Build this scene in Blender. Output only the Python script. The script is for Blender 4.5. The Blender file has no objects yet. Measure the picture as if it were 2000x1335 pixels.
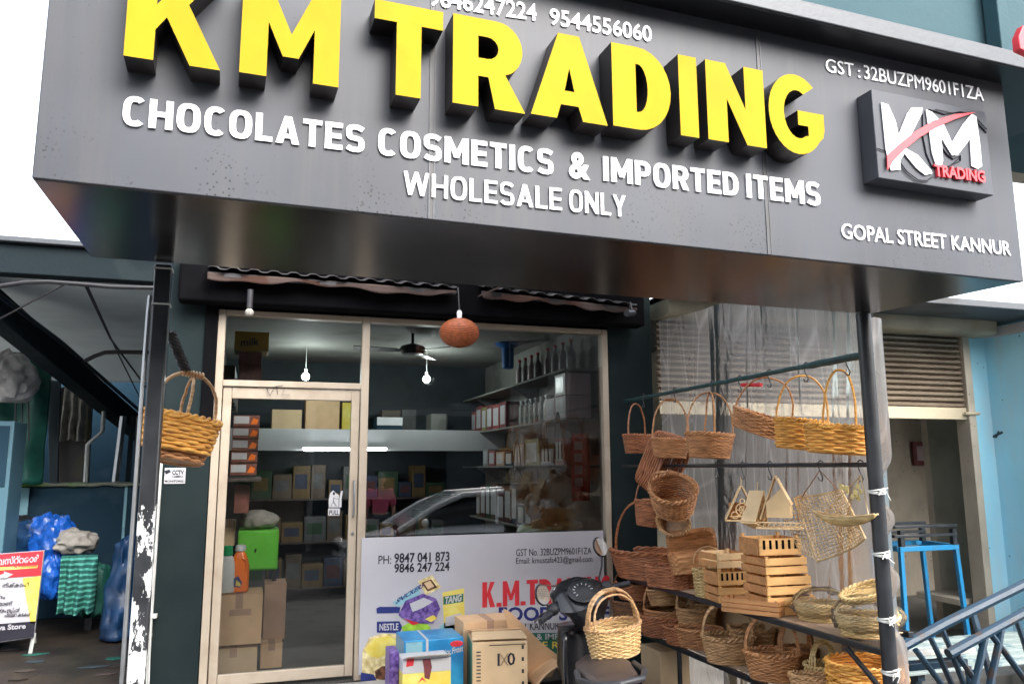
import bpy, bmesh, math, random
from mathutils import Vector as V, Matrix, noise
R_ = math.radians
random.seed(7)
scene = bpy.context.scene
COL = scene.collection

# ------------------------------------------------------------------ camera, sky, sun, exposure
FPX, PITCH, YAW, ROLL, EYE = 1534.65, R_(9.0435), R_(17.887), R_(-0.2545), 1.445
_f = V((math.sin(YAW)*math.cos(PITCH), math.cos(YAW)*math.cos(PITCH), math.sin(PITCH)))
_r0 = V((math.cos(YAW), -math.sin(YAW), 0)); _u0 = _r0.cross(_f)
_r = math.cos(ROLL)*_r0 + math.sin(ROLL)*_u0
_u = -math.sin(ROLL)*_r0 + math.cos(ROLL)*_u0
CAM = V((0, 0, EYE))
cd = bpy.data.cameras.new('camera'); cam = bpy.data.objects.new('camera', cd); COL.objects.link(cam)
cd.sensor_width = 36; cd.lens = FPX/2000*36; cd.clip_start = 0.05; cd.clip_end = 500
mw = Matrix.Identity(4)
for i, a in enumerate((_r, _u, -_f)):
    for j in range(3): mw[j][i] = a[j]
mw.translation = CAM
cam.matrix_world = mw
scene.camera = cam

SUN_EL, SUN_AZ = R_(40), R_(156)          # azimuth clockwise from +Y (the sun stands behind the photographer)
world = bpy.data.worlds.new('World'); scene.world = world; world.use_nodes = True
nt = world.node_tree; nt.nodes.clear()
wo = nt.nodes.new('ShaderNodeOutputWorld'); bg = nt.nodes.new('ShaderNodeBackground')
sky = nt.nodes.new('ShaderNodeTexSky'); sky.sky_type = 'NISHITA'; sky.sun_disc = False
sky.sun_elevation = SUN_EL; sky.sun_rotation = SUN_AZ; sky.air_density = 1.0; sky.dust_density = 4.0; sky.ozone_density = 1.0
hs = nt.nodes.new('ShaderNodeHueSaturation'); hs.inputs['Saturation'].default_value = 0.35
nt.links.new(sky.outputs[0], hs.inputs['Color']); nt.links.new(hs.outputs[0], bg.inputs['Color'])
bg.inputs['Strength'].default_value = 0.15
nt.links.new(bg.outputs[0], wo.inputs['Surface'])
sd = bpy.data.lights.new('sun', 'SUN'); so = bpy.data.objects.new('sun', sd); COL.objects.link(so)
sd.energy = 0.6; sd.angle = R_(40); sd.color = (1.0, 0.96, 0.9)
_sd = V((math.sin(SUN_AZ)*math.cos(SUN_EL), math.cos(SUN_AZ)*math.cos(SUN_EL), math.sin(SUN_EL)))
so.rotation_euler = _sd.to_track_quat('Z', 'Y').to_euler(); so.location = (2, -6, 12)
scene.view_settings.view_transform = 'Standard'; scene.view_settings.look = 'None'
scene.view_settings.gamma = 1.0; scene.view_settings.use_curve_mapping = False
scene.view_settings.exposure = 2.25
scene.cycles.use_denoising = True
scene.cycles.max_bounces = 8; scene.cycles.diffuse_bounces = 4; scene.cycles.glossy_bounces = 4
scene.cycles.transparent_max_bounces = 24; scene.cycles.caustics_reflective = False; scene.cycles.caustics_refractive = False
scene.cycles.sample_clamp_indirect = 6

# ------------------------------------------------------------------ measuring: a picture point on a real plane
def ray(x, y): return _f + _r*((x-1000)/FPX) - _u*((y-667.5)/FPX)
def atX(x, y, X): d = ray(x, y); return CAM + d*(X/d.x)
def atY(x, y, Y): d = ray(x, y); return CAM + d*(Y/d.y)
def atZ(x, y, Z): d = ray(x, y); return CAM + d*((Z-EYE)/d.z)
def depth(p): return (V(p)-CAM).dot(_f)
def mpp(p): return depth(p)/FPX           # metres covered by one picture pixel at p

# ------------------------------------------------------------------ mesh building
def wm(o):
    return o.matrix_basis if o.parent is None else wm(o.parent) @ o.matrix_basis
class MB:
    def __init__(s): s.v = []; s.f = []; s.mi = []; s.m = 0
    def add(s, vs, fs):
        b = len(s.v); s.v += [V(p) for p in vs]
        for f in fs: s.f.append([b+i for i in f]); s.mi.append(s.m)
        return s
    def box(s, x0, x1, y0, y1, z0, z1):
        return s.add([(x0,y0,z0),(x1,y0,z0),(x1,y1,z0),(x0,y1,z0),(x0,y0,z1),(x1,y0,z1),(x1,y1,z1),(x0,y1,z1)],
                     [(0,3,2,1),(4,5,6,7),(0,1,5,4),(1,2,6,5),(2,3,7,6),(3,0,4,7)])
    def obox(s, c, sz, M=None):
        M = M or Matrix.Identity(3); c = V(c); h = V(sz)/2
        vs = [c + M @ V((h.x*a, h.y*b, h.z*d)) for d in (-1,1) for a,b in ((-1,-1),(1,-1),(1,1),(-1,1))]
        return s.add(vs, [(0,3,2,1),(4,5,6,7),(0,1,5,4),(1,2,6,5),(2,3,7,6),(3,0,4,7)])
    def bar(s, a, b, w, t, up=(0,0,1)):
        a, b = V(a), V(b); d = b-a; L = d.length; d.normalize(); x = d.cross(V(up))
        if x.length < 1e-4: x = d.cross(V((0,1,0)))
        x.normalize(); z = x.cross(d)
        M = Matrix((x, d, z)).transposed()
        return s.obox((a+b)/2, (w, L, t), M)
    def tube(s, pts, r, n=8, closed=False, flat=1.0):
        pts = [V(p) for p in pts]; k = len(pts); rr = r if isinstance(r, (list, tuple)) else [r]*k
        prev = None; vs = []
        for i in range(k):
            if closed: t = pts[(i+1) % k]-pts[i-1]
            else: t = pts[min(i+1,k-1)]-pts[max(i-1,0)]
            if t.length < 1e-9: t = V((0,0,1))
            t.normalize()
            if prev is None:
                u = t.cross(V((0,0,1)))
                if u.length < .05: u = t.cross(V((0,1,0)))
            else: u = prev - t*prev.dot(t)
            if u.length < 1e-6: u = t.orthogonal()
            u.normalize(); prev = u; w = t.cross(u)
            for j in range(n):
                a = 2*math.pi*j/n
                vs.append(pts[i] + (u*math.cos(a) + w*math.sin(a)*flat)*rr[i])
        fs = []
        for i in range(k if closed else k-1):
            for j in range(n):
                a = i*n+j; b = i*n+(j+1) % n; c = ((i+1) % k)*n+(j+1) % n; d = ((i+1) % k)*n+j
                fs.append((a,b,c,d))
        if not closed: fs += [tuple(range(n))[::-1], tuple(range((k-1)*n, k*n))]
        return s.add(vs, fs)
    def lathe(s, prof, c=(0,0,0), n=20, M=None, sx=1, sy=1):
        c = V(c); M = M or Matrix.Identity(3); vs = []; k = len(prof)
        for r, z in prof:
            for j in range(n):
                a = 2*math.pi*j/n; vs.append(c + M @ V((r*sx*math.cos(a), r*sy*math.sin(a), z)))
        fs = [(i*n+j, i*n+(j+1) % n, (i+1)*n+(j+1) % n, (i+1)*n+j) for i in range(k-1) for j in range(n)]
        if prof[0][0] > 1e-6: fs.append(tuple(range(n))[::-1])
        if prof[-1][0] > 1e-6: fs.append(tuple(range((k-1)*n, k*n)))
        return s.add(vs, fs)
    def ball(s, c, r, n=14, M=None):
        r = V((r,r,r)) if isinstance(r, (int,float)) else V(r); M = M or Matrix.Identity(3); c = V(c); vs = []; k = n//2
        for i in range(k+1):
            th = math.pi*i/k
            for j in range(n):
                a = 2*math.pi*j/n
                vs.append(c + M @ V((r.x*math.sin(th)*math.cos(a), r.y*math.sin(th)*math.sin(a), -r.z*math.cos(th))))
        return s.add(vs, [(i*n+j, i*n+(j+1) % n, (i+1)*n+(j+1) % n, (i+1)*n+j) for i in range(k) for j in range(n)])
    def loft(s, secs, n=20, cap=True):
        # secs: (centre, rx vector, rz vector, exponent)
        vs = []
        for c, a, b, p in secs:
            c, a, b = V(c), V(a), V(b)
            for j in range(n):
                t = 2*math.pi*j/n; ct, st = math.cos(t), math.sin(t)
                vs.append(c + a*math.copysign(abs(ct)**(2/p), ct) + b*math.copysign(abs(st)**(2/p), st))
        k = len(secs)
        fs = [(i*n+j, i*n+(j+1) % n, (i+1)*n+(j+1) % n, (i+1)*n+j) for i in range(k-1) for j in range(n)]
        if cap: fs += [tuple(range(n))[::-1], tuple(range((k-1)*n, k*n))]
        return s.add(vs, fs)
    def prism(s, poly, o, ex, ey, ez):
        o, ex, ey, ez = V(o), V(ex), V(ey), V(ez); k = len(poly)
        vs = [o+ex*x+ey*y for x,y in poly] + [o+ex*x+ey*y+ez for x,y in poly]
        return s.add(vs, [tuple(range(k))[::-1], tuple(range(k, 2*k))] + [(i,(i+1) % k,k+(i+1) % k,k+i) for i in range(k)])
    def sheet(s, fn, nu, nv):
        vs = [fn(i/nu, j/nv) for j in range(nv+1) for i in range(nu+1)]
        return s.add(vs, [(j*(nu+1)+i, j*(nu+1)+i+1, (j+1)*(nu+1)+i+1, (j+1)*(nu+1)+i) for j in range(nv) for i in range(nu)])
    def build(s, name, mats, parent=None, smooth=True, bev=0, local=False, fixn=True, solid=0, subsurf=0, angle=38):
        mats = mats if isinstance(mats, (list, tuple)) else [mats]
        me = bpy.data.meshes.new(name); o = bpy.data.objects.new(name, me)
        vs = s.v
        if parent is not None:
            o.parent = parent
            if not local:
                iv = wm(parent).inverted(); vs = [iv @ p for p in vs]
        elif not local:
            mn = V((min(p.x for p in vs), min(p.y for p in vs), min(p.z for p in vs))); mx = V((max(p.x for p in vs), max(p.y for p in vs), 0))
            b = V(((mn.x+mx.x)/2, (mn.y+mx.y)/2, mn.z)); o.location = b; vs = [p-b for p in vs]
        me.from_pydata([tuple(p) for p in vs], [], s.f)
        for m in mats: me.materials.append(m)
        if len(mats) > 1: me.polygons.foreach_set('material_index', s.mi)
        if fixn:
            bm = bmesh.new(); bm.from_mesh(me); bmesh.ops.recalc_face_normals(bm, faces=bm.faces); bm.to_mesh(me); bm.free()
        if smooth:
            me.polygons.foreach_set('use_smooth', [True]*len(me.polygons)); me.set_sharp_from_angle(angle=R_(angle))
        COL.objects.link(o)
        if solid:
            md = o.modifiers.new('solid', 'SOLIDIFY'); md.thickness = solid; md.offset = 0
        if bev:
            md = o.modifiers.new('bevel', 'BEVEL'); md.width = bev; md.segments = 2; md.limit_method = 'ANGLE'; md.angle_limit = R_(40)
        if subsurf:
            md = o.modifiers.new('sub', 'SUBSURF'); md.levels = subsurf; md.render_levels = subsurf
        return o
def tag(o, label=None, cat=None, group=None, kind=None):
    if label: o['label'] = label
    if cat: o['category'] = cat
    if group: o['group'] = group
    if kind: o['kind'] = kind
    return o
def thing(name, label, cat, loc=(0,0,0), rot=(0,0,0), group=None):
    o = bpy.data.objects.new(name, None); COL.objects.link(o); o.empty_display_size = .1
    o.location = loc; o.rotation_euler = rot
    return tag(o, label, cat, group)
def copy_tree(o, parent=None):
    c = o.copy(); COL.objects.link(c); c.parent = parent
    for ch in list(o.children): copy_tree(ch, c)
    return c

# ------------------------------------------------------------------ materials
def mat(name, col, rough=.6, var=.15, scale=6, bump=0, bscale=40, metal=0, spec=.5, col2=None, coat=0, stretch=None, lo=.35, hi=.65, rvar=.1):
    m = bpy.data.materials.new(name); m.use_nodes = True; t = m.node_tree; b = t.nodes['Principled BSDF']
    tc = t.nodes.new('ShaderNodeTexCoord'); mp = t.nodes.new('ShaderNodeMapping'); t.links.new(tc.outputs['Object'], mp.inputs[0])
    if stretch: mp.inputs['Scale'].default_value = stretch
    n = t.nodes.new('ShaderNodeTexNoise'); n.inputs['Scale'].default_value = scale; n.inputs['Detail'].default_value = 6
    t.links.new(mp.outputs[0], n.inputs['Vector'])
    r = t.nodes.new('ShaderNodeValToRGB'); r.color_ramp.elements[0].position = lo; r.color_ramp.elements[1].position = hi
    c1 = [max(0, c*(1-var)) for c in col]; c2 = list(col2) if col2 else [min(1, c*(1+var)) for c in col]
    r.color_ramp.elements[0].color = (*c1, 1); r.color_ramp.elements[1].color = (*c2, 1)
    t.links.new(n.outputs['Fac'], r.inputs[0]); t.links.new(r.outputs[0], b.inputs['Base Color'])
    if rvar:
        mr = t.nodes.new('ShaderNodeMapRange'); mr.inputs['To Min'].default_value = max(.03, rough-rvar); mr.inputs['To Max'].default_value = min(1, rough+rvar)
        t.links.new(n.outputs['Fac'], mr.inputs[0]); t.links.new(mr.outputs[0], b.inputs['Roughness'])
    else: b.inputs['Roughness'].default_value = rough
    b.inputs['Metallic'].default_value = metal; b.inputs['Specular IOR Level'].default_value = spec
    if coat: b.inputs['Coat Weight'].default_value = coat; b.inputs['Coat Roughness'].default_value = .08
    if bump:
        n2 = t.nodes.new('ShaderNodeTexNoise'); n2.inputs['Scale'].default_value = bscale; n2.inputs['Detail'].default_value = 4
        t.links.new(mp.outputs[0], n2.inputs['Vector'])
        bp = t.nodes.new('ShaderNodeBump'); bp.inputs['Strength'].default_value = bump; bp.inputs['Distance'].default_value = .01
        t.links.new(n2.outputs['Fac'], bp.inputs['Height']); t.links.new(bp.outputs[0], b.inputs['Normal'])
    return m
def stained(name, col, stain, rough=.6, scale=3, thr=(.55,.62), bump=.15, **k):
    return mat(name, col, rough=rough, col2=stain, scale=scale, lo=thr[0], hi=thr[1], var=0, bump=bump, **k)
def spots(m, col, scale=60, radius=.2, mask_scale=6, mask=(.5,.6), zlim=None):
    """small dents or flecks with their own shape, thinned out by a slow noise"""
    t = m.node_tree; b = t.nodes['Principled BSDF']; src = b.inputs['Base Color'].links[0].from_socket
    tc = t.nodes.new('ShaderNodeTexCoord')
    vo = t.nodes.new('ShaderNodeTexVoronoi'); vo.inputs['Scale'].default_value = scale; t.links.new(tc.outputs['Object'], vo.inputs['Vector'])
    lt = t.nodes.new('ShaderNodeMath'); lt.operation = 'LESS_THAN'; lt.inputs[1].default_value = radius; t.links.new(vo.outputs['Distance'], lt.inputs[0])
    n = t.nodes.new('ShaderNodeTexNoise'); n.inputs['Scale'].default_value = mask_scale; n.inputs['Detail'].default_value = 3; t.links.new(tc.outputs['Object'], n.inputs['Vector'])
    mr = t.nodes.new('ShaderNodeMapRange'); mr.inputs['From Min'].default_value = mask[0]; mr.inputs['From Max'].default_value = mask[1]; t.links.new(n.outputs['Fac'], mr.inputs[0])
    mu = t.nodes.new('ShaderNodeMath'); mu.operation = 'MULTIPLY'; t.links.new(lt.outputs[0], mu.inputs[0]); t.links.new(mr.outputs[0], mu.inputs[1])
    fac = mu.outputs[0]
    if zlim:
        sx = t.nodes.new('ShaderNodeSeparateXYZ'); t.links.new(tc.outputs['Object'], sx.inputs[0])
        m2 = t.nodes.new('ShaderNodeMapRange'); m2.inputs['From Min'].default_value = zlim[1]; m2.inputs['From Max'].default_value = zlim[0]
        t.links.new(sx.outputs['Z'], m2.inputs[0]); m3 = t.nodes.new('ShaderNodeMath'); m3.operation = 'MULTIPLY'
        t.links.new(fac, m3.inputs[0]); t.links.new(m2.outputs[0], m3.inputs[1]); fac = m3.outputs[0]
    mx = t.nodes.new('ShaderNodeMix'); mx.data_type = 'RGBA'; t.links.new(fac, mx.inputs[0]); t.links.new(src, mx.inputs[6]); mx.inputs[7].default_value = (*col, 1)
    t.links.new(mx.outputs[2], b.inputs['Base Color'])
    return m
def clear(name, tint=(1,1,1), ior=1.5, rough=.02, haze=0.0, hazecol=(.8,.8,.8), bump=0, bscale=12, stretch=None, hlo=.75, hhi=1.3, creases=0):
    """thin see-through sheet: transparent with a mirror-like surface and, for plastic, some milky scatter"""
    m = bpy.data.materials.new(name); m.use_nodes = True; t = m.node_tree; t.nodes.clear()
    o = t.nodes.new('ShaderNodeOutputMaterial'); tr = t.nodes.new('ShaderNodeBsdfTransparent'); tr.inputs[0].default_value = (*tint, 1)
    g = t.nodes.new('ShaderNodeBsdfGlossy'); g.inputs['Roughness'].default_value = rough
    f = t.nodes.new('ShaderNodeFresnel'); f.inputs[0].default_value = ior
    mx = t.nodes.new('ShaderNodeMixShader'); base = tr.outputs[0]
    tc = t.nodes.new('ShaderNodeTexCoord'); mp = t.nodes.new('ShaderNodeMapping'); t.links.new(tc.outputs['Object'], mp.inputs[0])
    if stretch: mp.inputs['Scale'].default_value = stretch
    if bump:
        n2 = t.nodes.new('ShaderNodeTexNoise'); n2.inputs['Scale'].default_value = bscale; n2.inputs['Detail'].default_value = 5; n2.inputs['Distortion'].default_value = .6
        t.links.new(mp.outputs[0], n2.inputs['Vector'])
        bp = t.nodes.new('ShaderNodeBump'); bp.inputs['Strength'].default_value = bump; bp.inputs['Distance'].default_value = .05
        t.links.new(n2.outputs['Fac'], bp.inputs['Height']); t.links.new(bp.outputs[0], g.inputs['Normal']); t.links.new(bp.outputs[0], f.inputs['Normal'])
    if haze:
        d = t.nodes.new('ShaderNodeBsdfDiffuse'); d.inputs[0].default_value = (*hazecol, 1)
        d2 = t.nodes.new('ShaderNodeBsdfTranslucent'); d2.inputs[0].default_value = (*hazecol, 1)
        a = t.nodes.new('ShaderNodeMixShader'); a.inputs[0].default_value = .5; t.links.new(d.outputs[0], a.inputs[1]); t.links.new(d2.outputs[0], a.inputs[2])
        h = t.nodes.new('ShaderNodeMixShader')
        n = t.nodes.new('ShaderNodeTexNoise'); n.inputs['Scale'].default_value = bscale*.6; n.inputs['Detail'].default_value = 5; n.inputs['Distortion'].default_value = .8
        t.links.new(mp.outputs[0], n.inputs['Vector'])
        mr = t.nodes.new('ShaderNodeMapRange'); mr.inputs['From Min'].default_value = .35; mr.inputs['From Max'].default_value = .7
        mr.inputs['To Min'].default_value = haze*hlo; mr.inputs['To Max'].default_value = min(1, haze*hhi)
        t.links.new(n.outputs['Fac'], mr.inputs[0]); t.links.new(mr.outputs[0], h.inputs[0])
        if creases:
            src = mr.outputs[0]
            for rot, sc, wd, am in ((.22,(1,2.2,.34),.030,1),(.38,(1,3.4,.40),.022,.7),(-.18,(1,1.6,.5),.018,.5)):
                m2 = t.nodes.new('ShaderNodeMapping'); m2.inputs['Rotation'].default_value = (rot,0,0); m2.inputs['Scale'].default_value = sc; t.links.new(tc.outputs['Object'], m2.inputs[0])
                n3 = t.nodes.new('ShaderNodeTexVoronoi'); n3.feature = 'DISTANCE_TO_EDGE'; n3.inputs['Scale'].default_value = 1.5; t.links.new(m2.outputs[0], n3.inputs['Vector'])
                s3 = t.nodes.new('ShaderNodeMapRange'); s3.inputs['From Min'].default_value = 0; s3.inputs['From Max'].default_value = wd; s3.inputs['To Min'].default_value = creases*am; s3.inputs['To Max'].default_value = 0; t.links.new(n3.outputs['Distance'], s3.inputs[0])
                ad = t.nodes.new('ShaderNodeMath'); ad.operation = 'ADD'; ad.use_clamp = True; t.links.new(src, ad.inputs[0]); t.links.new(s3.outputs[0], ad.inputs[1]); src = ad.outputs[0]
            t.links.new(src, h.inputs[0])
        t.links.new(tr.outputs[0], h.inputs[1]); t.links.new(a.outputs[0], h.inputs[2]); base = h.outputs[0]
    t.links.new(f.outputs[0], mx.inputs[0]); t.links.new(base, mx.inputs[1]); t.links.new(g.outputs[0], mx.inputs[2]); t.links.new(mx.outputs[0], o.inputs[0])
    return m
def glow(name, col, strength):
    m = bpy.data.materials.new(name); m.use_nodes = True; t = m.node_tree; t.nodes.clear()
    o = t.nodes.new('ShaderNodeOutputMaterial'); e = t.nodes.new('ShaderNodeEmission'); e.inputs[0].default_value = (*col, 1); e.inputs[1].default_value = strength
    t.links.new(e.outputs[0], o.inputs[0]); return m
def ribs(m, axis='Z', scale=8, strength=.6, dist=.03):
    t = m.node_tree; b = t.nodes['Principled BSDF']; tc = t.nodes.new('ShaderNodeTexCoord')
    w = t.nodes.new('ShaderNodeTexWave'); w.bands_direction = axis; w.inputs['Scale'].default_value = scale; w.inputs['Distortion'].default_value = .3
    t.links.new(tc.outputs['Object'], w.inputs['Vector']); bp = t.nodes.new('ShaderNodeBump'); bp.inputs['Strength'].default_value = strength; bp.inputs['Distance'].default_value = dist
    t.links.new(w.outputs['Fac'], bp.inputs['Height']); t.links.new(bp.outputs[0], b.inputs['Normal']); return m

def streaks(m, col, amount=.5, scale=(9,9,.7)):
    t = m.node_tree; b = t.nodes['Principled BSDF']; src = b.inputs['Base Color'].links[0].from_socket
    tc = t.nodes.new('ShaderNodeTexCoord'); mp = t.nodes.new('ShaderNodeMapping'); mp.inputs['Scale'].default_value = scale; t.links.new(tc.outputs['Object'], mp.inputs[0])
    n = t.nodes.new('ShaderNodeTexNoise'); n.inputs['Scale'].default_value = 1.6; n.inputs['Detail'].default_value = 8; n.inputs['Roughness'].default_value = .65; t.links.new(mp.outputs[0], n.inputs['Vector'])
    mr = t.nodes.new('ShaderNodeMapRange'); mr.inputs['From Min'].default_value = .48; mr.inputs['From Max'].default_value = .75; mr.inputs['To Max'].default_value = amount; t.links.new(n.outputs['Fac'], mr.inputs[0])
    mx = t.nodes.new('ShaderNodeMix'); mx.data_type = 'RGBA'; t.links.new(mr.outputs[0], mx.inputs[0]); t.links.new(src, mx.inputs[6]); mx.inputs[7].default_value = (*col, 1); t.links.new(mx.outputs[2], b.inputs['Base Color']); return m
K = {}
K['acp'] = spots(spots(mat('grey composite panel', (.066,.071,.083), .42, .16, 1.6, rvar=.08, spec=.22, bump=.02, bscale=3), (.014,.015,.016), 75, .24, 5, (.5,.62), (0.0,.34)), (.04,.04,.042), 40, .07, 4, (.45,.6))
streaks(K['acp'], (.085,.085,.088), .7)
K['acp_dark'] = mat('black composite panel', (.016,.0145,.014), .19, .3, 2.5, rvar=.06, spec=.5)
K['lining'] = mat('dull dark lining', (.016,.017,.02), .35, .3, 3, spec=.3)
K['cap'] = stained('weathered light metal', (.062,.070,.082), (.045,.047,.05), .5, 3)
K['yellow'] = mat('yellow acrylic', (.37,.262,.014), .55, .09, 3, lo=.3, hi=.6, rvar=.1, spec=.06)
streaks(K['yellow'], (.36,.205,.008), .75, (3,3,1.6))
K['black_side'] = mat('black letter return', (.02,.016,.016), .4, .2, 9)
K['white_letter'] = mat('white acrylic', (.86,.86,.88), .3, .04, 8, rvar=.04)
K['seam'] = mat('panel joint', (.04,.04,.045), .5, .2, 9)
K['red'] = mat('red vinyl', (.62,.035,.05), .35, .1, 9)
K['black'] = mat('black paint', (.018,.02,.024), .38, .25, 12, bump=.05)
K['black_matte'] = mat('black matte', (.004,.004,.005), .85, .25, 6, spec=.05)
K['pier'] = stained('dark green paint', (.016,.024,.026), (.022,.031,.032), .8, 3, (.4,.75), bump=.1, spec=.03)
K['frame'] = stained('cream aluminium', (.44,.37,.29), (.33,.26,.19), .42, 5, (.5,.8), bump=.05)
K['glass'] = clear('window glass', (.97,.98,.975), 1.76, .004)
K['glass_door'] = clear('door glass', (.975,.985,.98), 1.48, .004)
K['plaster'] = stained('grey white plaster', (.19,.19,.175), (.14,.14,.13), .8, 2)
K['concrete'] = stained('worn concrete', (.26,.25,.23), (.15,.145,.135), .85, 2.2, (.45,.7), bump=.3)
K['road'] = stained('worn road', (.07,.07,.07), (.10,.095,.09), .85, 1.5, (.4,.7), bump=.4)
K['mud'] = stained('muddy concrete floor', (.040,.029,.020), (.016,.012,.009), .5, 3.5, (.4,.66), bump=.4)
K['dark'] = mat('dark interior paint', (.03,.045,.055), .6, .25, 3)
K['darkwood'] = mat('dark shelf', (.06,.045,.04), .6, .25, 6)
K['slab_blue'] = stained('blue grey limewash', (.74,.82,.85), (.62,.70,.73), .85, 2.2, (.4,.75))
K['fascia'] = stained('dark teal weathered slab', (.010,.017,.021), (.015,.023,.026), .8, 3, spec=.15)
K['teal_dark'] = stained('dark teal paint', (.016,.045,.072), (.026,.058,.085), .7, 2, spec=.15)
K['teal_light'] = stained('pale blue paint', (.25,.48,.55), (.18,.36,.42), .7, 5)
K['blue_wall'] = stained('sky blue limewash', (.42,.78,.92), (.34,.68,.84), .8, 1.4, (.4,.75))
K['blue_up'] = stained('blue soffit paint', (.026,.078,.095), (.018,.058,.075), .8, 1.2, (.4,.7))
streaks(K['blue_wall'], (.55,.66,.70), .8, (2.5,2.5,.5)); spots(K['blue_wall'], (.12,.2,.24), 9, .09, 3, (.5,.6))
K['cream'] = stained('cream wall paint', (.47,.42,.34), (.36,.32,.26), .75, 3, (.45,.7))
streaks(K['cream'], (.30,.25,.19), .4, (3,3,.8)); spots(K['cream'], (.13,.09,.06), 14, .12, 4, (.5,.6))
K['beige'] = stained('beige painted steel', (.40,.345,.25), (.28,.23,.165), .55, 3, (.5,.75))
K['shutter'] = stained('grey brown shutter', (.26,.205,.15), (.19,.145,.105), .5, 2.5, (.45,.72))
streaks(K['shutter'], (.10,.07,.05), .8, (1.2,1.2,6))
K['rust'] = stained('cream steel with rust', (.5,.43,.3), (.13,.06,.03), .6, 9, (.62,.68))
K['pvc'] = stained('white pvc', (.62,.63,.6), (.5,.5,.46), .4, 6)
K['steel'] = mat('grey steel', (.35,.36,.37), .35, .15, 12, metal=.8)
K['wire'] = mat('dark wire', (.03,.03,.035), .5, .2, 20)
K['cable'] = mat('black cable', (.015,.015,.018), .45, .2, 20)
K['carton'] = mat('brown cardboard', (.68,.45,.26), .8, .1, 5, bump=.05)
K['carton2'] = mat('pale cardboard', (.62,.45,.27), .8, .09, 5, bump=.05)
K['carton3'] = mat('pink brown cardboard', (.44,.28,.19), .8, .1, 5)
K['white'] = mat('white print', (.52,.52,.54), .4, .03, 6)
K['vinyl'] = mat('white vinyl', (.47,.465,.505), .32, .04, 2.5, rvar=.05)
K['ink'] = mat('black ink', (.02,.02,.03), .4, .1, 9)
K['navy'] = mat('navy ink', (.02,.03,.17), .4, .1, 9)
K['green'] = mat('green print', (.015,.13,.085), .4, .15, 9)
K['lime'] = mat('lime print', (.3,.55,.05), .4, .2, 20)
K['pyellow'] = mat('yellow print', (.8,.6,.08), .4, .12, 9, col2=(.75,.68,.2))
K['purple'] = mat('purple print', (.06,.02,.18), .35, .2, 40, col2=(.22,.14,.42))
K['chips'] = mat('snack print', (.72,.52,.2), .5, .3, 26, col2=(.85,.75,.42))
K['choc'] = mat('chocolate print', (.06,.025,.015), .4, .4, 30, col2=(.25,.1,.05))
K['bluebox'] = mat('blue carton', (.02,.2,.48), .35, .15, 6, col2=(.03,.32,.6))
K['bluep'] = mat('blue polythene', (.010,.09,.42), .26, .35, 14, bump=1, bscale=11)
K['tarp'] = mat('dark blue tarpaulin', (.008,.04,.11), .42, .35, 7, bump=1, bscale=8)
K['greentarp'] = mat('green tarpaulin', (.012,.10,.075), .55, .3, 5, bump=.3, bscale=10)
K['sack'] = mat('grey sack cloth', (.30,.28,.25), .85, .2, 12, bump=.5, bscale=60)
K['cabinet'] = mat('bright green steel', (.12,.52,.04), .4, .1, 5)
K['orange'] = mat('orange plastic', (.95,.20,.018), .3, .06, 6)
K['whitepl'] = mat('white plastic', (.68,.7,.68), .3, .04, 6)
K['capgreen'] = mat('green plastic', (.01,.3,.1), .3, .08, 8)
K['scooter'] = mat('dark grey scooter paint', (.012,.013,.016), .25, .15, 6, coat=.5)
K['scooter_pl'] = mat('grey scooter plastic', (.022,.024,.03), .5, .15, 20)
K['seat'] = mat('brown black vinyl', (.05,.035,.03), .45, .25, 14, bump=.15, bscale=120)
K['tyre'] = mat('tyre rubber', (.02,.02,.02), .8, .2, 20)
K['chrome'] = mat('chrome', (.75,.76,.78), .12, .05, 9, metal=1, rvar=.03)
K['mirror'] = mat('mirror glass', (.9,.9,.92), .03, .02, 5, metal=1, rvar=0)
K['taillight'] = mat('red lens', (.55,.01,.02), .15, .1, 10, coat=.6)
K['lens'] = mat('clear lens', (.6,.6,.6), .12, .1, 10, coat=.6)
K['blue_iron'] = stained('blue painted iron', (.012,.17,.36), (.03,.13,.24), .42, 8, (.5,.75))
K['blue_dark'] = stained('dark blue painted iron', (.010,.034,.062), (.04,.026,.02), .45, 7, (.56,.66))
K['slat'] = stained('pale weathered slats', (.26,.32,.31), (.13,.2,.22), .6, 9)
K['wood'] = mat('pine wood', (.78,.46,.18), .55, .15, 3, stretch=(1,9,9), bump=.05)
K['wood_red'] = mat('brown wood', (.52,.25,.095), .5, .2, 3, stretch=(1,9,9), bump=.05)
K['ply'] = mat('plywood cutout', (.80,.58,.32), .6, .12, 6)
K['bamboo'] = mat('bamboo strip', (.58,.40,.20), .5, .25, 20, col2=(.74,.54,.30))
def wicker(name, a, b): return mat(name, a, .42, .38, 16, col2=b, stretch=(.8,.8,5), lo=.3, hi=.7, bump=.08, bscale=60)
K['w_gold'] = wicker('golden willow', (.76,.31,.055), (.97,.52,.115))
K['w_light'] = wicker('pale willow', (.66,.40,.15), (.84,.60,.29))
K['w_brown'] = wicker('brown cane', (.46,.19,.07), (.70,.35,.15))
K['w_red'] = wicker('red brown cane', (.36,.12,.05), (.58,.24,.11))
K['w_tan'] = wicker('tan cane', (.52,.28,.12), (.76,.47,.23))
K['w_dark'] = wicker('dark stained cane', (.16,.075,.035), (.30,.14,.06))
K['w_bam'] = wicker('straw bamboo', (.62,.40,.15), (.82,.62,.30))
K['plastic'] = clear('clear polythene', (.95,.94,.93), 1.15, .30, .42, (.47,.45,.44), .10, 5, (1,.9,.4), .85, 1.2, .30)
K['wrap'] = clear('clear wrapping', (.98,.98,.98), 1.25, .12, .05, (.9,.9,.87), .4, 14)
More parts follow.
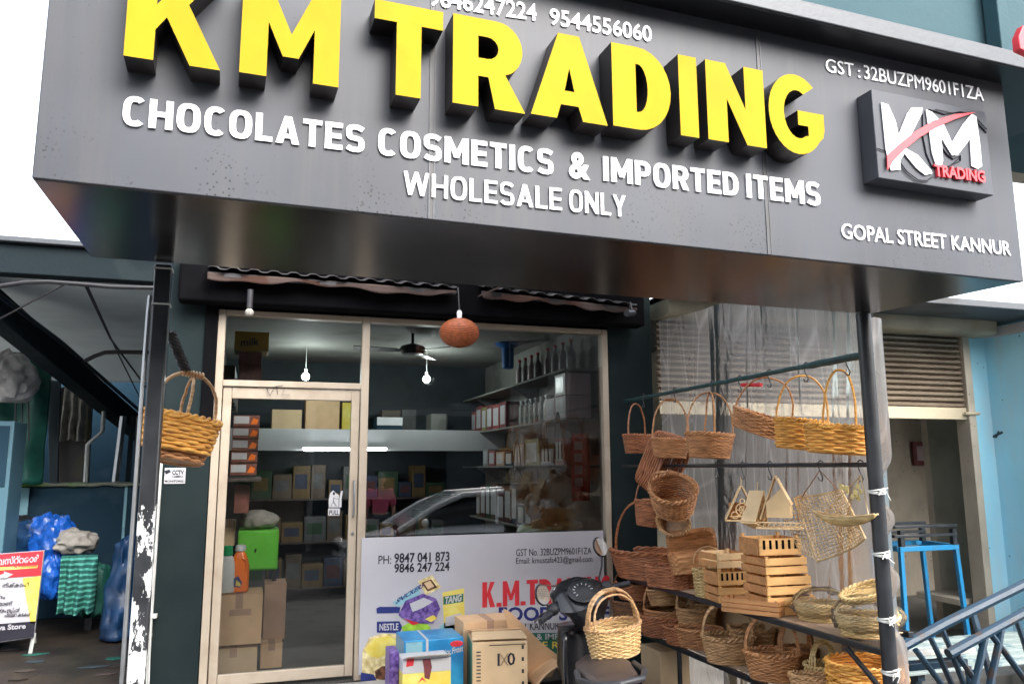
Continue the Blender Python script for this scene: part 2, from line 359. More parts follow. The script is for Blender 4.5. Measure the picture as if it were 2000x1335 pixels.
K['carpaint'] = mat('silver white car paint', (.80,.81,.82), .25, .03, 3, coat=.6)
K['carglass'] = mat('dark car glass', (.02,.022,.025), .05, .1, 3, rvar=.02)
K['skin'] = mat('skin', (.46,.24,.15), .5, .1, 10)
K['hair'] = mat('black hair', (.012,.01,.009), .5, .3, 60, bump=.4, bscale=120)
K['shirt'] = mat('pale green shirt', (.36,.52,.36), .8, .1, 10)
K['pinkcloth'] = mat('pink cloth', (.55,.08,.16), .8, .15, 10)
K['trousers'] = mat('dark trousers', (.04,.04,.055), .8, .15, 10)
K['leaf'] = mat('leaves', (.045,.10,.02), .55, .4, 8)
K['bark'] = mat('bark', (.12,.09,.065), .85, .3, 8, bump=.4)
K['terracotta'] = mat('orange woven lampshade', (.34,.09,.03), .5, .25, 40)
K['pinktrim'] = stained('faded pink awning cloth', (.07,.045,.038), (.06,.025,.016), .85, 3)
K['zinc'] = mat('zinc sheet', (.05,.047,.05), .45, .2, 5, metal=.3)

# ------------------------------------------------------------------ lettering
def text_geo(s, bold=0.0, shear=0.0, fit=True):
    c = bpy.data.curves.new('tmp', 'FONT'); c.body = s; c.size = 1; c.offset = bold; c.shear = shear; c.extrude = .5; c.resolution_u = 3
    c.fill_mode = 'BOTH'
    o = bpy.data.objects.new('tmp', c); COL.objects.link(o)
    bpy.context.view_layer.update()
    me = bpy.data.meshes.new_from_object(o.evaluated_get(bpy.context.evaluated_depsgraph_get()))
    vs = [v.co.copy() for v in me.vertices]; fs = [tuple(p.vertices) for p in me.polygons]
    bpy.data.objects.remove(o); bpy.data.curves.remove(c); bpy.data.meshes.remove(me)
    return vs, fs
_vs, _ = text_geo('H'); CAP = max(v.y for v in _vs)-min(v.y for v in _vs)
def put_text(mb, s, L, R, cap, n, thick=.003, bold=0.0, shear=0.0, up=V((0,0,1))):
    """writes s from L to R (baseline ends), capital height cap, raised along n"""
    L, R, n = V(L), V(R), V(n).normalized()
    vs, fs = text_geo(s, bold, shear)
    if not vs: return mb
    x0 = min(v.x for v in vs); x1 = max(v.x for v in vs); d = R-L
    return mb.add([L + d*((v.x-x0)/(x1-x0)) + up*(v.y/CAP*cap) + n*(thick*(v.z+.5)) for v in vs], fs)
def lettering(name, s, L, R, cap, n, m, parent, thick=.003, bold=0.0, shear=0.0, up=V((0,0,1))):
    return put_text(MB(), s, L, R, cap, n, thick, bold, shear, up).build(name, m, parent, smooth=False, fixn=False)

# ------------------------------------------------------------------ the ground
Z_ST = -0.40
g = MB(); g.add([(-80,-80,Z_ST),(80,-80,Z_ST),(80,80,Z_ST),(-80,80,Z_ST)], [(0,1,2,3)]).build('street', K['road']) ; tag(bpy.data.objects['street'], kind='structure')
pv = MB().box(-.72,1.70,4.75,5.86,Z_ST+.004,-.03).build('shop_step', stained('pale cement step', (.42,.40,.37), (.3,.28,.25), .85, 2), bev=.01); tag(pv, kind='structure')
pv = MB().box(-4.3,-.74,4.6,16,Z_ST+.004,0).build('passage_floor', K['mud'], bev=.01); tag(pv, kind='structure')
K['pale_concrete'] = stained('pale concrete paving', (.34,.33,.31), (.24,.23,.21), .85, 1.2, (.4,.7), bump=.2)
pv = MB().box(-16,-4.31,1.2,16,Z_ST+.004,Z_ST+.06).build('bounce_yard', K['pale_concrete']); tag(pv, kind='structure')  # unseen pale paving, added to bounce sky light onto the passage ceiling
pv = MB().box(-4.3,5.5,1.3,4.59,Z_ST-.05,Z_ST+.008).build('bounce_forecourt', stained('grey concrete forecourt', (.085,.083,.078), (.055,.053,.05), .85, 1.4, (.4,.7), bump=.2)); tag(pv, kind='structure')  # unseen slab added to bounce light under the canopy, toned for the door reflection
pv = MB().box(3.25,12,5.2,12,Z_ST+.004,-.24).build('pavement', K['concrete'], bev=.01); tag(pv, kind='structure')

# ------------------------------------------------------------------ the signboard
ZS, ZT = 2.175, 3.03
FL, FR = V((-.574,2.185,0)), V((2.921,2.313,0)); BL, BR = V((-.578,2.99,0)), V((2.824,3.06,0))
SE = (FR-FL).normalized(); SN = V((SE.y,-SE.x,0)); SW = (FR-FL).length; ZV = V((0,0,1))
def at_sign(x, y, off=0.0):
    d = ray(x, y); p0 = FL + SN*off; t = (p0-CAM).dot(SN)/d.dot(SN); p = CAM + d*t
    return (p-p0).dot(SE), p.z-ZS
def on_sign(u, v, off=0.0): return FL + SE*u + SN*off + ZV*(ZS+v)
sg = thing('shop_sign', 'wide grey shop signboard with raised yellow letters above the basket shop', 'signboard', (1.1,2.7,ZS))
lip = .012
MB().prism([(0,0),(SW,0),(SW,ZT-ZS),(0,ZT-ZS)], on_sign(0,0,-.02), SE, ZV, SN*.02).build('face_panel', K['acp'], sg, bev=.003)
def at2(p, z): return V((p.x,p.y,z))
m = MB()
m.add([at2(FL-SN*.021,ZS+.002),at2(FR-SN*.021,ZS+.002),at2(BR,ZS+.002),at2(BL,ZS+.002),at2(FL-SN*.021,ZS+.02),at2(FR-SN*.021,ZS+.02),at2(BR,ZS+.02),at2(BL,ZS+.02)],
      [(0,3,2,1),(4,5,6,7),(0,1,5,4),(1,2,6,5),(2,3,7,6),(3,0,4,7)])
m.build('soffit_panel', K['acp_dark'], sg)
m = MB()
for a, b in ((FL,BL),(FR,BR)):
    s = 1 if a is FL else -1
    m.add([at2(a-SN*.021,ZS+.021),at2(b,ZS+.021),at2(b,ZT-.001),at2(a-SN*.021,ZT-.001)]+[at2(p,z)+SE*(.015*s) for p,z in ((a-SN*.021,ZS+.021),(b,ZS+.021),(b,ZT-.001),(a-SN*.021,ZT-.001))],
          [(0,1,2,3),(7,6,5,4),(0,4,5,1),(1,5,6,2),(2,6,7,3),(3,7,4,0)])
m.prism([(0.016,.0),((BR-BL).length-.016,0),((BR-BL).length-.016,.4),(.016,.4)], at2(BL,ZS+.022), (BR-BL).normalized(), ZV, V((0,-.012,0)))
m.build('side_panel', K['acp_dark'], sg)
# thin joints between the panels
for x, y in ((843,330),(1494,330)):
    m = MB(); u, v = at_sign(x, y); m.prism([(u-.0052,0.002),(u+.0052,.002),(u+.0052,ZT-ZS-.002),(u-.0052,ZT-ZS-.002)], on_sign(0,0,.0), SE, ZV, SN*.0015)
    m.build('panel_joint', K['seam'], sg, smooth=False)
    for dx in (-.0075,.0075):
        m = MB(); m.prism([(u+dx-.002,0.002),(u+dx+.002,.002),(u+dx+.002,ZT-ZS-.002),(u+dx-.002,ZT-ZS-.002)], on_sign(0,0,.0), SE, ZV, SN*.003); m.build('joint_trim', K['cap'], sg, smooth=False)
m = MB(); c0 = FL - SE*.34; c1 = FR + SE*.55
def cap_pts(z): return [at2(c0+SN*.115,z),at2(c1+SN*.125,z),at2(c1-SN*.40,z),at2(c0-SN*.34,z)]
m.add(cap_pts(ZT)+cap_pts(ZT+.068), [(0,3,2,1),(4,5,6,7),(0,1,5,4),(1,2,6,5),(2,3,7,6),(3,0,4,7)])
m.build('top_flashing', [K['cap']], sg, bev=.004)
m = MB().add(cap_pts(ZT-.003)+cap_pts(ZT-.0015), [(0,3,2,1),(4,5,6,7),(0,1,5,4),(1,2,6,5),(2,3,7,6),(3,0,4,7)])
for i in range(8):                       # pull the dark underside lining inside the flashing
    p = m.v[i]; p += SE*(.01 if i % 4 in (0,3) else -.01); p += SN*(-.008 if i % 4 in (0,1) else .008)
m.build('flashing_underside', K['lining'], sg)

def arc(cx, cy, rx, ry, a0, a1, n=10):
    return [(cx+rx*math.cos(R_(a0+(a1-a0)*i/n)), cy+ry*math.sin(R_(a0+(a1-a0)*i/n))) for i in range(n+1)]
def glyph(ch, w, h, st, bt):
    """bold capital in a w x h cell: st stem width, bt bar thickness -> list of loops (first outer, rest holes)"""
    if ch == 'I': return [[(0,0),(w,0),(w,h),(0,h)]]
    if ch == 'T':
        a = (w-st)/2; return [[(a,0),(a+st,0),(a+st,h-bt),(w,h-bt),(w,h),(0,h),(0,h-bt),(a,h-bt)]]
    if ch == 'K':
        return [[(0,0),(st,0),(st,.30*h),(.41*w,.44*h),(w-st*1.08,0),(w,0),(.63*w,.60*h),(.98*w,h),(w-st*1.05,h),(st,.55*h),(st,h),(0,h)]]
    if ch == 'M':
        return [[(0,0),(st,0),(st,.56*h),(.42*w,.23*h),(.58*w,.23*h),(w-st,.56*h),(w-st,0),(w,0),(w,h),(w-st*.95,h),(.5*w,.47*h),(st*.95,h),(0,h)]]
    if ch == 'N':
        return [[(0,0),(st,0),(st,.55*h),(w-st,0),(w,0),(w,h),(w-st,h),(w-st,.45*h),(st,h),(0,h)]]
    if ch == 'A':
        return [[(0,0),(.33*w,0),(.385*w,.165*h),(.615*w,.165*h),(.67*w,0),(w,0),(.64*w,h),(.36*w,h)], [(.435*w,.33*h),(.5*w,.60*h),(.565*w,.33*h)]]
    if ch == 'D':
        r = min(w-st*.2, h*.5)
        o = [(0,0)] + arc(w-h*.42, h*.5, h*.42, h*.5, -90, 90, 14) + [(0,h)]
        rx = (w-2*st)*.82
        i = [(st,h-bt)] + arc(w-st-rx, h*.5, rx, h*.5-bt, 90, -90, 12) + [(st,bt)]
        return [o, i]
    if ch == 'R':
        o = [(0,0),(st,0),(st,.345*h),(.50*w,.345*h),(w-st*1.15,0),(w*1.03,0),(.74*w,.40*h)] + arc(w-h*.29, h*.69, h*.285, h*.31, -58, 90, 12) + [(0,h)]
        i = [(st,.80*h)] + arc(w-st-h*.125, .675*h, h*.125, h*.125, 90, -90, 8) + [(st,.55*h)]
        return [o, i]
    if ch == 'G':
        o = arc(.5*w, .5*h, .5*w, .52*h, 48, 322, 26) + [(.97*w,.24*h),(w,.34*h),(w,.55*h),(.52*w,.55*h),(.52*w,.36*h),(.70*w,.36*h),(.70*w,.235*h)]
        i = arc(.52*w, .5*h, .25*w, .315*h, 300, 60, 16)
        return [o + i]
def extrude_loops(loops, o, ex, ey, ez, mats, name, parent):
    c = bpy.data.curves.new('tmp', 'CURVE'); c.dimensions = '2D'; c.fill_mode = 'BOTH'; c.extrude = .5
    for lp in loops:
        s = c.splines.new('POLY'); s.points.add(len(lp)-1); s.use_cyclic_u = True
        for p, q in zip(s.points, lp): p.co = (q[0], q[1], 0, 1)
    ob = bpy.data.objects.new('tmp', c); COL.objects.link(ob); bpy.context.view_layer.update()
    me = bpy.data.meshes.new_from_object(ob.evaluated_get(bpy.context.evaluated_depsgraph_get()))
    b = MB(); o, ex, ey, ez = V(o), V(ex), V(ey), V(ez)
    b.v = [o+ex*v.co.x+ey*v.co.y+ez*(v.co.z+.5) for v in me.vertices]
    for p in me.polygons:
        b.f.append(list(p.vertices)); b.mi.append(0 if all(me.vertices[i].co.z > .4 for i in p.vertices) else 1)
    bpy.data.objects.remove(ob); bpy.data.curves.remove(c); bpy.data.meshes.remove(me)
    return b.build(name, mats, parent, smooth=False, fixn=False)

LO = .09
BIG = [('K',(241,108),(430,133)),('M',(467,140),(661,171)),('T',(728,183),(864,203)),('R',(884,202),(1022,221)),('A',(1037,221),(1187,244)),
       ('D',(1198,247),(1313,262)),('I',(1330,263),(1366,271)),('N',(1384,271),(1498,289)),('G',(1506,290),(1614,304))]
# common base line and height of the raised letters, from the measured corners
v_base = [at_sign(*a, LO)[1] for _, a, b in BIG[:2]+BIG[3:8]]; 
_h = [at_sign(884,28,LO)[1]-at_sign(884,202,LO)[1], at_sign(1192,84,LO)[1]-at_sign(1198,247,LO)[1], at_sign(1375,114,LO)[1]-at_sign(1384,271,LO)[1]]
BH = sum(_h)/3
def vb(u): # base line is a straight line fitted to the corners
    us = [at_sign(*a, LO)[0] for _, a, b in BIG[:2]+BIG[3:8]]; n = len(us); mu = sum(us)/n; mv = sum(v_base)/n
    k = sum((a-mu)*(b-mv) for a,b in zip(us,v_base))/sum((a-mu)**2 for a in us); return mv + k*(u-mu)
print('letters base', v_base, 'height', _h)
for ch, a, b in BIG:
    u0 = at_sign(*a, LO)[0]; u1 = at_sign(*b, LO)[0]; w = u1-u0
    st = {'K':.30,'M':.265,'T':.36,'R':.355,'A':.3,'D':.40,'I':1,'N':.34,'G':.3}[ch]*w
    lp = glyph(ch, w, BH, st, BH*.21)
    o = extrude_loops(lp, on_sign(u0, vb(u0), .002), SE, ZV+SE*0, SN*(LO-.002), [K['yellow'], K['black_side']], 'raised_letter', sg)
def sline(name, s, x0, x1, basefn, cappx, m, thick, bold, off=.0):
    a = at_sign(x0, basefn(x0)); b = at_sign(x1, basefn(x1)); mid = at_sign((x0+x1)/2, basefn((x0+x1)/2)); top = at_sign((x0+x1)/2, basefn((x0+x1)/2)-cappx)
    return lettering(name, s, on_sign(a[0],a[1],.001), on_sign(b[0],b[1],.001), top[1]-mid[1], SN, m, sg, thick, bold)
def ribbon(c, w):
    # outline of a stroke of width w along the centre line c
    n = len(c); L = []; Rt = []
    for i in range(n):
        a = V((*c[max(i-1,0)],0)); b = V((*c[min(i+1,n-1)],0)); d = (b-a).normalized(); nn = V((-d.y,d.x,0))*w/2; p = V((*c[i],0))
        L.append(((p+nn).x,(p+nn).y)); Rt.append(((p-nn).x,(p-nn).y))
    return L + Rt[::-1]
def sup(cx, cy, rx, ry, a0, a1, n=18, p=2.7):
    o = []
    for i in range(n+1):
        t = R_(a0+(a1-a0)*i/n); c_, s_ = math.cos(t), math.sin(t); o.append((cx+rx*math.copysign(abs(c_)**(2/p),c_), cy+ry*math.copysign(abs(s_)**(2/p),s_)))
    return o
GW = {'C':.60,'H':.64,'O':.66,'L':.50,'A':.70,'T':.58,'E':.54,'S':.60,'M':.80,'I':0,'P':.60,'R':.62,'D':.64,'W':1.0,'N':.68,'Y':.66}
def sign_glyph(ch, s):
    w = GW[ch] or s; h = 1.0; q = s*.9
    if ch == 'I': return [[(0,0),(s,0),(s,h),(0,h)]]
    if ch == 'H': m_ = (h-q)/2; return [[(0,0),(s,0),(s,m_),(w-s,m_),(w-s,0),(w,0),(w,h),(w-s,h),(w-s,m_+q),(s,m_+q),(s,h),(0,h)]]
    if ch == 'L': return [[(0,0),(w,0),(w,q),(s,q),(s,h),(0,h)]]
    if ch == 'E': m_ = (h-q)/2; return [[(0,0),(w,0),(w,q),(s,q),(s,m_),(w*.94,m_),(w*.94,m_+q),(s,m_+q),(s,h-q),(w,h-q),(w,h),(0,h)]]
    if ch == 'T': a = (w-s)/2; return [[(a,0),(a+s,0),(a+s,h-q),(w,h-q),(w,h),(0,h),(0,h-q),(a,h-q)]]
    if ch == 'O': return [sup(w/2,.5,w/2,.515,0,342,19), sup(w/2,.5,w/2-s,.515-q,342,0,19)]
    if ch == 'C': return [ribbon(sup(w*.53,.5,w*.53-s/2,.515-q/2,48,312,22), s*.95)]
    if ch == 'S':
        r = .26; c = [(w*.90,.84)]+sup(w*.5,.745,w*.5-s/2,.27-q/2,60,180,8)+sup(w*.5,.70,w*.5-s/2,.20,200,240,3)+[(w*.5,.5)]+sup(w*.5,.30,w*.5-s/2,.20,60,20,3)+sup(w*.5,.255,w*.5-s/2,.27-q/2,0,-120,8)+[(w*.10,.16)]
        return [ribbon(c, s*.93)]
    if ch == 'A': k = s*1.06; return [[(0,0),(k,0),(k+.075*w,.2),(w-k-.075*w,.2),(w-k,0),(w,0),(w*.5+k*.52,h),(w*.5-k*.52,h)], [(w*.5-.105*w*(1-s),.2+q*.85),(w*.5,.74),(w*.5+.105*w*(1-s),.2+q*.85)]]
    if ch == 'M': return [[(0,0),(s,0),(s,.62),(w/2-s*.42,.22),(w/2+s*.42,.22),(w-s,.62),(w-s,0),(w,0),(w,h),(w-s*1.02,h),(w/2,.50),(s*1.02,h),(0,h)]]
    if ch == 'N': return [[(0,0),(s,0),(s,.62),(w-s*1.05,0),(w,0),(w,h),(w-s,h),(w-s,.38),(s*1.05,h),(0,h)]]
    if ch == 'W': k = s*.98; return [[(w*.19,0),(w*.19+k,0),(w*.5,.66),(w*.81-k,0),(w*.81,0),(w,h),(w-k,h),(w*.745,.40),(w*.5+k*.45,h),(w*.5-k*.45,h),(w*.255,.40),(k,h),(0,h)]]
    if ch == 'Y': a = (w-s)/2; return [[(a,0),(a+s,0),(a+s,.40),(w,h),(w-s*1.1,h),(w/2,.62),(s*1.1,h),(0,h),(a,.40)]]
    if ch == 'D': return [[(0,0)]+sup(w-.36,.5,.36,.5,-90,90,14,2.4)+[(0,h)], [(s,h-q)]+sup(w-.36,.5,.36-s,.5-q,90,-90,12,2.4)+[(s,q)]]
    if ch == 'P': return [[(0,0),(s,0),(s,.36)]+sup(w-.31,.68,.31,.32,-90,90,12,2.4)+[(0,h)], [(s,h-q)]+sup(w-.31,.68,.31-s,.32-q,90,-90,10,2.4)+[(s,.36+q)]]
    if ch == 'R': return [[(0,0),(s,0),(s,.37),(w*.46,.37),(w-s*1.1,0),(w*1.02,0),(w*.74,.42)]+sup(w-.31,.685,.31,.315,-52,90,12,2.4)+[(0,h)], [(s,h-q)]+sup(w-.31,.685,.31-s,.315-q,90,-90,10,2.4)+[(s,.37+q)]]
def sign_word(word, x0, x1, basefn, cappx, s, th=.006, gap=.10):
    a = at_sign(x0, basefn(x0)); b = at_sign(x1, basefn(x1)); xm = (x0+x1)/2; ca = at_sign(xm, basefn(xm)-cappx)[1]-at_sign(xm, basefn(xm))[1]
    tot = sum((GW[c] or s) for c in word)+gap*(len(word)-1); A, B = on_sign(*a, .001), on_sign(*b, .001); ex = (B-A)/tot; x = 0; mb = MB()
    for c in word:
        o_ = extrude_loops(sign_glyph(c, s), A+ex*x, ex, ZV*ca, SN*th, [K['white_letter'], K['white_letter']], 'tmp', None)
        n0 = len(mb.v); mb.v += [o_.location+v.co for v in o_.data.vertices]; mb.f += [[n0+i for i in p.vertices] for p in o_.data.polygons]; mb.mi += [0]*len(o_.data.polygons)
        me_ = o_.data; bpy.data.objects.remove(o_); bpy.data.meshes.remove(me_); x += (GW[c] or s)+gap
    return mb.build('lettering', K['white_letter'], sg, smooth=False, fixn=False)
b1 = lambda x: 245+(x-240)*(158/1360)
for s, x0, x1, cp in (('CHOCOLATES',238,711,54),('COSMETICS',737,1080,50),('&',1110,1151,48),('IMPORTED',1177,1441,46),('ITEMS',1457,1601,45)):
    (sline('lettering', s, x0, x1, b1, cp, K['white_letter'], .006, .03) if s == '&' else sign_word(s, x0, x1, b1, cp, .195))
b2 = lambda x: 381+(x-792)*(43/420)
sign_word('WHOLESALE', 787, 1096, b2, 44, .145, gap=.12); sign_word('ONLY', 1111, 1221, b2, 42, .145, gap=.12)
b3 = lambda x: 12+(x-840)*(30/207); b4 = lambda x: 49+(x-1075)*(33/190)
sline('lettering', '9846247224', 838, 1047, b3, 32, K['white_letter'], .004, .012); sline('lettering', '9544556060', 1073, 1272, b4, 30, K['white_letter'], .004, .012)
b5 = lambda x: 142+(x-1618)*(56/302); sline('lettering', 'GST', 1612, 1667, b5, 25, K['white_letter'], .004, .0); sline('lettering', ':', 1675, 1679, b5, 22, K['white_letter'], .004, .0); sline('lettering', '32BUZPM9601F1ZA', 1687, 1920, b5, 25, K['white_letter'], .004, .0)
b6 = lambda x: 466+(x-1650)*(33/322); sline('lettering', 'GOPAL STREET KANNUR', 1643, 1973, b6, 27, K['white_letter'], .004, .008)
# the square emblem box
LB = .075
q0 = at_sign(1716,348,LB); q1 = at_sign(1941,381,LB); qt = at_sign(1697,173,LB)
lx0, lx1, lz0, lz1 = q0[0], q1[0], (q0[1]+q1[1])/2, qt[1]
lb = MB().prism([(lx0,lz0),(lx1,lz0),(lx1,lz1),(lx0,lz1)], on_sign(0,0,.001), SE, ZV, SN*(LB-.001)).build('logo_box', K['acp'], sg, bev=.003)
def lg(px, py): 
    a = at_sign(px, py, LB); return a
def zl(zx, zy): return lg(1300+zx/2.857, zy/2.857)
def lpoly(name, pts, m, layer, th=.004):
    extrude_loops([[zl(*p) for p in pts]], on_sign(0,0,LB+.0006+layer*.0025), SE, ZV, SN*th, [m, m], name, lb)
def lstroke(name, pts, w, m, layer):
    mb = MB(); mb.tube([on_sign(*zl(*p), LB+.002+layer*.0025) for p in pts], w, 6, flat=.4); mb.build(name, m, lb)
lpoly('emblem_letter', [(1195,575),(1235,590),(1275,680),(1292,760),(1340,640),(1365,605),(1425,605),(1420,640),(1365,750),(1330,830),(1400,870),(1470,950),(1480,970),(1440,980),(1390,940),(1325,860),(1300,900),(1303,950),(1250,955),(1222,840)], K['white_letter'], 1)
lpoly('emblem_letter', [(1445,615),(1480,630),(1545,700),(1590,800),(1650,700),(1700,640),(1725,655),(1745,800),(1757,930),(1735,945),(1700,930),(1690,780),(1620,870),(1590,870),(1530,770),(1540,900),(1530,930),(1500,920),(1480,860)], K['white_letter'], 1)
lpoly('emblem_swoosh', [(1225,955),(1222,875),(1280,820),(1380,740),(1480,680),(1600,645),(1720,632),(1600,672),(1500,715),(1400,775),(1320,840),(1260,900)], K['red'], 3)
lstroke('emblem_line', [(1175,830),(1230,850),(1300,905),(1340,960),(1400,1005),(1450,1010),(1490,985)], .0028, K['ink'], 1)
lstroke('emblem_line', [(1300,920),(1340,975),(1400,1015),(1460,1015)], .002, K['ink'], 1)
lstroke('emblem_line', [(1430,640),(1430,760),(1450,860),(1480,930),(1520,950),(1580,930),(1640,880)], .004, K['ink'], .2)
lstroke('emblem_line', [(1465,612),(1550,640),(1640,625),(1700,640),(1745,700),(1785,742)], .0032, K['ink'], .5)
lstroke('emblem_line', [(1500,612),(1590,632),(1690,628),(1740,672),(1787,725)], .0022, K['ink'], .5)
lstroke('emblem_line', [(1540,830),(1570,870),(1600,890),(1640,870),(1640,900),(1570,930)], .004, K['ink'], .3)
_a, _b = zl(1490,985), zl(1770,1022); lettering('emblem_lettering', 'TRADING', on_sign(_a[0],_a[1],LB+.001), on_sign(_b[0],_b[1],LB+.001), zl(1490,925)[1]-_a[1], SN, K['red'], lb, .012, .03)

# ------------------------------------------------------------------ the shop building
GY = 5.94; GX0 = atY(432,748,GY).x; GX1 = atY(1178,900,GY).x; ZG = 2.53; ZD = 1.99
XM = atY(703,900,GY).x
print('glass', GX0, GX1, XM)
sb = thing('shop_building', 'single storey shop with dark green piers and a glazed front behind the signboard', 'building', (1.2,6.0,-.03))
IX0, IX1, IY1, IZ = GX0-.12, GX1+.10, 9.8, 2.72
PL = atY(314,900,GY-.05).x
MB().box(PL,GX0-.045,GY-.05,GY+.10,Z_ST,2.95).build('pier', K['pier'], sb, bev=.006)
MB().box(GX1+.045,atY(1283,1000,GY-.05).x,GY-.05,GY+.10,Z_ST,2.95).build('pier', K['pier'], sb, bev=.006)
MB().box(atY(397,700,GY-.08).x,GX0-.041,GY-.08,GY-.051,1.55,ZG+.2).build('guide_rail', K['black_matte'], sb, bev=.004)
MB().box(GX0-.045,GX1+.045,GY-.04,GY+.10,ZG+.045,2.95).build('lintel', K['black_matte'], sb, bev=.006)
MB().box(IX0-.1,IX1+.1,GY-.02,IY1+.15,-.16,-.03).build('shop_floor', stained('dark floor tile', (.09,.085,.08), (.07,.066,.06), .6, 3, spec=.2), sb)
MB().box(IX0-.1,IX1+.1,GY+.11,IY1+.15,IZ,IZ+.12).build('ceiling', K['plaster'], sb)
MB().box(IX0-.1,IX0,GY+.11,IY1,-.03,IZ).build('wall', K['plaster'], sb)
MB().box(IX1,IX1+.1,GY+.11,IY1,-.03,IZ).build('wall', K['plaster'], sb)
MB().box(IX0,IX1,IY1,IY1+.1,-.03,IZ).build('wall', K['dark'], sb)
# loft across the back
LY = 8.9; lz0, lz1 = atY(700,880,LY).z, atY(700,838,LY).z
print('loft', lz0, lz1)
MB().box(IX0+.01,IX1-.01,LY,LY+.08,lz0,lz1).box(IX0+.01,IX1-.01,LY+.08,IY1-.01,lz1-.05,lz1-.005).build('loft', K['white'], sb, bev=.004)
# the street front of aluminium and glass
def fr(mb, x0, x1, z0, z1, d=.055): mb.box(x0, x1, GY-d, GY+.03, z0, z1)
m = MB(); FW = .045
fr(m, GX0-.04, GX0+.012, -.03, ZG+.04); fr(m, GX1-.012, GX1+.04, -.03, ZG+.04); fr(m, XM-.012, XM+.045, -.03, ZG+.04, .057)
fr(m, GX0+.013, XM-.013, ZG, ZG+.04, .053); fr(m, XM+.046, GX1-.013, ZG, ZG+.04, .053); fr(m, GX0+.013, XM-.013, ZD+.03, ZD+.075, .053); fr(m, XM+.046, GX1-.013, -.03, .05, .053)
m.build('window_frame', K['frame'], sb, bev=.004)
MB().box(XM+.04,GX1,GY-.003,GY+.003,.05,ZG).build('window_pane', K['glass'], sb, smooth=False)
MB().box(GX0,XM,GY-.003,GY+.003,ZD+.07,ZG).build('transom_pane', K['glass_door'], sb, smooth=False)
m = MB(); d0, d1 = GX0+.018, XM-.018; dw = .058
def df(x0, x1, z0, z1): m.box(x0, x1, GY-.035, GY+.012, z0, z1)
df(d0, d0+dw, .0, ZD+.025); df(d1-dw, d1, .0, ZD+.025); df(d0+dw+.001, d1-dw-.001, ZD-.055, ZD+.025); df(d0+dw+.001, d1-dw-.001, 0, .075)
door = m.build('door', K['frame'], sb, bev=.004)
MB().box(d0+dw-.005,d1-dw+.005,GY-.013,GY-.008,.07,ZD-.05).build('door_pane', K['glass_door'], door, smooth=False)
hx = d1-dw*.45; h0, h1 = atY(697,1008,GY-.06).z, atY(697,938,GY-.06).z
MB().tube([(hx,GY-.036,h0),(hx,GY-.075,h0+.012),(hx,GY-.08,h0+.05),(hx,GY-.08,h1-.05),(hx,GY-.075,h1-.012),(hx,GY-.036,h1)], .008, 8).build('door_handle', K['steel'], door)
MB().lathe([(.011,0),(.011,.008),(.004,.009)], (hx,GY-.035,h0-.12), 12, Matrix.Rotation(R_(90),3,'X')).build('door_lock', K['steel'], door)
# scratched scribble on the top rail
def yz(x, y, off=0): return atY(x, y, GY-.06-off)
m = MB()
for pts in ([(520,757),(527,771)],[(535,757),(527,772)],[(540,753),(543,770)],[(536,755),(553,752)],[(556,758),(550,770),(566,770)],[(526,762),(519,757)]):
    m.tube([atY(x, y, GY-.054) for x, y in pts], .004, 5, flat=.5)
m.build('scribble', K['ink'], sb)
# the PULL sticker
st = MB()
P = lambda x, y: atY(x, y, GY-.0155)
def wpoly(mb, pts, th=.0012, Y=GY-.0155): 
    ps = [atY(x, y, Y) for x, y in pts]; mb.prism([(p.x,p.z) for p in ps], (0,Y,0), (1,0,0), (0,0,1), (0,-th,0))
wpoly(st, [(642,990),(642,975),(645,962),(651,957),(657,963),(662,966),(661,990)]); wpoly(st, [(641,992),(664,992),(663,1006),(641,1006)]); wpoly(st, [(662,990),(663,972),(666,958),(670,958),(667,974),(667,990)])
ps = st.build('pull_sticker', K['white'], door, smooth=False)
st = MB(); st.tube([P(652,970),P(651,978),P(646,989)], .006, 5, flat=.3); st.tube([P(651,978),P(657,988)], .006, 5, flat=.3); st.tube([P(652,972),P(662,974)], .004, 5, flat=.3); st.ball(P(652,963)+V((0,-.002,0)), (.009,.002,.011), 10)
st.build('pull_figure', K['ink'], door)
lettering('pull_lettering', 'PULL', atY(643,1004,GY-.017), atY(662,1004,GY-.017), .030, (0,-1,0), K['ink'], door, .001, .02)

# ------------------------------------------------------------------ the printed notice board in the window
PY = 5.868
po = thing('shop_poster', 'large white printed poster with phone numbers covering the lower shop window', 'poster', (1.6,PY,0))
pc = [atY(712,1051,PY), atY(1176,1034,PY)]
pz = (pc[0].z+pc[1].z)/2
MB().box(pc[0].x-.02, pc[1].x+.01, PY, PY+.006, .01, pz).build('poster_sheet', K['vinyl'], po, smooth=False)
NF = V((0,-1,0))
def ptext(s, x0, x1, y0, y1, cap, m, bold=0, lay=0, shear=0, name='lettering'):
    Y = PY-.0008-lay*.0012; a, b = atY(x0,y0,Y), atY(x1,y1,Y); return lettering(name, s, a, b, cap*mpp(a), NF, m, po, .0012, bold, shear, up=V((0,0,1)))
def ppoly(name, pts, m, lay=0, parent=None):
    b = MB(); Y = PY-.0004-lay*.0012; wpoly(b, pts, .0012, Y); return b.build(name, m, parent or po, smooth=False)
ptext('PH:', 739, 764, 1101, 1100, 16, K['ink'], 0); ptext('9847 041 873', 770, 878, 1098, 1094, 17, K['ink'], .022); ptext('9846 247 224', 770, 878, 1117, 1113, 16, K['ink'], .022)
ptext('GST No. 32BUZPM9601F1ZA', 1008, 1155, 1085, 1081, 13, K['ink'], -.004); ptext('Email: kmustafa423@gmail.com', 1008, 1157, 1100, 1096, 11, K['ink'], -.004)
